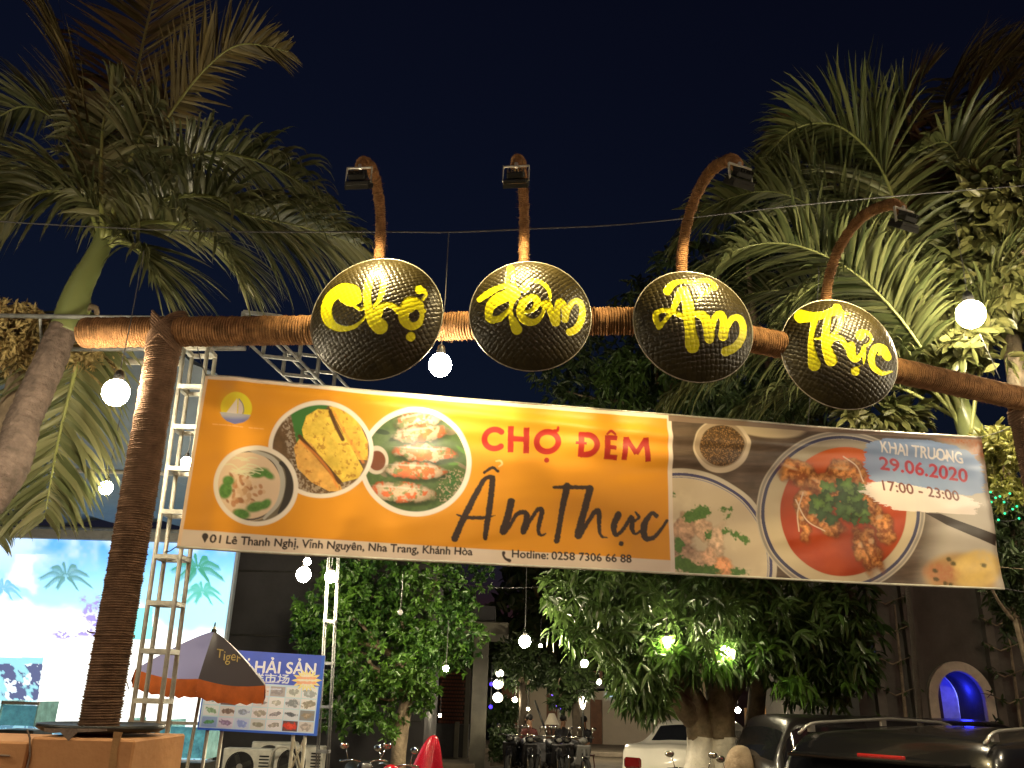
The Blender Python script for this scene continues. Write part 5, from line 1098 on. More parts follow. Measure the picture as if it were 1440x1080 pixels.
# air-conditioning units
def acunit(loc, lab, first=None):
    T = thing('air_conditioner', (0, 0, 0), lab, 'air conditioner', 'outdoor units behind the seafood sign')
    q = MB(); q.box((0, 0, .30), (.80, .30, .56), bev=.015); q.build('casing', mat('ac_casing', (.55, .55, .50), .4, var=.15), T)
    q = MB(); q.lathe((-.10, -.152, .30), [(.235, 0), (.235, -.012), (.215, -.014), (.215, .0)], 28, ((1, 0, 0), (0, 0, 1), (0, 1, 0))); q.build('fan_ring', M_black, T)
    q = MB(); q.lathe((-.10, -.1515, .30), [(.214, 0), (.001, 0)], 28, ((1, 0, 0), (0, 0, 1), (0, 1, 0))); q.build('fan_opening', M_black, T)
    q = MB(); q.lathe((-.10, -.165, .30), [(.05, .012), (.05, -.004), (.001, -.006)], 16, ((1, 0, 0), (0, 0, 1), (0, 1, 0))); q.build('hub_cap', M_alu, T)
    for k in range(4):
        a = k * math.pi / 2 + .4; q = MB(); q.box((-.10 + .12 * math.cos(a), -.157, .30 + .12 * math.sin(a)), (.15, .006, .07), ((math.cos(a), 0, math.sin(a)), (0, 1, 0), (-math.sin(a), 0, math.cos(a)))); q.build('fan_blade', M_blackmetal, T)
    for k in range(8): q = MB(); q.box((.29, -.153, .12 + .05 * k), (.16, .01, .022)); q.build('louvre', M_black, T)
    for s in (-1, 1): q = MB(); q.box((s * .28, 0, .01), (.06, .32, .04)); q.build('foot', M_blackmetal, T)
    T.location = loc; return T
acs = [(352, 1052, 15.6, 0, 'white outdoor air-conditioning unit at left below the blue seafood sign'), (388, 1043, 16.4, .25, 'outdoor air-conditioning unit half hidden behind its neighbours below the seafood sign'), (424, 1048, 15.6, 0, 'outdoor air-conditioning unit with round fan at right below the seafood sign')]
t0 = None
for (x, y, Yd, rz, lab) in acs:
    p = PY(x, y, Yd); z = p[2] - .58
    if t0 is None: t0 = acunit((p[0], Yd, z), lab); o = t0
    else: o = dup(t0, (p[0], Yd, z), rz, lab)
    q = MB(); q.box((p[0], Yd, z / 2 - .02), (.95, .5, z - .02)); tag(q.build('concrete_plinth', M_pave), 'concrete plinth under the ' + ('left' if x < 370 else 'middle' if x < 400 else 'right') + ' outdoor air-conditioning unit', 'plinth')
q = MB(); a = PY(452, 1000, 15.4)
q.tube(crom(np.array([PY(378, 1078, 15.2), PY(385, 1056, 15.2), PY(400, 1050, 15.2), PY(412, 1060, 15.2), PY(420, 1085, 15.2)]), 6), .018, 6); tag(q.build('refrigerant_hose', M_truss, None, True), 'pale looping hose in front of the outdoor air-conditioning units', 'hose')
# slim truss pole in front of the green tree
p0 = PY(449, 1078, 12.2); sp = thing('truss_pole', (p0[0], 12.2, 0), 'slim white truss pole rising in front of the green tree to the banner', 'truss pole')
ladder(sp, np.array([p0[0], 12.2, .02]), np.array([PY(462, 760, 12.2)[0], 12.2, PY(462, 760, 12.2)[2]]), np.array([.14, 0, 0]), np.array([0, .14, 0]), 7, .010, .01, M_truss2)

# ================================================================ blue seafood sign
ys = 11.0; tl = PY(291, 914, ys); tr = PY(455, 917, ys); bl_ = PY(276, 1032, ys); zt_, zb = tl[2], bl_[2]
tl = PP(292, 912, PY(365, 975, ys), (.10, -1, 0)); nS = np.array([.10, -1, 0]); pS = PY(365, 975, ys)
tl, tr, bl_ = PP(294, 912, pS, nS), PP(457, 922, pS, nS), PP(277, 1026, pS, nS)
bl_ = np.array([bl_[0], bl_[1], bl_[2]]); 
P3 = Print(tl, tr, bl_, 360, 236, 2); X, Y_, C = P3.X, P3.Y, P3.C
C[...] = (.07, .13, .62); C *= (.85 + .3 * noise(X, Y_, .05, 3, 3))[..., None]
U_, V_ = P3.U, P3.V
put(C, ((V_ > .40)) * 1., (.62, .78, .92)); put(C, ((V_ > .975) | (U_ < .012) | (U_ > .975) & (V_ > .0)) * 1., (.05, .16, .70))
r = np.random.default_rng(8)
pal = [((.30, .35, .42), (.85, .85, .9)), ((.22, .22, .25), (.6, .6, .62)), ((.45, .28, .28), (.85, .80, .78)), ((.45, .22, .22), (.75, .68, .62)), ((.32, .32, .34), (.45, .44, .44)), ((.42, .46, .42), (.8, .85, .8)), ((.4, .45, .45), (.85, .92, .92)),
       ((.30, .34, .38), (.85, .9, .92)), ((.65, .08, .15), (.16, .12, .13)), ((.75, .75, .75), (.92, .92, .9)), ((.28, .28, .28), (.72, .72, .72)), ((.5, .5, .45), (.85, .88, .88)), ((.26, .30, .32), (.7, .75, .78)), ((.35, .33, .26), (.85, .85, .8)),
       ((.25, .40, .25), (.8, .88, .85)), ((.24, .18, .15), (.75, .72, .7)), ((.3, .36, .45), (.7, .8, .9)), ((.42, .40, .34), (.85, .85, .85)), ((.3, .3, .32), (.92, .92, .92)), ((.12, .14, .16), (.72, .78, .82)), ((.35, .30, .22), (.30, .32, .32)),
       ((.12, .35, .15), (.35, .5, .75)), ((.32, .24, .38), (.75, .7, .8)), ((.3, .4, .75), (.6, .7, .92)), ((.32, .33, .26), (.7, .72, .68)), ((.4, .38, .34), (.92, .92, .92)), ((.72, .08, .05), (.16, .1, .1)), ((.42, .38, .34), (.7, .68, .64))]
for k in range(28):
    i, j = k % 7, k // 7; u0_, u1_ = .03 + i * .135, .03 + (i + 1) * .135 - .010; v0, v1 = .425 + j * .138, .425 + (j + 1) * .138 - .014
    m_ = (U_ > u0_) & (U_ < u1_) & (V_ > v0) & (V_ < v1); fgc, bgc = pal[k]; put(C, m_ * 1., bgc)
    cu_, cv_ = (u0_ + u1_) / 2, (v0 + v1) / 2; a = r.uniform(-.6, .6); du = (U_ - cu_) / .062; dv_ = (V_ - cv_) / .066; uu_ = du * math.cos(a) + dv_ * math.sin(a); vv_ = -du * math.sin(a) + dv_ * math.cos(a)
    nn = noise(X, Y_, .35, k, 3); sh = np.sqrt((uu_ / r.uniform(.8, 1.1)) ** 2 + (vv_ / r.uniform(.4, .8)) ** 2) + (nn - .5) * 1.1
    put(C, m_ * (1 - sstep(.75, .95, sh)) , fgc); put(C, m_ * (1 - sstep(.5, .9, sh)) * (nn > .55) * .6, tuple(min(1, c * 1.9) for c in fgc))
P3.text('CHỢ HẢI SẢN', (300, 943), (443, 945.5), 15.5, (.95, .97, 1.0), dil=2)
P3.text('海鲜市场', (334, 955.5), (406, 958), 9.5, (.80, .88, 1.0), dil=1)
for (xa, xb, yy) in ((296, 308, 964), (312, 322, 964.4), (374, 392, 961.5), (398, 404, 962), (292, 299, 969), (302, 311, 969.2), (314, 336, 969.6), (342, 356, 970.4), (360, 372, 970.8), (376, 395, 971.2)):
    P3.ink([(xa, yy - 2, .9), (xb, yy - 1.6, .9)], (.80, .86, 1.0), .4, .8, rough=1.6)
th = np.arctan2(Y_ - 957, X - 431.5); rr_ = np.hypot((X - 431.5) / 1.35, Y_ - 957) / (12.5 + 3.2 * (np.abs(((th * 16 / (2 * math.pi)) % 1) - .5) * 4 - 1))
put(C, 1 - sstep(.95, 1.05, rr_), (.95, .80, .25)); put(C, 1 - sstep(.5, .9, rr_), (.95, .88, .72))
for yy in (953.5, 960): P3.ink([(419, yy, 1.7), (443, yy + .6, 1.7)], (.90, .38, .16), .5, .75, rough=2.4)
sg = thing('seafood_sign', ((tl + tr) / 2 * [1, 1, 0]), 'blue seafood signboard with rows of small food photos, half behind the umbrella', 'sign')
P3.mesh('sign_face', printmat('sign_print', .35, emit=.22), sg)
ex = nz(tr - tl); nS_ = nz(-nS); q = MB(); q.box((tl + tr) / 2 + (bl_ - tl) / 2 + nS_ * .045, (np.linalg.norm(tr - tl), .08, np.linalg.norm(bl_ - tl)), (ex, nS_, nz(tl - bl_))); q.build('cabinet', mat('blue_cabinet', (.03, .08, .40), .4, var=.2), sg)
for t in (.08, .20, .80, .90):
    p = bl_ + (tr - tl) * t + nS_ * .05; q = MB(); q.tube([(p[0], p[1], 0), p + [0, 0, .02]], .022, 8); q.build('leg', M_white, sg, True)
for (t0_, t1_) in ((.80, .90), (.90, .80)):
    a = bl_ + (tr - tl) * t0_ + nS_ * .05; b = bl_ + (tr - tl) * t1_ + nS_ * .05; q = MB(); q.tube([(a[0], a[1], bl_[2] - .05), (b[0], b[1], bl_[2] - .45)], .012, 6); q.build('brace', M_white, sg, True)
# ================================================================ umbrella
uc = PY(301, 888, 9.6); Ru = .74; um = thing('market_umbrella', (uc[0], uc[1], 0), 'blue market umbrella, backdrop light painted into its lilac panels, with orange valance and gold lettering', 'umbrella')
NU = 6; V = []; rot = -math.pi / 2 + .26; tiltv = nz([.10, -.02, 1]); ux = nz([1, 0, -.10]); uy = nz(np.cross(tiltv, ux))
zap = 0; hgt = .46
def uP(a, r_, z): return uc + ux * math.cos(a) * r_ + uy * math.sin(a) * r_ - tiltv * z
M_ub = printmat('umbrella_cloth', .65); M_or = mat('orange_valance', (.50, .12, .025), .65, var=.25, scale=5)
M_um = M_ub.node_tree; 
for k in range(NU):
    a0_, a1_ = rot + 2 * math.pi * k / NU, rot + 2 * math.pi * (k + 1) / NU; G = 26; V = []; F = []; cols = []
    panel_col = (.058, .05, .066) if k in (0, 1) else (.30, .31, .62)  # backdrop light is painted into the lilac; the backlit side panel is darkened
    for i in range(G + 1):
        for j in range(G + 1):
            t = i / G; s_ = j / G; p = uP(a0_, Ru * t, hgt * t ** 1.25) * (1 - s_) + uP(a1_, Ru * t, hgt * t ** 1.25) * s_; p = p + tiltv * (-.035 * t * math.sin(math.pi * s_)); V.append(p); cols.append(panel_col)
    for i in range(G):
        for j in range(G): F.append((i * (G + 1) + j, i * (G + 1) + j + 1, (i + 1) * (G + 1) + j + 1, (i + 1) * (G + 1) + j))
    V = np.array(V); cols = np.array(cols)
    o = mk('canopy_panel', V, F, M_ub, um, True, cols=cols)
    V = []; 
    for j in range(13):
        s_ = j / 12; p = uP(a0_, Ru, hgt) * (1 - s_) + uP(a1_, Ru, hgt) * s_; p = p - tiltv * .035 * math.sin(math.pi * s_); ob = nz((p - uc) * [1, 1, 0]); V += [p, p + np.array([0, 0, -.11]) + ob * (.012 + .012 * math.sin(j * 1.9 + k)), p + np.array([0, 0, -.17 + .012 * math.sin(j * 2.6)]) + ob * (.012 * math.cos(j * 2 + k))]
    F = [(j * 3 + m_, (j + 1) * 3 + m_, (j + 1) * 3 + m_ + 1, j * 3 + m_ + 1) for j in range(12) for m_ in range(2)]
    mk('valance', V, F, M_or, um, True)
    q = MB(); q.tube([uP(a0_, Ru * t, hgt * t ** 1.25 + .012) for t in np.linspace(.03, 1, 8)], .005, 5); q.build('rib', M_blackmetal, um)
q = MB(); q.tube([uc + [0, 0, .05], uc - tiltv * .5, (uc[0] - .12, uc[1], .02)], .018, 8); q.build('pole', M_white, um, True)
q = MB(); q.lathe(uc, [(.03, -.02), (.03, .02), (.012, .03), (.008, .09), (.001, .1)], 10); q.build('finial', M_black, um, True)
# gold lettering on the dark panel, laid on the cloth
Vt, Tt = text_tris('Tiger', 0); k = 6
a0_, a1_ = rot, rot + 2 * math.pi / NU
def on_umb(x, y):
    d = ray(x, y); best = None
    for t in np.linspace(.15, .98, 60):
        for s_ in np.linspace(0, 1, 20):
            p = uP(a0_, Ru * t, hgt * t ** 1.25) * (1 - s_) + uP(a1_, Ru * t, hgt * t ** 1.25) * s_; p = p - tiltv * .035 * t * math.sin(math.pi * s_)
            w = np.dot(p - CAM, cf); e = np.linalg.norm(CAM + d * w - p)
            if best is None or e < best[0]: best = (e, p)
    return best[1]
c00, c10, c01 = on_umb(305, 926), on_umb(337, 932), on_umb(306, 912); off = nz(CAM - c00) * .018
x0_, x1_ = Vt[:, 0].min(), Vt[:, 0].max(); capH = text_tris('H', 0)[0][:, 1].max()
VV = [c00 + (c10 - c00) * (p[0] - x0_) / (x1_ - x0_) + (c01 - c00) * (p[1] / capH + .12 * math.sin(p[0] * 5)) + off for p in Vt]
mk('gold_lettering', VV, Tt, mat('gold_print', (.50, .38, .14), .5, var=.3, scale=30), um)

# ================================================================ pedestal the post stands in
M_pl = mat('painted_plaster', (.42, .20, .085), .85, var=.22, scale=2.5, bump=.4, bscale=18, col2=(.52, .27, .12))
M_plc = mat('bare_cement', (.20, .15, .12), .9, var=.3, scale=8, bump=.5)
pt = PY(120, 1030, 5.85); zt0 = pt[2]
xe = PY(190, 1040, 5.75)[0]; xm = PY(44, 1040, 5.75)[0]
ped = thing('gate_pedestal', ((xe + xm) / 2, 6.2, 0), 'orange painted masonry pedestal with a black tray, holding the left rope post', 'pedestal')
q = MB(); q.box(((xe + xm) / 2, 6.2, zt0 / 2 - .02), (xe - xm, .9, zt0 - .02), bev=.012); q.build('block', M_pl, ped)
q = MB(); q.box((xm - .78, 6.2, zt0 / 2 - .03), (1.53, .88, zt0 - .06), bev=.012); q.build('block', M_pl, ped)
def patch(P, name, M_):
    pts = [PY(x, y, 5.7455) for x, y in P]; q = MB(); q.add(pts + [p + [0, .006, 0] for p in pts], [tuple(range(len(P)))[::-1]] + [(i, (i + 1) % len(P), len(P) + (i + 1) % len(P), len(P) + i) for i in range(len(P))]); return q.build(name, M_, ped)
patch([(62, 1029), (75, 1031), (85, 1030), (96, 1042), (108, 1030), (150, 1028), (150, 1025), (62, 1024)], 'cement_patch', M_plc)
patch([(160, 1029), (172, 1030), (165, 1055), (163, 1095), (150, 1095), (155, 1060)], 'cement_patch', mat('ochre_patch', (.34, .19, .08), .85, var=.2, scale=6, bump=.3))
q = MB(); q.lathe((P1[0], 6.2, zt0 - .005), [(.001, 0), (.36, 0), (.40, .02), (.40, .045), (.36, .035), (.20, .03), (.001, .03)], 28); q.build('tray_rim', M_black, ped, True)
q = MB(); q.add([(x, y, z) for (x, y, z) in [(xm - .9, 5.757, .9), (xm - .3, 5.757, .9)]], []); 
for (a, b) in (((-4, 1062), (14, 1063)), ((38, 1026), (42, 1048)), ((42, 1048), (38, 1080))):
    q = MB(); q.tube([PY(*a, 5.745), PY((a[0] + b[0]) / 2 + 2, (a[1] + b[1]) / 2, 5.742), PY(*b, 5.745)], .006, 5); q.build('crack_line', M_plc, ped)
# twigs and cord stubs on the left post
for (x, y, dx, dy) in ((182, 892, 8, 6), (176, 958, 5, 12), (136, 988, -22, -4), (130, 890, -8, -4), (186, 836, 8, 6), (165, 1001, 8, 0)):
    q = MB(); q.tube(crom(np.array([PY(x - dx * .3, y, 6.02), PY(x + dx * .5, y + dy * .2, 5.98), PY(x + dx, y + dy, 5.97)]), 5), [.006] * 5 + [.004] * 5 + [.002], 5); q.build('rope_end', M_rope2, gate, True)
# ================================================================ house wall at right with arched niche
M_hw = mat('dim_grey_render', (.10, .092, .082), .9, var=.35, scale=.9, bump=.6, bscale=12)
M_hp = mat('pilaster_render', (.135, .125, .11), .9, var=.3, scale=1.5, bump=.5, bscale=14)
M_arch = mat('pale_arch_trim', (.62, .56, .47), .7, var=.15, scale=6, bump=.3)
yh = 14.0; hx0 = PY(1205, 960, yh)[0]; hx1 = hx0 + 9.5; hz = PY(1300, 690, yh)[2]
house = thing('villa_building', ((hx0 + hx1) / 2, yh, 0), 'dark rendered house wall at lower right with a blue lit arched niche', 'building')
ac = PY(1349, 985, yh); aw = 46 / FP * np.dot(ac - CAM, cf); aw_in = 33 / FP * np.dot(ac - CAM, cf); cz = PY(1349, 985, yh)[2]; crown_z = PY(1349, 944, yh)[2]
# wall with a true arched hole
hole = [(ac[0] - aw_in, 0.0)] + [(ac[0] - aw_in * math.cos(t), cz + (crown_z - cz) * math.sin(t)) for t in np.linspace(0, math.pi, 25)] + [(ac[0] + aw_in, 0.0)]
V = []; F = []
def strip(P0_, P1_, y):
    b = len(V); n = len(P0_)
    for a, c in zip(P0_, P1_): V.append((a[0], y, a[1])); V.append((c[0], y, c[1]))
    for i in range(n - 1): F.append((b + 2 * i, b + 2 * i + 1, b + 2 * i + 3, b + 2 * i + 2))
out = [(hx0, 0.0)] + [(hx0 + (hx1 - hx0) * t, hz) for t in np.linspace(0, 1, 25)] + [(hx1, 0.0)]
strip(hole, out, yh); b = len(V)
for (x, z) in hole: V.append((x, yh, z)); V.append((x, yh + .75, z))
for i in range(len(hole) - 1): F.append((b + 2 * i, b + 2 * i + 1, b + 2 * i + 3, b + 2 * i + 2))
b = len(V); V += [(hx0, yh, 0), (hx0, yh + 5, 0), (hx0, yh + 5, hz), (hx0, yh, hz), (hx1, yh, hz), (hx1, yh + 5, hz)]; F += [(b, b + 1, b + 2, b + 3), (b + 3, b + 2, b + 5, b + 4)]
mk('wall', V, F, M_hw, house)
q = MB(); q.box((ac[0], yh + .8, 1.5), (2.2, .08, 3.4)); q.build('niche_back', mat('niche_plaster', (.55, .55, .6), .8, var=.15, bump=.3), house)
V = []; F = []
op = [(ac[0] - aw, 0.0)] + [(ac[0] - aw * math.cos(t), cz + (crown_z - cz + (aw - aw_in)) * math.sin(t)) for t in np.linspace(0, math.pi, 25)] + [(ac[0] + aw, 0.0)]
strip(hole, op, yh - .09); n_ = len(hole)
for PPs in (op, hole):
    b = len(V)
    for (x, z) in PPs: V.append((x, yh - .09, z)); V.append((x, yh + .02, z))
    for i in range(n_ - 1): F.append((b + 2 * i, b + 2 * i + 1, b + 2 * i + 3, b + 2 * i + 2))
mk('arch_trim', V, F, M_arch, house)
for (xa, xb) in ((1228, 1240), (1278, 1296), (1392, 1404)):
    a, b_ = PY(xa, 960, yh - .01)[0], PY(xb, 960, yh - .01)[0]; q = MB(); q.box(((a + b_) / 2, yh - .06, hz / 2), (b_ - a, .13, hz - .02)); q.build('pilaster', M_hp, house)
q = MB(); q.box(((hx0 + hx1) / 2, yh - .1, hz + .08), (hx1 - hx0 + .3, .5, .18), bev=.02); q.build('cornice', M_hp, house)
q = MB(); q.box(((hx0 + hx1) / 2, yh - .03, .2), (.01, .01, .01)); 
bl_c = PY(1362, 972, yh + .45)
lampT = thing('blue_lamp', (bl_c[0] + .12, yh + .62, bl_c[2] - .15), 'blue lamp glowing inside the arched niche at right', 'lamp')
q = MB(); q.tube([(bl_c[0] + .14, yh + .60, bl_c[2] - .18), (bl_c[0] + .10, yh + .60, bl_c[2] + .14)], .035, 10); q.build('lamp_tube', glow('blue_tube', (.25, .3, 1.0), 30), lampT, True)
q = MB(); q.box((bl_c[0] + .22, yh + .66, bl_c[2]), (.12, .18, .12)); q.build('lamp_box', M_blackmetal, lampT)
l = bpy.data.lights.new('blue_lamp_light', 'POINT'); l.energy = 8; l.color = (.02, .03, 1); l.shadow_soft_size = .08
lo = bpy.data.objects.new('blue_lamp_light', l); COL.objects.link(lo); lo.location = (bl_c[0] - .12, yh + .35, bl_c[2])
q = MB(); q.box((ac[0] - aw_in * .52, yh + .5, cz / 2 + .3), (aw_in * .8, .06, cz * 1.3)); q.build('niche_door', M_blackmetal, house)
# slim trained plants on that wall
for k, (x, ylo, yhi, lab) in enumerate(((1262, 1000, 850, 'thin bare trained sapling against the dark house wall, left of the arch'), (1421, 1005, 880, 'thin trained sapling with tufts against the wall right of the arch'))):
    a, b_ = PY(x + 3, ylo, yh - .22), PY(x - 4, yhi, yh - .2); a[2] = 0; T = thing('sapling', a, lab, 'sapling', 'saplings trained on the house wall')
    q = MB(); q.tube([a, (a + b_) / 2 + [.02, 0, 0], b_], [.035, .028, .014], 7); q.build('stem', M_bark, T, True); cl = []
    for z in np.linspace(1.6, b_[2], 5):
        for s in (-1, 1):
            p = np.array([a[0] - .02, yh - .21, z]); e = p + [s * .28, -.05, .12]; q = MB(); q.tube([p, e], [.012, .006], 5); q.build('twig', M_bark, T); cl += [e, (p + e) / 2]
    leaves('foliage', np.array(cl), 7, .13, .035, M_dark, T, 60 + k, droop=.5)

# ================================================================ vehicles
def paint(name, col, rough=.22): return mat(name, col, rough, var=.06, scale=2, coat=.3, spec=.5, bump=.03, bscale=3)
M_glass = mat('dark_window_glass', (.012, .013, .015), .06, spec=.8, var=.2, scale=1)
M_tyre = mat('tyre_rubber', (.018, .018, .018), .85, var=.3, bump=.3); M_rimm = mat('wheel_rim', (.45, .45, .44), .3, .9, var=.2)
M_red = mat('red_lamp_glass', (.10, .006, .006), .15, emit=(1, .02, .01), est=.015, spec=.7); M_chrome = mat('chrome', (.75, .74, .7), .12, 1.0)
def car(name, label, loc, rz, sec, M_p, wheelbase, W_, group=None, rails=False, plate=None, cat='car'):
    """sec: list of stations (y, z_sill, z_belt, z_roof, half_w_belt, half_w_roof); front at -y, rear at +y ... built along local y, rear faces -y"""
    T = thing(name, (0, 0, 0), label, cat, group)
    V = []; F = []; fm = []
    prof = []
    st = np.array(sec, float); yy = np.linspace(st[0, 0], st[-1, 0], 61); S_ = [np.interp(yy, st[:, 0], st[:, k]) for k in range(1, 6)]
    for k in range(5):
        ker = np.array([1, 2, 3, 2, 1]) / 9; pad = np.r_[[S_[k][0]] * 2, S_[k], [S_[k][-1]] * 2]; S_[k] = np.convolve(pad, ker, 'valid')
    for i, y in enumerate(yy):
        zs_, zb, zr, wb, wr = [S_[k][i] for k in range(5)]
        cab = max(0, min(1, (zr - zb) / .25)); zr = max(zr, zb + .015)
        pts = [(wb * .90, zs_), (wb * .985, zs_ + .10), (wb, zs_ + (zb - zs_) * .55), (wb * .985, zb - .05), (wb * .955, zb), (wb * .94 * (1 - .0) + 0, zb + .012), (wr + (wb * .94 - wr) * .12, zb + (zr - zb) * .86), (wr * .93, zb + (zr - zb) * .965), (wr * .72, zr), (wr * .35, zr + .018), (0, zr + .022)]
        ring = pts + [(-a, b) for a, b in pts[::-1][1:]]; prof.append([(a, y, b) for a, b in ring])
    n = len(prof[0])
    for r_ in prof: V += r_
    for i in range(len(yy) - 1):
        zb0, zr0 = S_[1][i], S_[2][i]
        for k in range(n - 1):
            F.append((i * n + k, (i + 1) * n + k, (i + 1) * n + k + 1, i * n + k + 1))
    F.append(tuple(range(n))); F.append(tuple((len(yy) - 1) * n + k for k in range(n))[::-1])
    body = mk('body', V, F, M_p, T, True)
    # side glazing and screens, proud of the body by 6 mm
    cabi = [i for i in range(len(yy)) if S_[2][i] - S_[1][i] > .30]; i0, i1 = cabi[0], cabi[-1]
    for side in (0, 1):
        cuts = [i0 + int((i1 - i0) * f) for f in (0.0, .30, .335, .63, .665, 1.0)]
        for a, b in ((cuts[0], cuts[1]), (cuts[2], cuts[3]), (cuts[4], cuts[5])):
            if b - a < 1: continue
            GV = []; 
            for i in range(a, b + 1):
                r_ = prof[i]; lo_, hi_ = (r_[5], r_[6]) if side == 0 else (r_[n - 6], r_[n - 7]); sgn = 1 if side == 0 else -1
                lo_ = np.array(lo_) + [sgn * .006, 0, .03]; hi_ = np.array(hi_) + [sgn * .006, 0, -.02]; GV += [lo_, hi_]
            mk('side_window', GV, [(2 * i, 2 * i + 1, 2 * i + 3, 2 * i + 2) for i in range(len(GV) // 2 - 1)], M_glass, T, True)
    for nm, rg_ in (('rear_window', range(0, i0 + 2)), ('windscreen', range(i1 - 1, len(yy)))):
        idx = [i for i in rg_ if .06 < S_[2][i] - S_[1][i] and (S_[2][i] - S_[1][i]) < (max(S_[2] - S_[1]) * .96)]
        if len(idx) < 2: continue
        GV = []
        for i in idx:
            r_ = prof[i]; 
            for k in (7, 8, 9, 10, 11, 12, 13): p = np.array(r_[k]); nn = np.array([0, -.7 if nm[0] == 'r' else .7, .7]); GV.append(p * [.93, 1, 1] + nn * .008)
        mk(nm, GV, [(i * 7 + k, (i + 1) * 7 + k, (i + 1) * 7 + k + 1, i * 7 + k + 1) for i in range(len(idx) - 1) for k in range(6)], M_glass, T, True)
    for wx in (-1, 1):
        for wy in wheelbase:
            cx = wx * (W_ / 2 - .10); ax = ((0, 1, 0), (0, 0, 1), (wx, 0, 0)); q = MB(); q.lathe((cx, wy, .34), [(.20, .10), (.31, .11), (.34, .08), (.34, -.08), (.31, -.11), (.20, -.10)], 28, ax); w_ = q.build('wheel', M_tyre, T, True)
            q = MB(); q.lathe((cx, wy, .34), [(.205, .10), (.19, .085), (.06, .105), (.0, .11)], 20, ax); mk('rim', q.v, q.f, M_rimm, w_, True)
    y0 = yy[0]; wb = st[0, 4]; zb = st[0, 2]
    for s in (-1, 1):
        q = MB(); q.box((s * wb * .80, y0 + .03, zb - .16), (.30, .12, .17), bev=.03); q.build('tail_lamp', M_red, T)
        q = MB(); xw = st[len(st) // 2, 4]; q.box((s * (xw + .10), yy[i1] - .25, S_[1][i1] + .07), (.20, .10, .14), bev=.03); q.build('wing_mirror', M_p, T)
        q = MB(); q.box((s * (S_[3][25] + .012), yy[22], S_[1][22] - .13), (.025, .16, .03), bev=.008); q.build('door_handle', M_chrome, T)
        q = MB(); q.box((s * (S_[3][25] + .012), yy[36], S_[1][36] - .13), (.025, .16, .03), bev=.008); q.build('door_handle', M_chrome, T)
    q = MB(); q.box((0, y0 - .03, st[0, 1] + .10), (wb * 1.9, .18, .26), bev=.05); q.build('bumper', M_p, T)
    q = MB(); q.box((0, y0 - .012, zb - .30), (.44, .03, .15), bev=.004); q.build('number_plate', M_white, T)
    if rails:
        for s in (-1, 1):
            ix = [i for i in range(len(yy)) if S_[2][i] > max(S_[2]) - .07]; P = [np.array([s * (S_[4][i] * .90), yy[i], S_[2][i] + .052]) for i in ix]; P = [P[0] + [0, -.10, -.05]] + P + [P[-1] + [0, .10, -.05]]
            q = MB(); q.tube(P, .014, 8); q.build('roof_rail', M_rails, T, True)
            for i in (ix[1], ix[len(ix) // 2], ix[-2]): q = MB(); q.box((s * (S_[4][i] * .90), yy[i], S_[2][i] + .02), (.022, .08, .05)); q.build('rail_foot', M_rails, T)
        q = MB(); q.box((-.0, yy[i0 + 1] - .03, S_[2][i0 + 1] + .012), (.34, .05, .035), bev=.006); q.build('brake_lamp', mat('brake_lamp_glass', (.30, .015, .015), .2, emit=(1, .04, .02), est=.12), T)
        q = MB(); q.box((.0, yy[i0] - .06, S_[2][i0 + 1] - .0), (1.25, .22, .03), bev=.01); q.build('spoiler', M_p, T)
        q = MB(); q.tube(crom(np.array([(-.25, y0 - .03, zb - .06), (-.1, y0 - .06, zb - .03), (.3, y0 - .07, zb + .03)]), 5), .010, 6); q.build('wiper', M_chrome, T, True)
    T.location = loc; T.rotation_euler = (0, 0, rz); return T
M_rails = mat('silver_rail', (.55, .54, .50), .3, .8, var=.1)
M_pb = paint('black_car_paint', (.010, .010, .011)); M_pw = paint('white_car_paint', (.62, .60, .54)); M_pg = paint('dark_van_paint', (.014, .012, .012), .3)
suv = [(-2.35, .42, 1.00, 1.04, .88, .76), (-2.28, .40, 1.03, 1.22, .91, .78), (-2.12, .38, 1.05, 1.60, .93, .78), (-1.95, .36, 1.06, 1.70, .93, .77), (-.6, .34, 1.05, 1.74, .93, .77), (.45, .34, 1.03, 1.71, .93, .75), (.75, .34, 1.02, 1.60, .93, .68), (1.35, .34, 1.00, 1.04, .92, .66), (2.0, .36, .93, .95, .88, .60), (2.3, .40, .80, .82, .78, .5)]
car('parked_car', 'black four-wheel drive with silver roof rails parked at the lower right corner', (4.36, 8.0, 0), math.radians(-50), suv, M_pb, (-1.4, 1.4), 1.86, rails=True)
van = [(-2.3, .40, 1.0, 1.05, .88, .76), (-2.2, .38, 1.05, 1.62, .90, .76), (-2.0, .36, 1.05, 1.74, .91, .76), (.9, .36, 1.05, 1.74, .91, .76), (1.2, .36, 1.03, 1.55, .91, .74), (1.65, .36, 1.0, 1.03, .90, .7), (2.15, .38, .9, .92, .86, .6), (2.3, .4, .8, .82, .78, .5)]
pv = PY(1110, 1010, 12.0); car('parked_van', 'dark boxy van parked side on behind the mango trunk', (pv[0] + 1.85, 12.5, 0), math.radians(-84), van, M_pg, (-1.4, 1.4), 1.82, cat='van')
sed = [(-2.25, .42, 1.06, 1.08, .80, .55), (-2.15, .38, 1.16, 1.18, .87, .60), (-1.65, .36, 1.16, 1.19, .89, .62), (-1.0, .34, 1.08, 1.54, .89, .58), (-.6, .34, 1.05, 1.58, .89, .57), (.25, .34, 1.0, 1.56, .89, .57), (.6, .34, .94, 1.30, .89, .58), (1.15, .34, .93, .96, .88, .6), (1.9, .36, .84, .86, .84, .55), (2.2, .40, .72, .74, .72, .4)]
psd = PY(925, 1040, 16.6); car('parked_car', 'white saloon car seen from behind beside the mango trunk', (psd[0] + .98, 17.0, 0), math.radians(-28), sed, M_pw, (-1.35, 1.35), 1.78)

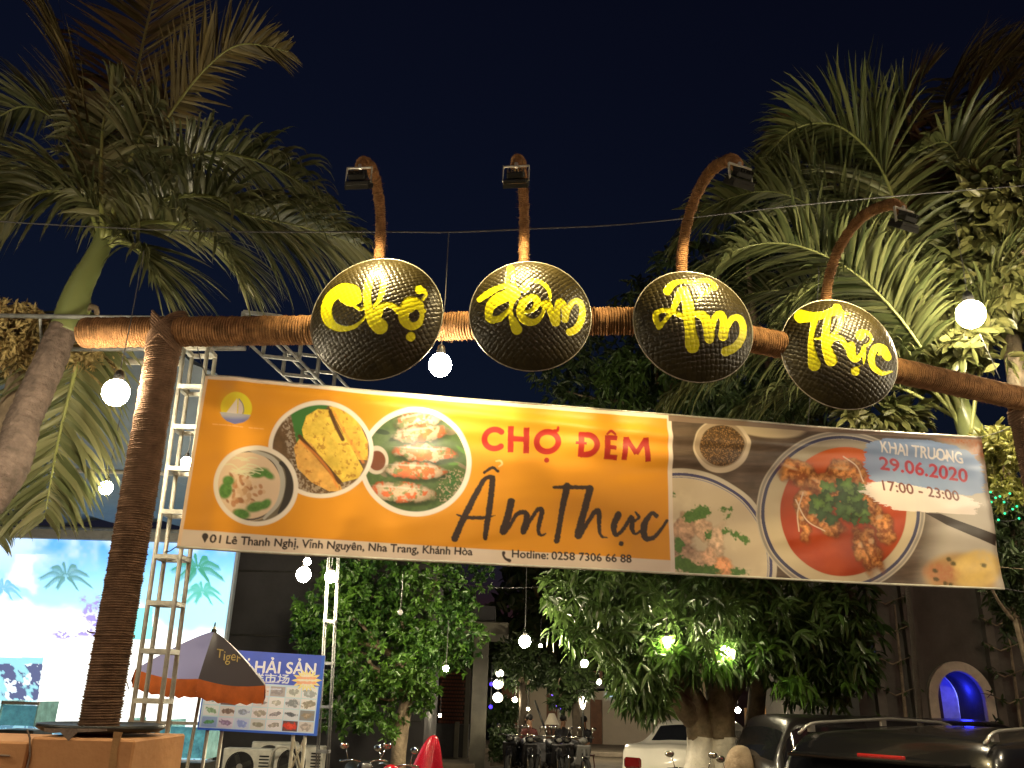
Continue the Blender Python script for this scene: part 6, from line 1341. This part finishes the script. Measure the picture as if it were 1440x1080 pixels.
# motorbikes
def motorbike(label, M_b, group):
    T = thing('motorbike', (0, 0, 0), label, 'motorbike', group)
    for nm, y in (('wheel', -.62), ('wheel', .62)):
        q = MB(); q.lathe((0, y, .29), [(.23, .04), (.27, .045), (.29, .02), (.29, -.02), (.27, -.045), (.23, -.04), (.23, .04)], 26, ((0, 1, 0), (0, 0, 1), (1, 0, 0))); w_ = q.build(nm, M_tyre, T, True)
        q = MB(); q.lathe((0, y, .29), [(.045, .05), (.045, -.05)], 10, ((0, 1, 0), (0, 0, 1), (1, 0, 0)))
        for k in range(6): a = k * math.pi / 3; q.tube([(0, y, .29), (0, y + .235 * math.cos(a), .29 + .235 * math.sin(a))], .010, 5)
        mk('spokes', q.v, q.f, M_rimm, w_)
    q = MB(); P = crom(np.array([(0, .42, .78), (0, .34, .50), (0, .18, .36), (0, -.10, .38), (0, -.30, .60), (0, -.62, .74)]), 6); q.tube(P, np.interp(np.linspace(0, 1, len(P)), [0, .3, .5, .7, 1], [.10, .13, .11, .17, .10]), 12); q.build('body', M_b, T, True)
    q = MB(); q.tube(crom(np.array([(0, .12, .74), (0, -.05, .77), (0, -.35, .80), (0, -.66, .83)]), 5), [.05, .10, .12, .12, .12, .12, .13, .13, .13, .13, .12, .12, .11, .10, .09, .05], 12); q.build('seat', M_black, T, True)
    q = MB(); q.box((0, .44, .62), (.34, .06, .46), ((1, 0, 0), (0, .95, -.3), (0, .3, .95)), bev=.02); q.build('leg_shield', M_b, T)
    for s in (-1, 1):
        q = MB(); q.tube([(s * .05, .50, .74), (s * .05, .62, .29)], .022, 8); q.build('fork', M_chrome, T, True)
        q = MB(); q.tube(crom(np.array([(0, .40, .96), (s * .16, .38, 1.0), (s * .33, .30, .98)]), 4), .014, 7); q.build('handlebar', M_chrome, T, True)
        q = MB(); q.tube([(s * .23, .36, 1.0), (s * .27, .38, 1.14)], .006, 5); q.ball((s * .30, .38, 1.18), .055, 10, 7, (1.2, .3, .8)); q.build('mirror', M_chrome, T, True)
    q = MB(); q.ball((0, .46, .92), .10, 14, 9, (1.15, .9, .8)); q.build('headlamp_cowl', M_b, T, True)
    q = MB(); q.ball((0, .53, .92), .065, 12, 8, (1.1, .6, .8)); q.build('headlight', mat('lamp_glass', (.12, .12, .11), .08, spec=.8) if 'lamp_glass' not in bpy.data.materials else bpy.data.materials['lamp_glass'], T, True)
    q = MB(); q.box((0, .62, .60), (.11, .34, .02), ((1, 0, 0), (0, 1, 0), (0, 0, 1)), bev=.006); q.build('front_mudguard', M_b, T)
    q = MB(); q.ball((0, -.74, .74), .05, 10, 7, (1.4, .6, .8)); q.build('tail_light', M_red, T, True)
    q = MB(); q.tube([(.12, -.1, .26), (.14, -.72, .36)], [.03, .045], 10); q.build('exhaust', M_chrome, T, True)
    q = MB(); q.box((0, -.80, .56), (.16, .015, .12), bev=.003); q.build('number_plate', M_white, T); return T
M_mb = [paint('bike_black', (.012, .012, .014)), paint('bike_grey', (.12, .12, .13)), paint('bike_blue', (.02, .03, .10)), paint('bike_white', (.16, .16, .155))]
g_ = 'motorbikes parked in a row in the yard'
m0 = motorbike('black motorbike at the left end of the parked row in the yard', M_mb[0], g_); m0.location = (PY(722, 1060, 22.5)[0], 22.6, .0); m0.rotation_euler = (0, 0, math.radians(168))
for k, (px_, Yd, rz, lab) in enumerate(((741, 22.2, 186, 'second dark motorbike from the left in the yard row'), (760, 22.8, 172, 'third dark motorbike in the yard row, below the seated men'), (779, 22.3, 190, 'dark motorbike in the yard row, left of the last two'), (797, 22.6, 176, 'dark motorbike second from the right end of the yard row'), (811, 22.2, 195, 'motorbike at the right end of the yard row, beside the thin trunk'))):
    o = dup(m0, (PY(px_, 1060, Yd)[0], Yd, 0), math.radians(rz), lab)
    for c in o.children:
        if c.name.startswith(('body', 'leg_shield', 'headlamp_cowl', 'front_mud')) and k in (1, 4): c.data = c.data.copy(); c.data.materials[0] = M_mb[3 if k == 4 else 1]
M_rr = paint('red_scooter_paint', (.42, .008, .02), .18)
sc = motorbike('red scooter with a red rain cape draped over it, below the green tree', M_rr, None); ps = PY(580, 1060, 12.6); sc.location = (ps[0], 12.6, .0); sc.rotation_euler = (0, 0, math.radians(150))
V = []; F = []; G = 18
for i in range(G + 1):
    for j in range(G + 1):
        a = j / G * math.pi * 2; t = i / G; r_ = .02 + .24 * t ** .7 * (1 + .16 * math.sin(a * 4 + 1) * t); V.append((ps[0] + .26 + r_ * math.cos(a) - .10 * t, 12.85 + r_ * math.sin(a) * .9, 1.34 - .72 * t ** 1.3 + .05 * math.sin(a * 3 + 1) * t - .05 * math.cos(a) * t))
for i in range(G):
    for j in range(G): F.append((i * (G + 1) + j, i * (G + 1) + j + 1, (i + 1) * (G + 1) + j + 1, (i + 1) * (G + 1) + j))
tag(mk('rain_cape', V, F, mat('red_vinyl', (.33, .006, .02), .25, var=.2, bump=.2), None, True), 'pointed red rain cape heaped over the red scooter\'s seat', 'rain cape')
ps = PY(500, 1078, 12.9); o = dup(m0, (ps[0], 13.2, 0), math.radians(200), 'dark motorbike in the shade under the green tree, left of the red scooter'); del o['group']
# a bike stands against the mango trunk with a pale cloth bag
ps = PY(968, 1070, 13.4); o = dup(m0, (ps[0], 13.4, 0), math.radians(175), 'dark motorbike standing in front of the limewashed mango trunk'); del o['group']
bgp = PY(1042, 1068, 12.4); V = []; F = []; q = MB(); q.ball((bgp[0], bgp[1], bgp[2] - .12), .26, 20, 14, (.9, .7, 1.1)); V = np.array(q.v); V += (noise(V[:, 0] + 9, V[:, 2] + V[:, 1] + 9, 5, 3)[:, None] - .5) * .14
bg_ = mk('cloth_bag', V, q.f, mat('tan_cloth', (.42, .32, .22), .85, var=.2, bump=.6, bscale=25), None, True); tag(bg_, 'crumpled tan cloth bag on a motorbike beside the mango trunk', 'bag')
pq = dup(m0, (bgp[0] - .05, 12.62, 0), math.radians(185), 'dark motorbike carrying the tan cloth bag by the mango trunk'); del pq['group']; pq.scale = (1, 1, 1)

# people
def person(loc, rz, label, seat_h, M_top, M_leg, M_skin, M_hair, cap=None):
    T = thing('person', (0, 0, 0), label, 'person'); h = seat_h
    J = {'pel': (0, 0, h + .10), 'wst': (0, .03, h + .28), 'chs': (0, .05, h + .50), 'nck': (0, .07, h + .66), 'hd0': (0, .09, h + .74), 'hd1': (0, .10, h + .86)}
    Jr = {'pel': .15, 'wst': .13, 'chs': .15, 'nck': .055, 'hd0': .075, 'hd1': .085}
    E = [('pel', 'wst'), ('wst', 'chs'), ('chs', 'nck'), ('nck', 'hd0'), ('hd0', 'hd1')]
    for s, nm in ((-1, 'L'), (1, 'R')):
        J['sh' + nm] = (s * .17, .05, h + .58); Jr['sh' + nm] = .06; J['el' + nm] = (s * .24, .14, h + .32); Jr['el' + nm] = .045; J['wr' + nm] = (s * .15, .36, h + .24); Jr['wr' + nm] = .032; J['hn' + nm] = (s * .11, .43, h + .22); Jr['hn' + nm] = .035
        J['hp' + nm] = (s * .10, .02, h + .06); Jr['hp' + nm] = .09; J['kn' + nm] = (s * .17, .44, h + .04); Jr['kn' + nm] = .065; J['an' + nm] = (s * .16, .46, .10); Jr['an' + nm] = .045; J['ft' + nm] = (s * .17, .62, .04); Jr['ft' + nm] = .04
        E += [('chs', 'sh' + nm), ('sh' + nm, 'el' + nm), ('el' + nm, 'wr' + nm), ('wr' + nm, 'hn' + nm), ('pel', 'hp' + nm), ('hp' + nm, 'kn' + nm), ('kn' + nm, 'an' + nm), ('an' + nm, 'ft' + nm)]
    ks = list(J); me = bpy.data.meshes.new('body'); me.from_pydata([J[k] for k in ks], [(ks.index(a), ks.index(b)) for a, b in E], []); o = bpy.data.objects.new('body', me); COL.objects.link(o)
    sk = o.modifiers.new('s', 'SKIN'); o.modifiers.new('u', 'SUBSURF').levels = 1
    for i, k in enumerate(ks): me.skin_vertices[0].data[i].radius = (Jr[k], Jr[k]); me.skin_vertices[0].data[i].use_root = (k == 'pel')
    bpy.context.view_layer.update(); m2 = bpy.data.meshes.new_from_object(o.evaluated_get(bpy.context.evaluated_depsgraph_get())); bpy.data.objects.remove(o)
    m2.name = 'body'; m2.materials.clear(); [m2.materials.append(x) for x in (M_skin, M_top, M_leg)]
    for p in m2.polygons:
        c = p.center; p.use_smooth = True; p.material_index = 0
        if h + .14 < c.z < h + .66 and not (abs(c.x) > .10 and c.y > .22): p.material_index = 1
        elif c.z <= h + .17 and c.z > .12: p.material_index = 2
    b = bpy.data.objects.new('body', m2); COL.objects.link(b); b.parent = T; ORG[b.name] = np.zeros(3)
    ORG[T.name] = np.zeros(3); q = MB(); q.ball((0, .085, h + .90), .10, 14, 9, (.95, 1.02, .9)); q.build('hair', M_hair, T, True)
    q = MB(); q.ball((0, .19, h + .83), .02, 6, 5); q.build('nose', M_skin, T, True)
    for s in (-1, 1): q = MB(); q.ball((s * .09, .10, h + .84), .022, 6, 5); q.build('ear', M_skin, T, True)
    T.location = loc; T.rotation_euler = (0, 0, rz); return T
Ms, Mh = mat('skin', (.30, .16, .09), .6, var=.1), mat('dark_hair', (.012, .010, .009), .6, var=.2)
M_t1, M_t2, M_t3 = mat('dark_red_shirt', (.10, .025, .02), .8, var=.2), mat('black_shirt', (.02, .02, .022), .8, var=.2), mat('dark_trousers', (.02, .022, .03), .85, var=.2)
for (px_, py_, Yd, rz, sh, mt, lab) in ((745, 1014, 23.8, 170, .46, M_t1, 'seated person in a dark patterned shirt behind the parked motorbikes, left of the other'), (790, 1014, 24.2, 200, .46, M_t2, 'seated person in black near the middle of the yard, behind the motorbikes'), (823, 1020, 25.5, 150, .42, M_t2, 'person in dark clothes sitting at the right, by the brown door')):
    p = PY(px_, py_, Yd); person((p[0], Yd, 0), math.radians(rz), lab, sh, mt, M_t3, Ms, Mh)
    q = MB(); q.box((0, -.02, sh - .02), (.40, .40, .04), bev=.01); st_ = thing('plastic_stool', (0, 0, 0), 'low plastic stool under the ' + ('left' if px_ == 745 else 'middle' if px_ == 790 else 'right') + ' seated person in the yard', 'stool', 'stools in the yard'); q.build('seat', M_t1, st_)
    for a in (-1, 1):
        for b in (-1, 1): q = MB(); q.tube([(a * .16, -.02 + b * .16, sh - .04), (a * .19, -.02 + b * .19, 0.14 if Yd < 1 else 0.0)], .016, 6); q.build('leg', M_t1, st_)
    st_.location = (p[0], Yd, 0); st_.rotation_euler = (0, 0, math.radians(rz))

# ================================================================ yard buildings in the distance
M_ww = mat('white_wall', (.52, .48, .38), .8, var=.12, scale=.8, bump=.3, bscale=10); M_brn = mat('brown_door_wood', (.17, .075, .035), .55, var=.3, scale=3, bump=.4, bscale=30)
M_col = mat('grey_column', (.20, .19, .15), .8, var=.2, scale=2, bump=.4); M_brick = mat('red_vent_brick', (.16, .06, .04), .85, var=.35, scale=4, bump=.5)
yw = 37.0
def wallbox(name, xa, xb, ya_, yb_, Yd, th, M_, parent):
    a, b = PY(xa, ya_, Yd), PY(xb, yb_, Yd); z1 = PY((xa + xb) / 2, ya_, Yd)[2]; z0 = 0.0 if yb_ is None or yb_ > 1030 else b[2]
    q = MB(); q.box(((a[0] + b[0]) / 2, Yd + th / 2, (z0 + z1) / 2), (b[0] - a[0], th, z1 - z0)); return q.build(name, M_, parent)
wc = PY(860, 1000, yw); yard = thing('yard_building', (wc[0], yw + 1.5, 0), 'low white building with brown doors across the yard, seen in the gap', 'building')
wallbox('wall', 847, 1010, 974, 1034, yw, 3, M_ww, yard); wallbox('wall', 816, 830, 962, 1040, yw, 3, M_ww, yard); wallbox('door', 830.3, 846.7, 984, 1040, yw + .12, .1, M_brn, yard); wallbox('lintel', 829.5, 847.5, 972, 984, yw + .02, 2.8, M_ww, yard)
wallbox('wall', 745, 768, 965, 1040, yw, 3, M_ww, yard); wallbox('door', 768.3, 784, 975, 1040, yw + .12, .1, M_brn, yard); wallbox('wall', 784.3, 816, 965, 1040, yw + .03, 3, M_ww, yard); wallbox('wall', 706, 745, 965, 1040, yw + .06, 3, M_ww, yard)
wallbox('wall', 706, 727, 960, 1040, yw - .4, .4, M_brn, yard)
a = PY(700, 960, yw)[0]; b = PY(1010, 974, yw)[0]; zr_ = PY(850, 970, yw)[2]
q = MB(); q.box(((a + b) / 2, yw + 1.2, zr_ + .12), (b - a + 1, 4.2, .16)); q.build('roof', M_blackmetal, yard)
for k in range(9):
    x = PY(800 + k * 9, 960, yw - .6)[0]; q = MB(); q.box((x, yw - .55, zr_ + .42), (.13, .13, .55)); q.build('rafter_end', M_brn, yard)
pL = PY(866, 978, yw - .1); q = MB(); q.box((pL[0], yw - .04, pL[2]), (.8, .06, .10)); lt = thing('tube_lamp', (pL[0], yw - .08, pL[2] - .05), 'bluish strip lamp at the top of the white wall', 'lamp'); q.build('tube', glow('cool_strip', (.6, .85, 1), 1.6), lt)
# grey column with flat eave and the brick lattice wall
yc = 25.5; c0 = PY(671, 1066, yc); c1 = PY(680, 896, yc); pav = thing('porch_building', (c0[0] - 1.2, yc + 1, 0), 'grey porch with one square column, flat eave and red lattice brick wall', 'building')
q = MB(); q.box((c0[0], yc, c1[2] / 2), (.42, .42, c1[2])); q.build('column', M_col, pav)
e0, e1 = PY(636, 878, yc - .5), PY(715, 900, yc - .5); q = MB(); q.box(((e0[0] + e1[0]) / 2 - .6, yc + .9, c1[2] + .20), (e1[0] - e0[0] + 1.2, 3.2, .36), bev=.03); q.build('eave', M_col, pav)
q = MB(); q.box(((e0[0] + e1[0]) / 2 - .9, yc + .9, c1[2] + .62), (e1[0] - e0[0] + 1.0, 2.6, .44)); q.build('parapet', M_wallg, pav)
bx0, bx1 = PY(618, 980, 27.2)[0], PY(652, 980, 27.2)[0]; bz0, bz1 = PY(635, 1018, 27.2)[2], PY(635, 945, 27.2)[2]
nx_, nz_ = 9, 14; bw, bh = (bx1 - bx0) / nx_, (bz1 - bz0) / nz_; me_ = None
for j in range(nz_):
    for i in range(nx_):
        x = bx0 + (i + .5 + (.5 if j % 2 else 0)) * bw; z = bz0 + (j + .5) * bh
        if me_ is None: q = MB(); q.box((x, 27.2, z), (bw * .78, .12, bh * .62)); br = q.build('brick', M_brick, pav); V0 = np.array([v.co[:] for v in br.data.vertices]).mean(0); [setattr(v, 'co', v.co - Vector(tuple(V0))) for v in br.data.vertices]; br.location = tuple(V0); me_ = br; off0 = np.array([x, 27.2, z]) - V0
        else: c = me_.copy(); COL.objects.link(c); c.parent = pav; c.location = tuple(np.array([x, 27.2, z]) - off0)
q = MB(); q.box(((bx0 + bx1) / 2, 27.5, (bz0 + bz1) / 2), (bx1 - bx0 + .4, .1, bz1 - bz0)); q.build('inner_wall', mat('dark_plaster', (.05, .04, .035), .9, var=.3), pav)
q = MB(); q.box(((bx0 + bx1) / 2, 27.3, bz0 / 2), (bx1 - bx0 + .4, .4, bz0)); q.build('wall', M_wallg, pav)
for (xa, xb, yt) in ((640, 646, 1015), (656, 662, 940)): a, b = PY(xa, yt, 26.8), PY(xb, yt, 26.8); q = MB(); q.box(((a[0] + b[0]) / 2, 26.8, a[2] / 2), (b[0] - a[0], .2, a[2])); q.build('post', M_col, pav)
# tiled kiosk with lamp to the right of the mango trunk
yk = 24.0; kc = PY(1108, 1000, yk); kio = thing('tiled_kiosk', (kc[0], yk, 0), 'small orange tiled kiosk with a lamp under its roof, above the dark van', 'kiosk')
M_tile = mat('orange_roof_tile', (.42, .16, .06), .8, var=.3, scale=5, bump=.4); a = PY(1088, 994, yk); b = PY(1128, 994, yk); ap = PY(1109, 976, yk); w = b[0] - a[0]
for j in range(5):
    t0_, t1_ = j / 5, (j + 1) / 5
    for i in range(7):
        for s in (-1, 1):
            pass
    wj = w * (1 - t0_); z = a[2] + (ap[2] - a[2]) * (t0_ + .1)
    for i in range(max(1, 8 - int(j * 1.6))):
        nn = max(1, 8 - int(j * 1.6)); x = kc[0] - wj / 2 + wj * (i + .5) / nn; q = MB(); q.box((x, yk - .5 + j * .1, z), (wj / nn * .92, .28, .05), ((1, 0, 0), (0, .8, .6), (0, -.6, .8))); q.build('tile', M_tile, kio)
q = MB(); q.add([(kc[0] - w / 2, yk - .55, a[2] - .03), (kc[0] + w / 2, yk - .55, a[2] - .03), (kc[0] + w / 2, yk + 1, a[2] - .03), (kc[0] - w / 2, yk + 1, a[2] - .03), (kc[0], yk - .0, ap[2] - .04)], [(0, 1, 4), (1, 2, 4), (2, 3, 4), (3, 0, 4), (0, 3, 2, 1)]); q.build('roof', M_tile, kio)
q = MB(); q.box((kc[0], yk + .9, a[2] / 2), (w * 2.4, .12, a[2] - .1)); q.build('wall', mat('ochre_wall', (.40, .24, .12), .8, var=.2, bump=.3), kio)
for s in (-1, 1): q = MB(); q.box((kc[0] + s * w * .45, yk - .3, a[2] / 2 - .02), (.08, .08, a[2] - .04)); q.build('post', M_brn, kio)
lc = PY(1107, 1000, yk - .3); T = thing('hanging_lamp', lc - [0, 0, .12], 'round lit lamp hanging under the orange kiosk roof', 'lamp'); q = MB(); q.ball(lc, .13, 14, 10, (1.2, 1.2, .9)); q.build('shade', glow('kiosk_lamp', (1, .72, .38), 40), T, True)
q = MB(); q.tube([lc + [0, 0, .1], lc + [0, 0, .4]], .012, 5); q.build('cord', M_wire, T)
# narrow lit lamp on a pole
lp = PY(819.5, 988, 23.0); T = thing('pole_lamp', (lp[0], 23.0, 0), 'narrow lit lamp on a thin pole right of the parked motorbikes', 'lamp'); q = MB(); q.lathe(lp, [(.02, -.16), (.05, -.1), (.10, .12), (.09, .16), (.01, .18)], 12); q.build('lit_shade', glow('pole_lamp_glass', (1, .85, .6), 22), T, True)
q = MB(); q.tube([(lp[0], 23, 0), (lp[0], 23, lp[2] - .15)], .03, 8); q.build('pole', M_blackmetal, T, True)
# purple fairy lights strand
T = thing('fairy_lights', PY(784, 990, 23), 'strand of violet and green fairy lights between the lanterns over the yard', 'string lights'); r = np.random.default_rng(4); P = [PY(777 + 13 * t + r.normal(0, 1), 978 + 22 * t + r.normal(0, 1), 23) for t in np.linspace(0, 1, 14)]
q = MB(); q.tube(P, .006, 4); q.build('lead', M_wire, T); Mv, Mg2 = glow('violet_led', (.22, .10, 1), 7), glow('pale_green_led', (.5, 1, .4), 5)
for i, p in enumerate(P): q = MB(); q.ball(p, .024, 6, 5); q.build('led', Mg2 if i in (1, 3) else Mv, T)
for (x, y, lab) in ((691, 962, 'upper blue lamp beside the paper lanterns'), (690, 994, 'lower blue lamp beside the paper lanterns')):
    p = PY(x, y, 24.6); T = thing('blue_lamp', p, lab, 'lamp'); q = MB(); q.ball(p, .05, 10, 8); q.build('blue_globe', glow('blue_globe_glass', (.06, .03, 1), 4), T); q = MB(); q.tube([p + [0, 0, .045], p + [0, 0, .5]], .008, 5); q.build('cord', M_wire, T)
# thin yard trees and hedge
for (x, Yd, hpx, lobes, n, sd, lab) in ((733, 24.0, 960, [(733, 930, 24, 40, 36, 1, 1), (760, 945, 24.5, 26, 22, .8, .6)], 260, 71, 'small dark tree whose trunk rises left of the seated people'), (807, 22.9, 965, [(806, 955, 22.9, 34, 26, .8, 1), (790, 985, 22.9, 16, 12, .5, .4)], 220, 72, 'small tree with forked trunk at the right end of the motorbike row'), (700, 27.0, 1010, [(707, 1000, 26.6, 22, 18, .6, 1)], 160, 73, 'leafy shrub behind the grey column, lit by the paper lanterns')):
    a = PY(x, 1060, Yd); a[2] = 0; b = PY(x + 2, hpx, Yd); T = thing('yard_tree', a, lab, 'tree'); knobbly('trunk', [a, (a + b) / 2 + [.05, 0, 0], b], [.17, .13, .09] if sd < 73 else [.05, .04, .03], mat('dark_bark', (.07, .055, .04), .9, var=.3, bump=.6), T, sd)
    cl = blob_pts(lobes, n, sd, .3); leaves('crown', cl, 8, .22, .07, M_dark, T, sd, droop=.5); branches(T, b, cl[np.random.default_rng(sd).choice(len(cl), 6)], .05, M_bark, sd)
hc = PY(705, 1045, 24.4); T = thing('hedge', (hc[0], 24.4, .14), 'dark clipped hedge between the grey column and the motorbikes', 'hedge'); rr = np.random.default_rng(8); cl = np.stack([rr.uniform(PY(690, 1040, 24.4)[0], PY(728, 1040, 24.4)[0], 420), rr.uniform(24.1, 24.9, 420), rr.uniform(.3, 1.05, 420)], 1); leaves('foliage', cl, 7, .12, .05, M_dark, T, 81, droop=.2)
q = MB(); q.box(((cl[:, 0].min() + cl[:, 0].max()) / 2, 24.5, .25), (cl[:, 0].max() - cl[:, 0].min(), .5, .22)); q.build('planter_box', M_kerb, T)
q = MB(); a, b = PY(752, 985, 23.6), PY(770, 1035, 23.6); q.tube([a, b], .03, 6); tag(q.build('leaning_pole', M_blackmetal, None, True), 'dark pole leaning behind the seated people in the yard', 'pole')
p = PY(776, 1010, 25.2); T = thing('table_lamp', (p[0], 25.2, 0), 'pale cone shaded lamp standing behind the parked motorbikes', 'lamp'); q = MB(); q.lathe((p[0], 25.2, p[2]), [(.20, -.16), (.08, .12), (.0, .13)], 16); q.build('lamp_shade', mat('cream_shade', (.5, .43, .30), .7, emit=(1, .8, .5), est=.12), T, True); q = MB(); q.tube([(p[0], 25.2, 0), (p[0], 25.2, p[2] - .1)], .02, 8); q.build('stand', M_blackmetal, T)
# garden wall and dark tree belt closing the yard
q = MB(); q.box((0, 41, 1.3), (70, .3, 2.6)); tag(q.build('boundary_wall', M_wallg), 'long dark boundary wall at the far end of the yard', 'wall')
cl = np.random.default_rng(3).uniform([-14, 42.5, 1.8], [22, 47, 9.5], (3800, 3)); cl = cl[cl[:, 2] < 7.4 + 1.6 * np.sin(cl[:, 0] * .7) + .8 * np.sin(cl[:, 0] * 1.9)]
tb = leaves('far_trees', cl, 6, .8, .35, M_dark, None, 91, droop=.4); tag(tb, kind='stuff', label='dark belt of far trees beyond the yard wall', cat='trees')
